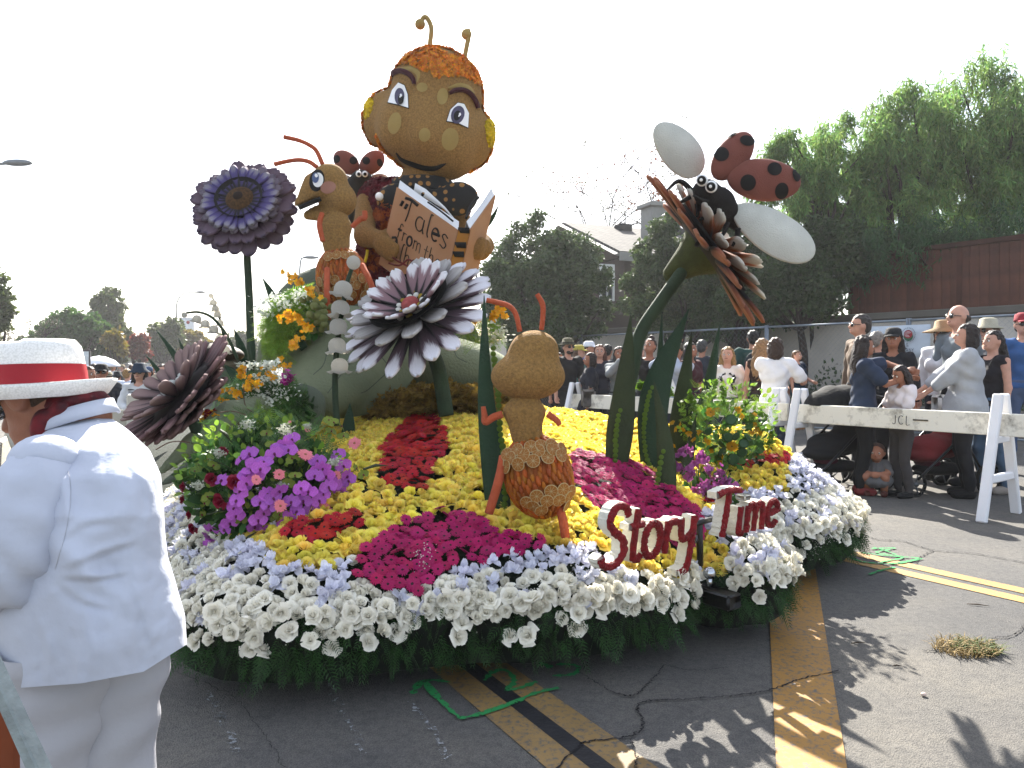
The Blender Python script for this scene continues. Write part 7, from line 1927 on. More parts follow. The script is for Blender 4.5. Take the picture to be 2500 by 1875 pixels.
# ---- trees down the street
g2 = 'trees far down the street'; LG = leafmat('street_leaf', '#4c7030', .4, .35, .02); LG2 = leafmat('street_leaf_olive', '#5c6a34', .4, .35, .02); LGY = leafmat('street_leaf_yellow', '#8a7a2e', .4, .3); LRED = leafmat('street_leaf_red', '#94483c', .4, .3)
tree('broad round green tree behind the white hat', 175, 45, [(150, 825, 75, 50), (215, 830, 75, 50), (180, 800, 60, 40), (100, 840, 45, 35)], 15000, .3, LG, 231, g2, 'street_tree', 'leaf', None, 110, .35, .28)
tree('tall upright tree rising behind the broad round green one', 262, 55, [(262, 750, 36, 45), (250, 800, 48, 48), (285, 830, 45, 50)], 12000, .3, LG2, 232, g2, 'street_tree', 'leaf', None, 100, .35, .26)
tree('small yellowing tree at the right side of the round green tree', 280, 43, [(278, 830, 18, 24), (290, 855, 12, 14)], 900, .3, LGY, 233, g2, 'street_tree', 'leaf', None, 30, .1, .4)
tree('small red leaved tree down the street', 342, 48, [(342, 848, 26, 28), (350, 835, 15, 15)], 2600, .25, LRED, 234, g2, 'street_tree', 'leaf', None, 50, .15, .34)
tree('olive green tree left of the bannered street lamp', 400, 60, [(400, 825, 34, 36), (420, 810, 30, 30), (385, 850, 28, 24)], 8000, .35, LG2, 235, g2, 'street_tree', 'leaf', None, 80, .25, .3)
tree('yellow green tree right of the bannered street lamp', 470, 66, [(465, 840, 35, 32), (490, 850, 30, 28)], 6000, .38, LGY, 236, g2, 'street_tree', 'leaf', None, 60, .25, .32)
tree('hazy green tree behind the arching lily stalk', 545, 75, [(530, 850, 40, 30), (570, 845, 34, 34), (610, 858, 30, 26)], 6000, .42, LG2, 237, g2, 'street_tree', 'leaf', None, 70, .25, .32)
tree('distant trees closing the street behind the crowd', 330, 95, [(200, 872, 120, 26), (330, 868, 120, 28), (460, 868, 120, 28), (600, 866, 90, 26)], 12000, .6, LG2, 238, g2, 'street_tree', 'leaf', None, 120, .3, .3)
tree('tree crown reaching in at the left edge', -40, 30, [(-30, 690, 34, 50), (-10, 745, 30, 45), (-30, 790, 40, 50)], 4500, .2, LG2, 239, g2, 'street_tree', 'leaf', None, 60, .2, .32)
bare_tree('grey bare tree left of the white hat', 55, 42, 795, 60, 215, 250, GREYL)
# ---- street stall bits far left
rt = thing('market_umbrella', 'white stall umbrella behind the hat brim', 'umbrella', P(242, 960, 26)); part('canopy', MB().addg(lathe([(.02, .62), (.35, .56), (.8, .36), (1.05, .1), (1.06, .0), (.98, .06), (.3, .48), (.02, .54)], 16, False), 0, TM(P(242, 896, 26), None, .62)), mat('umbrella_white', '#dfe2ea', .7, .06), rt); part('pole', MB().addg(tube([P(242, 890, 26), P(242, 985, 26)], .025, 8)), LMP, rt)
rt = thing('sign_frame', 'framed white notice board behind the hat', 'sign', P(206, 960, 22)); 
for dx in (-13, 13): part('post', MB().addg(tube([P(206 + dx, 856, 22), P(206 + dx, 985, 22)], .03, 6)), mat('sign_post', '#4a4648', .7, .1), rt)
part('panel', MB().addg(box(P(206, 874, 22), (.32, .03, .38))), mat('sign_white', '#cfd6da', .7, .15, 12), rt, smooth=False); part('rail', MB().addg(box(P(206, 856, 22), (.36, .04, .04))), MATS['sign_post'], rt, smooth=False)
rt = thing('box_truck', 'white box truck parked far down the street behind the crowd', 'truck', P(316, 930, 58)); part('cargo_box', MB().addg(box(P(316, 905, 58), (1.9, 4.0, 1.15), None, .05)), mat('truck_white', '#cdcfce', .6, .08), rt, smooth=False); part('roof_unit', MB().addg(box(P(315, 885, 58), (1.15, 1.0, .16), None, .03)), mat('truck_grey', '#9a9b98', .6, .1), rt, smooth=False); part('roof_slot', MB().addg(box(P(306, 885, 57), (.3, .1, .08))), DARKB, rt, smooth=False)
for dx in (-9, 9): part('wheel', MB().addg(tube([P(316 + dx * 3, 940, 57.6), P(316 + dx * 3, 940, 57.9)], .38, 14)), mat('tyre', '#151515', .9, .1), rt)
# ================================================================== people
SKINS = {'fair': '#b88a76', 'tan': '#906049', 'mid': '#a5765e'}
def skin(k): return mat('skin_' + k, SKINS[k], .55, .08, 30, sss=.08, keep=True)
def cloth(c, b=.25): return mat('cloth_' + c[1:], c, .9, .12, 5, b, 26)
def hairm(c): return mat('hair_' + c[1:], c, .55, .35, 40, .7, 90)
EYEW, EYED, LIPM, LENS, SOLE = mat('eye_white', '#dcd8d2', .3, .03), mat('eye_dark', '#1e1512', .3, .1), mat('lip', '#97564c', .6, .1), mat('dark_lens', '#0b0b0d', .15, .1, spec=.7), mat('shoe_sole', '#d8d6d0', .8, .1)
def ik(s, h, l1, l2, hint):
    s, h = np.asarray(s, float), np.asarray(h, float); v = h - s; d = np.linalg.norm(v)
    if d > (l1 + l2) * .995: h = s + v / d * (l1 + l2) * .995; v = h - s; d = np.linalg.norm(v)
    a = (l1 * l1 - l2 * l2 + d * d) / (2 * d); e = math.sqrt(max(l1 * l1 - a * a, 0)); u = v / d
    w = np.asarray(hint, float) - u * (np.asarray(hint, float) @ u); w /= np.linalg.norm(w) + 1e-9
    return s + u * a + w * e, h
LH, RH_ = 'l', 'r'
def person(label, px, py, d, yaw, top, bottom, hair, skn='mid', hgt=None, sleeve='short', hairstyle='short', hat=None, glasses=False, hands=None, woman=True, shoes='#2a2a2c', head=(0, 0), hem=.93, vox=.0125,
           lean=0, pants='long', z0=None, stout=1.0, detail=True, group='people watching behind the barricades', cat='person', skirt=False, stride=.0, extra=None, beard=None, gx=None):
    """local frame: faces -y, z up, built at 1.72 m and scaled so the head top is seen at (px,py)"""
    g = P(px, HOR, d); gz = float(ground_z(g[0], g[1])) if z0 is None else z0
    hz = P(px, py, d)[2]; hgt = hgt or (hz - gz); K = hgt / 1.72; base = np.array([g[0], g[1], hz - 1.72 * K if z0 is None else gz])
    Rz = rotz(yaw); rt = thing('person', label, cat, base, group); T = lambda q: base + Rz @ (np.asarray(q, float) * K)
    st = stout; hw = .155 if woman else .16; sh = .165 if woman else .195; lf = np.array([0, -lean, 0])
    hipL, hipR = np.array([-.088, 0, .9]), np.array([.088, 0, .9])
    kn = [np.array([-.095, -.03 - stride, .49]), np.array([.095, -.03 + stride, .49])]; an = [np.array([-.1, .03 - stride * .5, .085]), np.array([.1, .03 + stride * 1.4, .085])]
    shl = np.array([-sh, 0, 1.405]) + lf; shr = np.array([sh, 0, 1.405]) + lf
    hands = hands or {}
    hl = np.array(hands.get('l', (-sh - .07, -.06, .80))); hr = np.array(hands.get('r', (sh + .07, -.06, .80)))
    hint_l, hint_r = hands.get('hl', (-.5, .6, -.6)), hands.get('hr', (.5, .6, -.6))
    el, hl = ik(shl, hl, .28, .25, hint_l); er, hr = ik(shr, hr, .28, .25, hint_r)
    nb_, hc = np.array([0, .012, 1.44]) + lf, np.array([0, 0, 1.615]) + lf * 1.15
    Rh = rotz(head[0]) @ rotx(head[1]); hp_ = lambda q: np.array([0, .01, 1.52]) + lf * 1.1 + Rh @ (np.asarray(q, float) - np.array([0, .01, 1.52]))
    ar = .042 if woman else .049
    body = [('e', (0, 0, .95), (hw * st, .115 * st, .13)), ('e', (0, 0, 1.1) + lf * .3, (.128 * st, .098 * st, .16)), ('e', np.array((0, .0, 1.28)) + lf * .8, (.155 * st, .108 * st, .15)), ('c', shl * [.85, 1, 1], .058, shr * [.85, 1, 1], .058),
            ('c', nb_, .053, hp_((0, .005, 1.55)), .047)]
    if woman: body += [('e', np.array((s * .07, -.085, 1.27)) + lf * .8, (.06, .055, .058)) for s in (-1, 1)]
    legs = []
    for hp0, k, a in ((hipL, kn[0], an[0]), (hipR, kn[1], an[1])):
        legs += [('c', hp0, .083 * st, k, .053), ('c', k, .054, a + [0, 0, .12], .045), ('c', a + [0, 0, .12], .043, a, .034)]
    feet = [[('c', a - [0, 0, .03], .036, a + [0, -.13, -.045], .033), ('c', a + [0, .02, -.045], .036, a + [0, -.1, -.05], .036)] for a in an]
    arms = []
    hnd = []
    for s_, e_, h_, sg in ((shl, el, hl, -1), (shr, er, hr, 1)):
        arms += [('c', s_, ar * 1.12, e_, ar * .82), ('c', e_, ar * .85, h_, ar * .58)]
        u = h_ - e_; u /= np.linalg.norm(u) + 1e-9; w_ = np.cross(u, [0, 1.0, 0.2]); w_ /= np.linalg.norm(w_) + 1e-9; cu = np.cross(w_, u) * (-1 if np.cross(w_, u)[1] > 0 else 1)
        hnd += [('c', h_, .026, h_ + u * .055, .03)]
        for i in range(4): b_ = h_ + u * .07 + w_ * (-.027 + .018 * i); m_ = b_ + u * (.032 - .004 * abs(i - 1.4)) + cu * .012; hnd += [('c', b_, .0105, m_, .0095), ('c', m_, .0095, m_ + u * .022 + cu * .022, .008)]
        hnd += [('c', h_ + u * .03 + w_ * -.028 * sg, .012, h_ + u * .07 + w_ * -.045 * sg + cu * .015, .009)]
    hd = [('e', hp_((0, .008, 1.63)), (.074, .094, .1), Rh), ('e', hp_((0, -.03, 1.57)), (.056, .062, .062), Rh), ('c', hp_((0, -.088, 1.628)), .01, hp_((0, -.108, 1.598)), .014), ('e', hp_((0, -.075, 1.555)), (.028, .025, .018), Rh)]
    hd += [('e', hp_((s * .076, .008, 1.61)), (.012, .022, .03), Rh) for s in (-1, 1)]
    def mk(prims, v=vox, k=.028, cut=None, disp=None, grow=0.0):
        pr = [(p[0], p[1], np.asarray(p[2]) + grow, *(p[3:])) if p[0] == 'e' else ('c', p[1], p[2] + grow, p[3], p[4] + grow) for p in prims]
        V, F = sdf_mesh(pr, v, k, cut, disp); return MB().add(base + (V * K) @ Rz.T, F)
    V1 = mk(body + legs + arms + hd, vox, .022)
    if detail:
        Vh, Fh = sdf_mesh(hnd, .0075, .008); V1.add(base + (Vh * K) @ Rz.T, Fh)
    else: V1.addg(ball(T(hl), .04 * K, 8, 6)).addg(ball(T(hr), .04 * K, 8, 6))
    part('body', V1, skin(skn), rt)
    fold = lambda X, Y, Z: .005 * np.sin(Z * 31 + X * 23 + 4 * np.sin(Y * 9 + Z * 5)) + .003 * np.sin(X * 47 - Z * 19 + 2 * np.sin(Z * 11))
    # top
    if top:
        slv = {'none': [], 'short': .55, 'long': 1.0, 'three': .8}[sleeve]
        tp = list(body[:4]) + (body[5:] if woman else [])
        if slv:
            for s_, e_, h_ in ((shl, el, hl), (shr, er, hr)):
                if slv <= .56: tp += [('c', s_, ar * 1.3, s_ + (e_ - s_) * .72, ar * 1.32)]
                else: tp += [('c', s_, ar * 1.3, e_, ar * 1.12), ('c', e_, ar * 1.12, e_ + (h_ - e_) * (.93 if slv == 1 else .45), ar * .9)]
        if hem < .9: tp += [('c', (0, 0, .92), .13 * st, (0, 0, hem), .15 * st)]
        cz = lambda X, Y, Z: np.maximum(np.maximum(hem - Z, (.07 - np.sqrt((X - nb_[0]) ** 2 + (Y - nb_[1] + .03) ** 2 + (Z - 1.475) ** 2)) if sleeve != 'none' else .1 - np.sqrt(X ** 2 + (Y - nb_[1] + .02) ** 2 + (Z - 1.5) ** 2)), -1)
        part('shirt' if not skirt else 'dress', mk(tp, vox, .03, cz, fold, .014 if hem > .9 else .026), cloth(top), rt)
    if bottom:
        tp = [body[0], ('e', (0, 0, 1.0), (.14 * st, .105 * st, .1))] + (legs if not skirt else [('c', (0, 0, .9), .16 * st, (0, 0, .55), .2 * st)])
        lo = {'long': .07, 'short': .5, 'capri': .32}[pants]
        part('trousers' if not skirt else 'skirt', mk(tp, vox, .02, lambda X, Y, Z: np.maximum(lo - Z, Z - 1.03), fold, .011), cloth(bottom, .3), rt)
    for f in feet: part('shoe', mk(f, .01, .02, lambda X, Y, Z: .0 - Z, None, .006), cloth(shoes), rt)
    # hair
    if hairstyle != 'bald':
        hc_ = hp_((0, .018, 1.645)); hp_l = [('e', hc_, (.084, .1, .094), Rh)]
        front = hp_((0, -.085, 1.66)); ud = Rh @ np.array([0, -1.0, 0]); zz = Rh @ np.array([0, 0, 1.0])
        cut = lambda X, Y, Z: np.minimum(((X - hc_[0]) * ud[0] + (Y - hc_[1]) * ud[1] + (Z - hc_[2]) * ud[2]) - .032, 1) + np.where(((X - hc_[0]) * zz[0] + (Y - hc_[1]) * zz[1] + (Z - hc_[2]) * zz[2]) > .038, -.05, 0)
        if hairstyle == 'short': hp_l += [('e', hp_((0, .06, 1.6)), (.068, .05, .07), Rh)]
        if hairstyle == 'bob': hp_l += [('e', hp_((0, .045, 1.56)), (.092, .07, .11), Rh)] + [('e', hp_((s * .072, .0, 1.57)), (.026, .05, .1), Rh) for s in (-1, 1)]
        if hairstyle in ('long', 'curly'):
            w_ = .1 if hairstyle == 'long' else .125
            hp_l += [('e', hp_((0, .05, 1.55)), (w_, .065, .13), Rh), ('e', np.array((0, .085, 1.37)) + lf, (w_ * 1.05, .05, .2))] + [('e', np.array((s * .085, .02, 1.46)) + lf, (.036, .05, .17)) for s in (-1, 1)] + [('e', hp_((s * .07, .0, 1.6)), (.028, .05, .09), Rh) for s in (-1, 1)]
        if hairstyle == 'ponytail': hp_l += [('e', hp_((0, .06, 1.62)), (.07, .05, .07), Rh), ('c', hp_((0, .11, 1.64)), .034, np.array((.0, .16, 1.42)) + lf, .045), ('c', np.array((.0, .16, 1.42)) + lf, .045, np.array((.02, .14, 1.22)) + lf, .02)]
        if hairstyle == 'bun': hp_l += [('e', hp_((0, .05, 1.61)), (.07, .05, .07), Rh), ('e', hp_((0, .03, 1.755)), (.042, .042, .038), Rh)]
        if hairstyle == 'fringe_bald': hp_l = [('e', hp_((0, .035, 1.605)), (.08, .078, .05), Rh)]
        part('hair', mk(hp_l, .011, .02, cut, lambda X, Y, Z: .005 * np.sin(X * 120 + 6 * np.sin(Z * 21)) + .003 * np.sin(Y * 140 + Z * 30)), hairm(hair), rt)
    if beard: part('beard', mk([('e', hp_((0, -.045, 1.548)), (.056, .055, .04), Rh)], .01, .01), hairm(beard), rt)
    if detail:
        for s in (-1, 1):
            e = part('eye', MB().addg(ball(T(hp_((s * .031, -.079, 1.622))), .0125 * K, 8, 6)), EYEW, rt); part('pupil', MB().addg(ball(T(hp_((s * .031, -.088, 1.622))), .0075 * K, 7, 5)), EYED, e)
            part('eyebrow', MB().addg(tube([T(hp_((s * .014, -.094, 1.643))), T(hp_((s * .032, -.092, 1.648))), T(hp_((s * .05, -.078, 1.641)))], .0045 * K, 5)), hairm(hair), rt)
        part('mouth', MB().addg(tube([T(hp_((-.024, -.09, 1.569))), T(hp_((0, -.097, 1.567))), T(hp_((.024, -.09, 1.569)))], [.004 * K, .007 * K, .004 * K], 6)), LIPM, rt)
    if glasses:
        mb = MB()
        for s in (-1, 1): mb.addg(ball((0, 0, 0), (.029 * K, .01 * K, .021 * K), 10, 7, Rz @ Rh), 0, TM(T(hp_((s * .034, -.092, 1.622))))).addg(tube([T(hp_((s * .06, -.08, 1.626))), T(hp_((s * .08, .01, 1.62)))], .004 * K, 4))
        part('sunglasses', mb, LENS, rt)
    if hat:
        kind, hc2 = hat; R_ = Rz @ Rh; o = T(hp_((0, .008, 1.675)))
        cr = [(.0, .075), (.05, .075), (.082, .055), (.092, .0), (.095, -.02)]
        if kind == 'cap': mb = MB().addg(lathe([(r * K, z * K) for r, z in cr], 18), 0, TM(o, R_ @ np.diag([.96, 1.1, 1]))).addg(thick_sheet(np.array([[R_ @ (np.array([x * .075, -.09 - y * .085 * (1 - .35 * x * x), -.008 - .018 * y * y - .012 * x * x]) * K) + o for y in (0, .5, 1)] for x in np.linspace(-1, 1, 7)]), .006))
        else:
            br = {'fedora': .15, 'sun': .2, 'bucket': .15, 'visor': .14}[kind]; dr = {'fedora': .0, 'sun': -.03, 'bucket': -.035, 'visor': -.01}[kind]
            pr = [(.0, .085), (.05, .09), (.078, .075), (.092, .0), (br, dr - .012), (br, dr - .018), (.09, -.012)]
            mb = MB().addg(lathe([(r * K, z * K) for r, z in pr], 20, False), 0, TM(o, R_ @ np.diag([.98, 1.12, 1])))
        h = part('hat', mb, mat('hat_' + hc2[1:], hc2, .85, .12, 14, .4, 120), rt)
        if kind == 'fedora': part('hat_band', MB().addg(lathe([(.094 * K, .0), (.0955 * K, .022 * K), (.088 * K, .024 * K)], 20, False), 0, TM(o, R_ @ np.diag([.98, 1.12, 1]))), cloth('#3a3428'), h)
    if extra: extra(rt, T, K, hl, hr, hp_, mk, body, lf)
    return rt
def yawto(deg): return math.radians(deg)
LACE = mat('lace_grey', '#a9a9ad', .9, .5, 60, .5, 120)
def bagx(col, at, size, strap=None, name='bag'):
    def f(rt, T, K, hl, hr, hp_, mk, body, lf):
        b = part(name, MB().addg(sdf_mesh([('e', at, size)], .018, .01) if False else box((0, 0, 0), (size[0] * 2 * K, size[1] * 2 * K, size[2] * 2 * K), None, .03), 0, TM(T(at), rotz(0))), cloth(col, .3), rt)
        if strap: part('strap', MB().addg(tubes([T(q) for q in strap], [.012 * K], 14, 6)), cloth(col), b)
    return f
def phonex(col='#1a1a1d'):
    def f(rt, T, K, hl, hr, hp_, mk, body, lf):
        m = (np.asarray(hl) + np.asarray(hr)) / 2; solo('phone', MB().addg(box(T(m + [0, -.03, .06]), (.075 * K, .012, .145 * K), None, .004)), mat('phone_' + col[1:], col, .3, .1), 'dark phone held up by ' + rt['label'].split(',')[0][:60], 'phone', smooth=False)
    return f
def both(*fs):
    def f(*a):
        for q in fs: q(*a)
    return f
def laceyoke(rt, T, K, hl, hr, hp_, mk, body, lf): part('lace_yoke', mk(list(body[2:4]), .0125, .03, lambda X, Y, Z: 1.3 - Z, None, .02), LACE, rt)
def print_front(col, n, seed, y=-.128):
    def f(rt, T, K, hl, hr, hp_, mk, body, lf):
        r = np.random.default_rng(seed); mb = MB(); bv = bvh_of(mk(list(body[1:4]) + list(body[5:]), .014, .03, None, None, .016))
        for _ in range(n):
            s = r.choice([-1, 1]); a = r.uniform(0, 1); x = s * (.03 + .065 * abs(sin(a * 5))) + r.normal(0, .012); z = 1.36 - .24 * a; q = Vector(T((x, -.3, z))); dr = (Vector(T((x, 0, z))) - q).normalized(); h = bv.ray_cast(q, dr)
            if h[0]: mb.addg(ball((0, 0, 0), (.009 * K, .004, .012 * K), 6, 4, rotz(0)), 0, TM(np.array(h[0] + h[1] * .003), frame(np.array(h[1])) @ rotz(r.uniform(0, 6)) @ rotx(PI / 2)))
        part('embroidery', mb, cloth(col), rt)
    return f
def backpack(col):
    def f(rt, T, K, hl, hr, hp_, mk, body, lf): part('backpack', mk([('e', (0, .17, 1.22), (.13, .08, .2)), ('e', (0, .2, 1.12), (.11, .07, .09))], .016, .03), cloth(col, .4), rt)
    return f
def straps(col):
    def f(rt, T, K, hl, hr, hp_, mk, body, lf):
        for s in (-1, 1): part('strap', MB().addg(tubes([T((s * .08, -.12, 1.34)), T((s * .1, -.06, 1.455)), T((s * .09, .06, 1.455)), T((s * .07, .12, 1.35))], [.008 * K], 14, 6)), cloth(col), rt)
    return f
FACE_L, FACE_R, BACKV = yawto(-90), yawto(90), yawto(180)
# right hand crowd, roughly left to right
person('bearded man in khaki fedora, sunglasses and black T-shirt', 1387, 832, 11.8, yawto(30), '#1b1b1e', '#2b2d33', '#2c201a', 'fair', woman=False, hat=('fedora', '#6f6a4e'), glasses=True, beard='#3a2a20')
person('woman in yellow cap and teal shirt behind the fedora man', 1414, 846, 13.2, yawto(60), '#5f9c94', '#30343c', '#6a4a30', 'fair', hat=('cap', '#d8c65a'), hairstyle='bob', detail=False)
person('person in white cap and blue shirt behind the tote bag woman', 1439, 837, 13.8, yawto(60), '#3a4a9c', '#30343c', '#4a3a30', 'mid', woman=False, hat=('cap', '#dadde4'), detail=False)
person('dark haired woman in profile, navy dress with lace yoke and big grey tote', 1440, 863, 11.3, FACE_L, '#1c2030', '#1c2030', '#2a1a16', 'tan', hairstyle='bob', skirt=True, stout=1.15, extra=both(laceyoke, bagx('#8d857e', (.26, -.05, .98), (.12, .05, .15), [(.26, -.05, 1.1), (.22, 0, 1.42), (.26, .02, 1.1)], 'tote_bag')), hem=.85)
person('woman facing the float with brown hair and navy scoop neck top', 1464, 843, 12.0, yawto(-8), '#1d2133', '#24242a', '#6b3b26', 'fair', hairstyle='long', sleeve='short')
person('dark haired man in grey shirt seen behind the navy topped woman', 1484, 843, 13.4, yawto(150), '#4a5058', '#2c2d32', '#1a1614', 'mid', woman=False, detail=False)
person('woman in pale grey sweater filming with a phone', 1512, 848, 11.3, yawto(0), '#9aa0a4', '#30343c', '#1c1412', 'tan', sleeve='long', hairstyle='bob', hands={'l': (-.03, -.3, 1.5), 'r': (.04, -.3, 1.5), 'hl': (-.8, 0, -1), 'hr': (.8, 0, -1)}, extra=phonex())
person('grey haired person half hidden behind the top knot woman', 1563, 850, 12.8, yawto(20), '#7d8288', '#2c2d32', '#8a8680', 'fair', detail=False, hairstyle='short')
person('woman with a top knot in black tank top looking down', 1585, 828, 10.6, yawto(-25), '#17171a', '#2a2f3c', '#3d2218', 'tan', sleeve='none', hairstyle='bun', head=(-.2, -.25), hands={'l': (-.2, -.24, 1.33), 'hl': (-1, .1, -.8)})
person('tall dark haired man in plum shirt at the back', 1653, 812, 13.0, yawto(170), '#54405c', '#2c2d32', '#1c1612', 'mid', woman=False, detail=False)
person('youth in camouflage cap and pale blue shirt raising a camera', 1652, 842, 10.3, yawto(-45), '#b9c3d6', '#25304a', '#3a2a20', 'tan', woman=False, sleeve='long', hat=('cap', '#5c5240'), hands={'l': (-.04, -.22, 1.6), 'r': (.06, -.22, 1.56), 'hl': (-.8, 0, -1), 'hr': (.8, 0, -1)},
       extra=lambda rt, T, K, hl, hr, hp_, mk, body, lf: (solo('camera_case', MB().addg(box(T((0, -.27, 1.62)), (.12, .09, .1), None, .02)), cloth('#1d2740'), 'navy camera held up by the youth in camouflage cap', 'camera', smooth=False), part('sash', mk([('c', (-.1, -.115, 1.4), .035, (.05, -.125, 1.05), .035)], .012, .01), cloth('#e4e4e6'), rt)))
person('dark haired woman in maroon T-shirt behind the tall dark blade', 1686, 838, 10.9, yawto(40), '#4c1e28', '#2c2d32', '#1c1412', 'tan', hairstyle='long')
person('grey cropped man in navy shirt turned away', 1714, 832, 12.4, yawto(150), '#2b3442', '#2c2d32', '#4c4c4c', 'mid', woman=False, detail=False)
person('blonde girl in white T-shirt with black floral embroidery', 1776, 849, 9.9, yawto(-14), '#e0d9d2', '#3a4054', '#b08a52', 'fair', hairstyle='long', head=(-.2, 0), extra=print_front('#23232b', 150, 4))
person('man in teal shirt with backpack, seen from behind', 1838, 809, 12.0, yawto(165), '#28504a', '#2c2d32', '#171412', 'mid', woman=False, extra=backpack('#1d2c34'), detail=False)
person('blonde woman with long wavy hair and brown top turned away', 1862, 829, 9.6, yawto(150), '#3a2620', '#2b2426', '#a9835a', 'fair', sleeve='none', hairstyle='curly', head=(-.3, 0), hands={'l': (-.22, .05, 1.0)})
person('woman in white T-shirt with a brown bob, back turned', 1892, 827, 9.1, yawto(170), '#ece9ea', '#3d4a66', '#4a3428', 'fair', hairstyle='bob', hands={'r': (-.22, -.2, 1.05), 'l': (-.25, -.22, 1.1), 'hl': (-1, .2, -1)}, hem=.88)
person('little boy in navy and orange shirt carried on the white T-shirt woman arm', 1946, 857, 9.15, yawto(40), '#2a3a52', '#3c6a78', '#7a5638', 'fair', hgt=.95, woman=False, z0=P(1946, 857, 9.15)[2] - .95, pants='short', stout=1.15, shoes='#c8a078', hands={'r': (.22, -.24, 1.05)}, extra=lambda rt, T, K, hl, hr, hp_, mk, body, lf: part('shirt_patch', mk([('e', (.19, -.03, 1.3), (.045, .05, .06))], .014, .01), cloth('#c2562c'), rt))
person('man in glasses and tan long sleeved shirt, in profile', 2098, 771, 9.0, yawto(-95), '#8a7664', '#2e3038', '#4a4440', 'fair', woman=False, sleeve='long', glasses=True, hairstyle='short', hgt=None)
person('curly dark haired woman in blue T-shirt braiding a girl hair', 2108, 822, 7.95, yawto(72), '#34435e', '#17171a', '#2e2019', 'tan', hairstyle='curly', head=(.3, .1), hands={'l': (-.06, -.42, 1.26), 'r': (.08, -.44, 1.36), 'hl': (-.4, 0, -1), 'hr': (.9, 0, .3)}, shoes='#8a3030', hem=.9)
person('grey haired man mostly hidden behind the black cap woman', 2143, 812, 9.7, yawto(110), '#9a958c', '#3a3c44', '#9b948c', 'fair', woman=False, detail=False)
person('woman in black cap and glasses with dark jacket and backpack', 2180, 806, 8.6, yawto(-35), '#1d1f26', '#17171a', '#241814', 'tan', sleeve='long', hat=('cap', '#23252a'), glasses=False, hairstyle='long', extra=both(backpack('#15161a')))
person('girl with very long dark hair, white T-shirt and grey leggings looking down', 2204, 893, 7.75, yawto(-78), '#ddd4d6', '#4f4b4c', '#2a1b18', 'tan', hairstyle='long', head=(0, .42), hands={'l': (-.04, -.3, 1.08), 'r': (.06, -.28, 1.06), 'hl': (-.7, .3, -1), 'hr': (.7, .3, -1)}, shoes='#17181c')
person('woman in wide straw hat and white cardigan', 2300, 791, 8.9, yawto(-60), '#dcd9dc', '#3a3c46', '#5a3826', 'fair', sleeve='long', hat=('sun', '#c2a27a'), hairstyle='bob')
person('bald man in sunglasses at the back', 2337, 748, 8.6, yawto(-85), '#8d98a0', '#2c2d32', '#4a3c34', 'fair', woman=False, glasses=True, hairstyle='fringe_bald')
person('woman with short dark hair in loose pale grey sweater reaching forward', 2358, 794, 7.75, yawto(-112), '#b9bcc2', '#17181f', '#2a1d1a', 'fair', sleeve='three', hairstyle='bob', stout=1.3, hem=.8, hands={'l': (-.2, -.42, 1.02), 'r': (.05, -.4, 1.0), 'hl': (-.8, .3, -1)}, shoes='#17171a', extra=bagx('#e2e1de', (-.22, -.2, .92), (.05, .09, .1), [(-.22, -.2, 1.02), (-.24, -.14, 1.25), (-.22, -.06, 1.02)], 'shoulder_bag'))
person('woman with wavy brown hair, sunglasses and pale sun visor', 2410, 786, 8.9, yawto(-75), '#6a6c74', '#2c2d32', '#6a4a30', 'fair', glasses=True, hairstyle='curly', hat=('visor', '#cfc8b0'))
person('dark ponytail woman in black tank top and light jeans', 2422, 810, 8.0, yawto(-78), '#1c1822', '#56718f', '#241715', 'fair', sleeve='none', hairstyle='ponytail', shoes='#a59c94', extra=straps('#1c1822'), stride=.04)
person('man in red cap and blue T-shirt at the right edge', 2497, 770, 9.4, yawto(-20), '#3f6fb0', '#5a6f96', '#4a3a30', 'fair', woman=False, hat=('cap', '#b0263a'), glasses=True)
person('dark haired woman at the far left of the crowd, beside the ant shoulder', 1363, 862, 11.9, yawto(40), '#3a3a42', '#26262c', '#2c1c16', 'mid', hairstyle='long', detail=False)

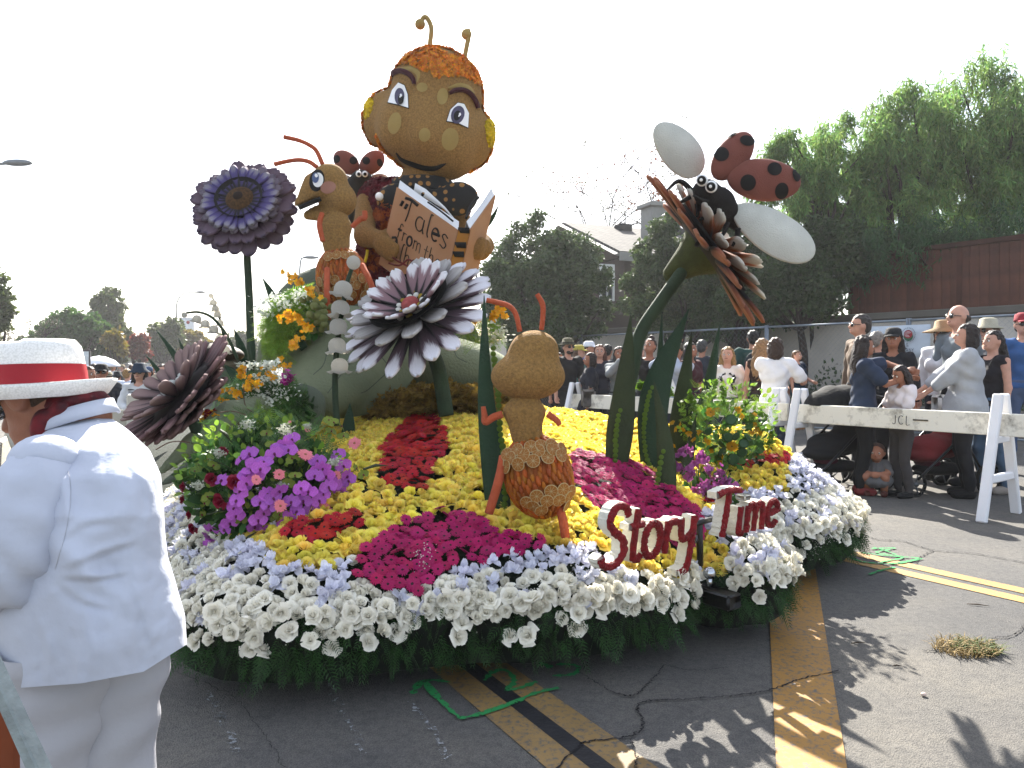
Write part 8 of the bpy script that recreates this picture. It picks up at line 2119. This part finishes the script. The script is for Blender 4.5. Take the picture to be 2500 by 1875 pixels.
# crouching toddler in front of the barricade
def toddler():
    d = 7.7; g = G(2140, 1208); base = np.array([g[0], g[1], 0]); S = d / FPX; yaw = yawto(-30); Rz = rotz(yaw); rt = thing('person', 'toddler in grey dress crouching in front of the barricade', 'person', base, 'people watching behind the barricades')
    T = lambda q: base + Rz @ np.asarray(q, float)
    def mk(pr, v=.011, k=.02, cut=None, grow=0.0, disp=None): V, F = sdf_mesh(pr, v, k, cut, disp); return MB().add(base + V @ Rz.T, F)
    hc = np.array([0, -.06, .455]); body = [('e', hc, (.075, .085, .083)), ('e', hc + [0, -.03, -.045], (.058, .055, .045)), ('c', hc + [0, -.085, -.01], .009, hc + [0, -.1, -.025], .012), ('c', (0, -.02, .34), .04, hc - [0, 0, .05], .04), ('e', (0, 0, .27), (.085, .075, .11))]
    for s in (-1, 1):
        body += [('c', (s * .05, .02, .17), .05, (s * .085, -.14, .2), .042), ('c', (s * .085, -.14, .2), .042, (s * .075, -.07, .05), .034), ('c', (s * .085, .0, .33), .032, (s * .12, -.09, .25), .028), ('c', (s * .12, -.09, .25), .028, (s * .03, -.17, .235), .02), ('e', (s * .025, -.18, .232), (.022, .02, .018)), ('e', hc + [s * .076, .01, -.015], (.01, .018, .022))]
        for i in range(4): body += [('c', (s * .02, -.19, .24 - .009 * i), .0075, (-s * .012, -.2, .236 - .009 * i), .006)]
        body += [('c', (s * .03, -.17, .25), .008, (s * .008, -.19, .262), .006)]
    part('body', mk(body), skin('tan'), rt)
    part('dress', mk([('e', (0, 0, .27), (.1, .09, .12)), ('e', (0, -.05, .16), (.16, .15, .085)), ('c', (-.09, 0, .33), .042, (-.125, -.085, .255), .036), ('c', (.09, 0, .33), .042, (.125, -.085, .255), .036)], .011, .03, lambda X, Y, Z: .085 - Z, disp=lambda X, Y, Z: .006 * np.sin(np.arctan2(Y, X) * 14)), cloth('#77777a'), rt)
    part('hair', mk([('e', hc + [0, .018, .014], (.083, .088, .084)), ('e', hc + [.0, .085, .03], (.03, .03, .03)), ('c', hc + [0, .09, .03], .02, hc + [.0, .12, -.05], .02)], .011, .015, lambda X, Y, Z: np.where(Z > hc[2] + .035, -1, hc[1] - .03 - Y)), hairm('#4a2c20'), rt)
    for s in (-1, 1):
        part('shoe', mk([('c', (s * .075, -.05, .035), .036, (s * .08, -.14, .03), .034)], .01, .01, lambda X, Y, Z: .002 - Z), cloth('#5c2a22'), rt); e = part('eye', MB().addg(ball(T(hc + [s * .03, -.075, -.005]), .011, 8, 6)), EYEW, rt); part('pupil', MB().addg(ball(T(hc + [s * .03, -.083, -.005]), .0072, 7, 5)), EYED, e)
    part('mouth', MB().addg(tube([T(hc + [-.016, -.083, -.05]), T(hc + [0, -.088, -.051]), T(hc + [.016, -.083, -.05])], .004, 5)), LIPM, rt)
toddler()
# strollers
TYRE = mat('tyre', '#151515', .9, .1); FAB = cloth('#121316', .4)
def wheel(rt, c, r0, ax, w=.04):
    R = frame(ax); t = np.linspace(0, 2 * PI, 25); pts = [c + R @ np.array([r0 * cos(a), r0 * sin(a), 0]) for a in t]
    o = part('wheel', MB().addg(tube(pts, w * .45, 7, False)), TYRE, rt); mb = MB().addg(tube([c - R[:, 2] * w * .5, c + R[:, 2] * w * .5], r0 * .22, 10))
    for k in range(5): a = 2 * PI * k / 5; mb.addg(tube([c, c + R @ np.array([r0 * .95 * cos(a), r0 * .95 * sin(a), 0])], .008, 5))
    part('rim', mb, mat('rim_grey', '#7b7e84', .4, .1, metal=.5), o)
def stroller(label, px, d, fab, seat, yaw, canopy=True):
    g = P(px, HOR, d); base = np.array([g[0], g[1], 0]); Rz = rotz(yaw); T = lambda q: base + Rz @ np.asarray(q, float); rt = thing('stroller', label, 'stroller', base)
    fr = MB()
    for s in (-1, 1):
        fr.addg(tubes([T((s * .25, .5, 1.0)), T((s * .25, .1, .62)), T((s * .25, -.45, .18))], [.014], 12, 7)).addg(tubes([T((s * .25, .1, .62)), T((s * .25, .4, .2))], [.013], 6, 7))
    fr.addg(tubes([T((-.25, .5, 1.0)), T((0, .55, 1.02)), T((.25, .5, 1.0))], [.016], 8, 7)); part('frame', fr, mat('stroller_frame', '#2a2b2e', .4, .1, metal=.4), rt)
    V, F = sdf_mesh([('e', (0, .0, .5), (.22, .3, .12)), ('c', (0, .15, .52), .16, (0, .3, .82), .14), ('e', (0, -.15, .4), (.2, .2, .08))], .02, .05); part('seat', MB().add(base + V @ Rz.T, F), cloth(seat, .4), rt)
    V, F = sdf_mesh([('e', (0, .05, .25), (.2, .3, .07))], .02, .02); part('basket', MB().add(base + V @ Rz.T, F), cloth('#1a1b1f', .4), rt)
    if canopy:
        V, F = sdf_mesh([('e', (0, .08, .88), (.28, .42, .26))], .018, .02, lambda X, Y, Z: np.maximum(.84 - Z - .25 * Y, -(np.sqrt((X / .25) ** 2 + ((Y - .08) / .39) ** 2 + ((Z - .86) / .24) ** 2) - 1) * .2), lambda X, Y, Z: .008 * np.sin(Y * 30 + X * 6)); part('canopy', MB().add(base + V @ Rz.T, F), FAB, rt)
    for s in (-1, 1): wheel(rt, T((s * .3, .4, .16)), .15, Rz @ np.array([1.0, 0, 0])); wheel(rt, T((s * .22, -.45, .13)), .12, Rz @ np.array([1.0, 0, 0]))
    V, F = sdf_mesh([('e', (0, -.1, .32), (.14, .12, .06))], .02, .02); part('blanket', MB().add(base + V @ Rz.T, F), cloth('#5a1c30', .5), rt)
stroller('black covered stroller behind the barricade beside the white T-shirt woman', 2035, 8.3, '#121316', '#17181c', yawto(-70))
stroller('grey and red low stroller behind the girl with long hair', 2285, 8.1, '#55585c', '#8a2a30', yawto(-75), False)

# left hand crowd
def strp(rt, T, K, hl, hr, hp_, mk, body, lf):
    m = MB()
    pr = [(p[0], p[1], np.asarray(p[2]) + .0185, *p[3:]) if p[0] == 'e' else ('c', p[1], p[2] + .0185, p[3], p[4] + .0185) for p in list(body[:4]) + list(body[5:])]
    V, F = sdf_mesh(pr, .01, .03, lambda X, Y, Z: np.maximum(np.abs(((Z - .93) % .036) - .018) - .009, np.maximum(.94 - Z, Z - 1.4)))
    Rz = rotz(.1); part('stripes', MB().add(T((0, 0, 0)) + (V * K) @ Rz.T, F), cloth('#2b3038'), rt)
gl = 'people walking down the street on the left'
person('man in dark cap and sunglasses with charcoal T-shirt and jeans', 247, 893, 9.5, yawto(25), '#30343e', '#34486a', '#2a1d18', 'tan', woman=False, hat=('cap', '#232326'), glasses=True, group=gl, hands={'r': (.1, -.3, 1.05)}, stout=1.1)
person('woman in navy sun hat, sunglasses and striped top holding a phone', 340, 893, 8.6, .1, '#cfd0d2', '#17181d', '#1d1513', 'fair', sleeve='three', hat=('bucket', '#24384e'), glasses=True, hairstyle='long', group=gl, hands={'l': (-.03, -.25, 1.08), 'r': (.05, -.25, 1.08), 'hl': (-.9, .1, -.8), 'hr': (.9, .1, -.8)}, extra=strp)
person('blonde woman in white and blue sweater walking away', 311, 902, 15, BACKV, '#cfd6e6', '#2c4468', '#b0854a', 'fair', sleeve='long', group=gl, detail=False, vox=.016, hem=.86)
person('person in magenta top and dark hat walking away', 287, 910, 17, BACKV, '#8e1f4e', '#2a2c34', '#241a18', 'mid', hat=('bucket', '#24262c'), group=gl, detail=False, vox=.018)
person('man in red polo shirt near the green blades', 398, 891, 12, yawto(20), '#9a1c28', '#2c303a', '#3a2a22', 'fair', woman=False, group=gl, vox=.015, hands={'r': (.12, -.28, 1.1)})
person('person in blue cap and red shirt behind the striped top woman', 361, 898, 16, yawto(-30), '#a02630', '#30343c', '#3a2a22', 'mid', woman=False, hat=('cap', '#3a5a86'), group=gl, detail=False, vox=.018)
person('tanned man in profile just right of the white hat', 218, 897, 9.0, yawto(70), '#b8b2ac', '#3a4050', '#5a4030', 'tan', woman=False, sleeve='none', group=gl, vox=.015)
person('person in straw hat beyond the man in dark cap', 266, 912, 19, yawto(160), '#7d8892', '#33353c', '#5a4030', 'fair', hat=('fedora', '#b7a988'), group=gl, detail=False, vox=.02)
cols = ['#8c1f2c', '#2b3f6a', '#d4d6da', '#3a3c42', '#6f8aa8', '#a03a4c', '#44607a', '#c9bda8', '#22262e', '#7a2430', '#9aa4ae', '#5a4a68']
wcol = ['dark red', 'navy', 'white', 'charcoal', 'pale blue', 'rose', 'steel blue', 'sand', 'black', 'maroon', 'grey', 'violet']
r_ = np.random.default_rng(300); spots = [(230, 24), (252, 30), (276, 27), (298, 34), (322, 25), (334, 38), (352, 30), (372, 24), (386, 36), (404, 28), (418, 22), (436, 32), (452, 40), (200, 33), (178, 28), (468, 26), (300, 46), (365, 48), (245, 50), (425, 52)]
for i, (x, d) in enumerate(spots):
    g = P(x, HOR, d); h = r_.uniform(1.6, 1.8); py = HOR - ((float(ground_z(g[0], g[1])) + h) - EYE) * FPX / d; c = i % 12
    person(f'walker in {wcol[c]} top {["seen from behind", "facing the camera"][i % 2]}{["", ", far off"][i > 15]}, {["below the round green tree", "below the tall upright tree", "below the red tree", "below the bannered lamp", "below the yellow green tree"][min(4, int((x - 170) // 65))]}', x, py, d, [BACKV, .0][i % 2] + r_.normal(0, .5), cols[c], ['#2a2c34', '#3a4a66', '#4a4640'][i % 3], ['#2a1d18', '#5a4030', '#8a6a40'][i % 3], ['fair', 'mid', 'tan'][i % 3], woman=i % 2 == 0, detail=False, vox=.03, group='distant walkers down the street', hat=[None, ('cap', '#3a4a6a'), None, ('fedora', '#c0b08a')][i % 4])
mb = MB(); 
for _ in range(260):
    d = r_.uniform(54, 95); x = r_.uniform(150, 620); g = P(x, HOR, d); z = -.33; h = r_.uniform(1.5, 1.85); c = int(r_.integers(0, 12))
    mb.addg(ball((g[0], g[1], z + h * .9), (.1, .1, .13), 7, 5), 12).addg(tube([(g[0], g[1], z + .75), (g[0], g[1], z + 1.1), (g[0], g[1], z + h * .82)], [.17, .2, .19], 7), c).addg(tube([(g[0] - .06, g[1], z), (g[0], g[1], z + .85)], [.1, .17], 6), 3)
solo('distant_crowd', mb, [cloth(c) for c in cols] + [skin('mid')], 'far off crowd filling the end of the street', 'crowd', kind='stuff')
# ================================================================== man in white suit in the left foreground
D = 1.75; S = D / FPX
RW = thing('person', 'man in white suit and white hat with red band, back turned, in the left foreground', 'person', np.array([P(190, HOR, D)[0], P(190, HOR, D)[1], 0]), None)
SUIT = mat('suit_white', '#c9cedc', .85, .03, 3, .4, 11, sheen=.1); TRO = mat('trouser_white', '#c2c1c6', .85, .04, 3, .3, 12); SK = mat('skin_man', '#b5785c', .5, .1, 30, .15, 160, sss=.1)
# cross sections of jacket back: (py, left px, right px, depth half m)
rows = [(985, 185, 228, .05), (1000, 150, 245, .07), (1014, 128, 262, .085), (1049, 88, 313, .11), (1079, 76, 345, .13), (1099, 68, 366, .14), (1159, 40, 393, .16), (1239, 20, 400, .165), (1300, 0, 403, .17), (1370, -20, 410, .17), (1430, -35, 425, .175), (1500, -32, 440, .185), (1560, -12, 452, .19), (1668, 14, 457, .19)]
n = 180
CREASE = [((140, 1392), (250, 1352), (345, 1322), .009, 9), ((138, 1404), (230, 1412), (320, 1402), .010, 8), ((140, 1412), (200, 1462), (285, 1492), .009, 9), ((150, 1320), (215, 1280), (300, 1272), .006, 10), ((300, 1120), (345, 1180), (372, 1260), .006, 11), ((205, 1500), (215, 1580), (208, 1650), .010, 9), ((330, 1430), (352, 1530), (372, 1600), .007, 12), ((118, 1150), (150, 1210), (158, 1290), .007, 9), ((90, 1500), (110, 1570), (105, 1650), .008, 10)]
CREASE = [(curve(c[:3], 120), c[3], c[4] * 1.3) for c in CREASE]
ys = np.array([r[0] for r in rows]); yy = np.linspace(985, 1655, 130)
X0 = np.interp(yy, ys, [r[1] for r in rows]); X1 = np.interp(yy, ys, [r[2] for r in rows]); DZ = np.interp(yy, ys, [r[3] for r in rows]); DO = np.interp(yy, [985, 1014, 1050, 1100, 1170, 1260], [.26, .21, .14, .08, .03, 0])
for k in range(1): X0[1:-1] = (X0[:-2] + 2 * X0[1:-1] + X0[2:]) / 4; X1[1:-1] = (X1[:-2] + 2 * X1[1:-1] + X1[2:]) / 4
grid = []
for i, y in enumerate(yy):
    c, h = (X0[i] + X1[i]) / 2, (X1[i] - X0[i]) / 2; row = []
    for j in range(n + 1):
        a = 2 * PI * j / n; ca, sa = cos(a), sin(a)
        ex = np.sign(ca) * abs(ca) ** .85; ez = np.sign(sa) * abs(sa) ** .9
        x = c + h * ex; dep = D + DO[i] + DZ[i] * ez
        t = (y - 985) / 670; f = 0.0
        # drapery: soft diagonal folds under the arm, long fall lines near the hem, vent ridge
        f += .02 * math.exp(-((x - (150 + 250 * (y - 1330) / 260)) / 40) ** 2) * math.exp(-((y - 1380) / 70) ** 2)
        f += .016 * sin((x * .9 + y * .55) / 34) * math.exp(-((y - 1390) / 90) ** 2) * math.exp(-((x - 200) / 110) ** 2)
        f += .010 * sin(x / 34 + .6) * smooth01((y - 1420) / 200) + .010 * sin((x - y * .35) / 26) * math.exp(-((y - 1200) / 90) ** 2) * math.exp(-((x - 180) / 90) ** 2)
        f += .010 * math.exp(-((x - (225 + (y - 1400) * -.12)) / 16) ** 2) * smooth01((y - 1380) / 120)
        f += -.006 * math.exp(-((x - 255) / 9) ** 2) * smooth01((1420 - y) / 200) * .5
        f += .007 * mnoise.noise(Vector((x / 60, y / 85, 2))) + .003 * mnoise.noise(Vector((x / 22, y / 34, 5)))
        for cl_, am, wd in CREASE if ez < .2 else ():
            dd = cl_ - (x, y); i_ = int(np.argmin((dd ** 2).sum(1))); ds = math.hypot(*dd[i_]); tg_ = cl_[min(i_ + 1, 119)] - cl_[max(i_ - 1, 0)]; sg_ = 1 if tg_[0] * dd[i_][1] - tg_[1] * dd[i_][0] > 0 else -1; en = sin(PI * (i_ + .5) / 120)
            f += am * .75 * en * (math.exp(-((sg_ * ds - wd * .7) / wd) ** 2) - .8 * math.exp(-((sg_ * ds + wd * .5) / (wd * .7)) ** 2))
        yh = y + max(0, (y - 1300) / 355) * (np.interp(x, [16, 200, 350, 458], [1682, 1668, 1640, 1572]) - 1655)
        row.append(P(x, yh, dep - f * (1 if ez < 0.2 else 0)))
    grid.append(row)
top = [[np.mean(grid[0], axis=0) * .5 + np.array(q) * .5 + [0, 0, .012] for q in grid[0]], [np.mean(grid[0], axis=0) + [0, 0, .016] for q in grid[0]]]
jk = part('jacket', MB().addg(sheet(np.array(top[::-1] + grid))), SUIT, RW)
jb = bvh_of(MB().addg(sheet(np.array(grid))))
SEAM = mat('seam_shade', '#c2c4ce', .9, .05)
def seam(line, w=2.0, off=.0015): part('seam', MB().addg(decal_band(jb, curve(line, 40), w, D, off, 3, .6)), SEAM, jk)
seam([(105, 1085), (150, 1120), (172, 1180), (165, 1280), (135, 1390)], 1.6)
# sleeve of the near arm
slv = []
cl = curve([P(112, 1135, D - .07), P(85, 1230, D - .1), P(60, 1340, D - .12), P(15, 1400, D - .1), P(-80, 1400, D - .02), P(-170, 1350, D + .06)], 40)
for i, c in enumerate(cl):
    t = i / 39; rx = np.interp(t, [0, .12, .3, .5, .7, 1], [.072, .094, .095, .088, .078, .066])
    Tn = cl[min(i + 1, 39)] - cl[max(i - 1, 0)]; R = frame(Tn, (0, 1, 0)); row = []
    for j in range(41):
        a = 2 * PI * j / 40; f = .009 * sin(9 * t * 6 + 3 * a) * math.exp(-((t - .5) / .22) ** 2) + .004 * sin(t * 40 + 2 * sin(a)) * math.exp(-((t - .55) / .15) ** 2) + .007 * mnoise.noise(Vector((cos(a) * 2, sin(a) * 2, t * 9)))
        row.append(c + R @ np.array([(rx + f) * cos(a), (rx + f) * sin(a), 0]))
    slv.append(row)
part('sleeve', MB().addg(sheet(np.array(slv))).addg(ball(P(112, 1125, D - .065), (.075, .075, .06), 20, 12)), SUIT, RW)
far = curve([P(290, 1130, D + .16), P(200, 1230, D + .28), P(60, 1330, D + .36), P(-80, 1330, D + .36)], 20); part('sleeve', MB().addg(tube(far, np.linspace(.085, .06, 20), 20)), SUIT, RW)
# collar, scarf, neck, head
def bandloft(pts_lo, pts_hi, name, m, t=.006):
    a, b = curve(pts_lo, 26), curve(pts_hi, 26); part(name, MB().addg(thick_sheet(np.array([[x, (x + y) / 2 + [0, -.004, 0], y] for x, y in zip(a, b)]), t)), m, RW)
DH = 1.9
def ringpts(rx, ry, px, py, tilt, a0=150, a1=400):
    c = P(px, py, DH); return [c + np.array([rx * cos(q), ry * sin(q), tilt * cos(q)]) for q in np.radians(np.linspace(a0, a1, 9))]
bandloft(ringpts(.09, .095, 194, 1034, .03), ringpts(.078, .08, 190, 1000, .028), 'collar', SUIT, .008)
SCARF = mat('scarf_print', '#8e1420', .7, .6, 28, .2, 40, col2='#23121a')
bandloft(ringpts(.078, .076, 184, 998, .026), ringpts(.068, .066, 168, 962, .022), 'scarf', SCARF, .008)
part('scarf_knot', sdf([('e', P(112, 1045, DH - .06), (.03, .04, .05)), ('c', P(150, 1000, DH - .07), .024, P(108, 1050, DH - .06), .02)], .006, .02), SCARF, RW)
hc = P(98, 972, DH); fx = np.array([-.86, .22, -.45]); fx /= np.linalg.norm(fx)          # face direction: left, a little away and down
up = np.array([-.24, .05, .97]); up -= fx * (up @ fx); up /= np.linalg.norm(up); sd_ = np.cross(up, fx); RHd = np.stack([sd_, -fx, up], 1)          # local x side, -y face, z up
hq = lambda q: hc + RHd @ np.asarray(q, float)
head = sdf([('e', hq((0, .0, .02)), (.077, .1, .1), RHd), ('e', hq((0, -.04, -.06)), (.06, .066, .062), RHd), ('c', hq((0, -.095, .012)), .011, hq((0, -.122, -.022)), .017), ('e', hq((0, -.085, -.09)), (.03, .028, .022), RHd), ('e', hq((0, -.095, -.05)), (.026, .016, .014), RHd),
            ('c', hq((0, .04, -.05)), .062, P(200, 1015, DH), .068), ('e', hq((-.079, .012, .0)), (.011, .024, .034), RHd), ('e', hq((.079, .012, .0)), (.011, .024, .034), RHd), ('e', hq((.086, .02, .004)), (.014, .026, .036), RHd)], .006, .018)
part('body', head, SK, RW)
part('hair', sdf([('e', hq((0, .024, .015)), (.081, .088, .088), RHd)], .007, .01, lambda X, Y, Z: np.maximum((np.stack([X, Y, Z], -1) - hq((0, -.02, -.0))) @ (RHd @ np.array([0, -1.0, 0])) + .0, -((np.stack([X, Y, Z], -1) - hq((0, 0, -.045))) @ up))), mat('hair_brown', '#5a4636', .8, .3, 60, .6, 140), RW)
gm = MB()
for s in (-1, 1): gm.addg(ball((0, 0, 0), (.02, .036, .025), 14, 9), 0, TM(hq((s * .052, -.076, .008)), RHd)); gm.addg(tube([hq((s * .066, -.086, .02)), hq((s * .083, -.03, .018)), hq((s * .083, .015, .01))], [.006, .005, .004], 6))
part('sunglasses', gm, LENS, RW)
part('mouth', MB().addg(tube([hq((-.022, -.1, -.058)), hq((0, -.108, -.058)), hq((.022, -.1, -.058))], [.003, .005, .003], 6)), LIPM, RW)
# straw hat with red ribbon
STRAW = bpy.data.materials.new('woven_straw'); STRAW.use_nodes = True
_n, _l = STRAW.node_tree.nodes, STRAW.node_tree.links; _tc = _n.new('ShaderNodeTexCoord'); _b = _n.new('ShaderNodeTexVoronoi'); _b.inputs['Scale'].default_value = 210; _r = _n.new('ShaderNodeValToRGB'); _r.color_ramp.elements[0].color = (*lin('#f2efe9'), 1); _r.color_ramp.elements[0].position = .35; _r.color_ramp.elements[1].color = (*lin('#dedbd4'), 1); _r.color_ramp.elements[1].position = .8
_l.new(_tc.outputs['Object'], _b.inputs['Vector']); _l.new(_b.outputs['Distance'], _r.inputs['Fac']); _l.new(_r.outputs['Color'], _n['Principled BSDF'].inputs['Base Color']); _n['Principled BSDF'].inputs['Roughness'].default_value = .8
_p = _n.new('ShaderNodeBump'); _p.inputs['Strength'].default_value = .18; _p.inputs['Distance'].default_value = .003; _l.new(_b.outputs['Distance'], _p.inputs['Height']); _l.new(_p.outputs['Normal'], _n['Principled BSDF'].inputs['Normal'])
ho = P(90, 952, DH); hup = np.array([-.035, .03, 1.0]); hup /= np.linalg.norm(hup); hx = np.array([1.0, .1, 0]); hx -= hup * (hx @ hup); hx /= np.linalg.norm(hx); RHt = np.stack([hx, np.cross(hup, hx), hup], 1)
prof = [(.0, .108), (.03, .109), (.062, .115), (.080, .118), (.092, .108), (.097, .08), (.101, .04), (.105, .0), (.109, -.008), (.125, -.014), (.143, -.010), (.158, .004), (.165, .018), (.163, .01), (.145, -.017), (.12, -.02), (.1, -.014)]
hg = []
for r, z in prof:
    row = []
    for j in range(49):
        a = 2 * PI * j / 48; pinch = .022 * math.exp(-((sin(a)) / .35) ** 2) * (1 if r < .07 else 0) * (1 - r / .09); zz = z - pinch * 1.2 + (.006 * cos(2 * a) if r > .12 else 0) + (.006 if .04 < r < .09 and z > .1 and cos(a) > 0 else 0)
        row.append(ho + RHt @ np.array([1.12 * r * cos(a), .95 * r * sin(a), zz]))
    hg.append(row)
hat = part('hat', MB().addg(sheet(np.array(hg))), STRAW, RW)
rib = np.array([[ho + RHt @ np.array([1.12 * r * cos(a), .95 * r * sin(a), z]) for a in np.linspace(0, 2 * PI, 49)] for r, z in ((.1065, .002), (.1045, .022), (.1025, .045), (.1005, .062))])
part('hat_ribbon', MB().addg(sheet(rib)), mat('ribbon_red', '#c21a2a', .6, .06, 8, .1, 60), hat)
# trousers
def leg(pts, r, name='trouser_leg'):
    c = curve(pts, 30); g = []
    for i, q in enumerate(c):
        t = i / 29; rr_ = np.interp(t, np.linspace(0, 1, len(r)), r); row = []
        for j in range(33):
            a = 2 * PI * j / 32; f = .006 * sin(3 * a + t * 9) * sin(PI * t) + .005 * sin(t * 26 + 2 * cos(a)); row.append(q + np.array([(rr_ + f) * cos(a), (rr_ + f) * .95 * sin(a), 0]))
        g.append(row)
    part(name, MB().addg(sheet(np.array(g))), TRO, RW)
leg([P(150, 1560, D + .0), P(140, 1700, D), P(130, 1900, D - .01), P(130, 2400, D)], [.15, .135, .11, .08]); leg([P(290, 1560, D + .06), P(275, 1700, D + .06), P(268, 1900, D + .06), P(262, 2400, D + .06)], [.125, .115, .098, .08])
for x, dd in ((130, D), (262, D + .06)):
    q = P(x, HOR, dd); part('shoe', sdf([('c', (q[0] + .03, q[1] - .02, .05), .05, (q[0] - .14, q[1] + .04, .04), .045)], .012, .02, lambda X, Y, Z: .003 - Z), mat('shoe_white', '#d8d6d2', .6, .05), RW)
# hand reaching to the left, with five fingers round a phone
hn = P(-60, 1340, D + .02); 
hp2 = [('c', P(-40, 1390, D), .032, hn, .034)] + sum([[('c', hn + np.array([-.01 - .004 * i, -.02, .02 - .018 * i]), .011, hn + np.array([-.06, -.03, .025 - .018 * i]), .01), ('c', hn + np.array([-.06, -.03, .025 - .018 * i]), .01, hn + np.array([-.07, .01, .03 - .018 * i]), .008)] for i in range(4)], []) + [('c', hn + np.array([0, .01, .02]), .013, hn + np.array([-.04, .03, .055]), .01)]
part('hand', sdf(hp2, .007, .01), SK, RW)
# ================================================================== light haze over the whole place
hz = bpy.data.materials.new('haze_air'); hz.use_nodes = True
_n, _l = hz.node_tree.nodes, hz.node_tree.links; _n.remove(_n['Principled BSDF'])
pv = _n.new('ShaderNodeVolumePrincipled'); pv.inputs['Color'].default_value = (.95, .96, 1, 1); pv.inputs['Density'].default_value = .0007; pv.inputs['Anisotropy'].default_value = .3
_l.new(pv.outputs['Volume'], _n['Material Output'].inputs['Volume'])
hb_ = solo('haze', MB().addg(box((0, 45, 7.5), (260, 150, 19))), hz, 'thin pale haze over the street', 'haze', kind='stuff', smooth=False)
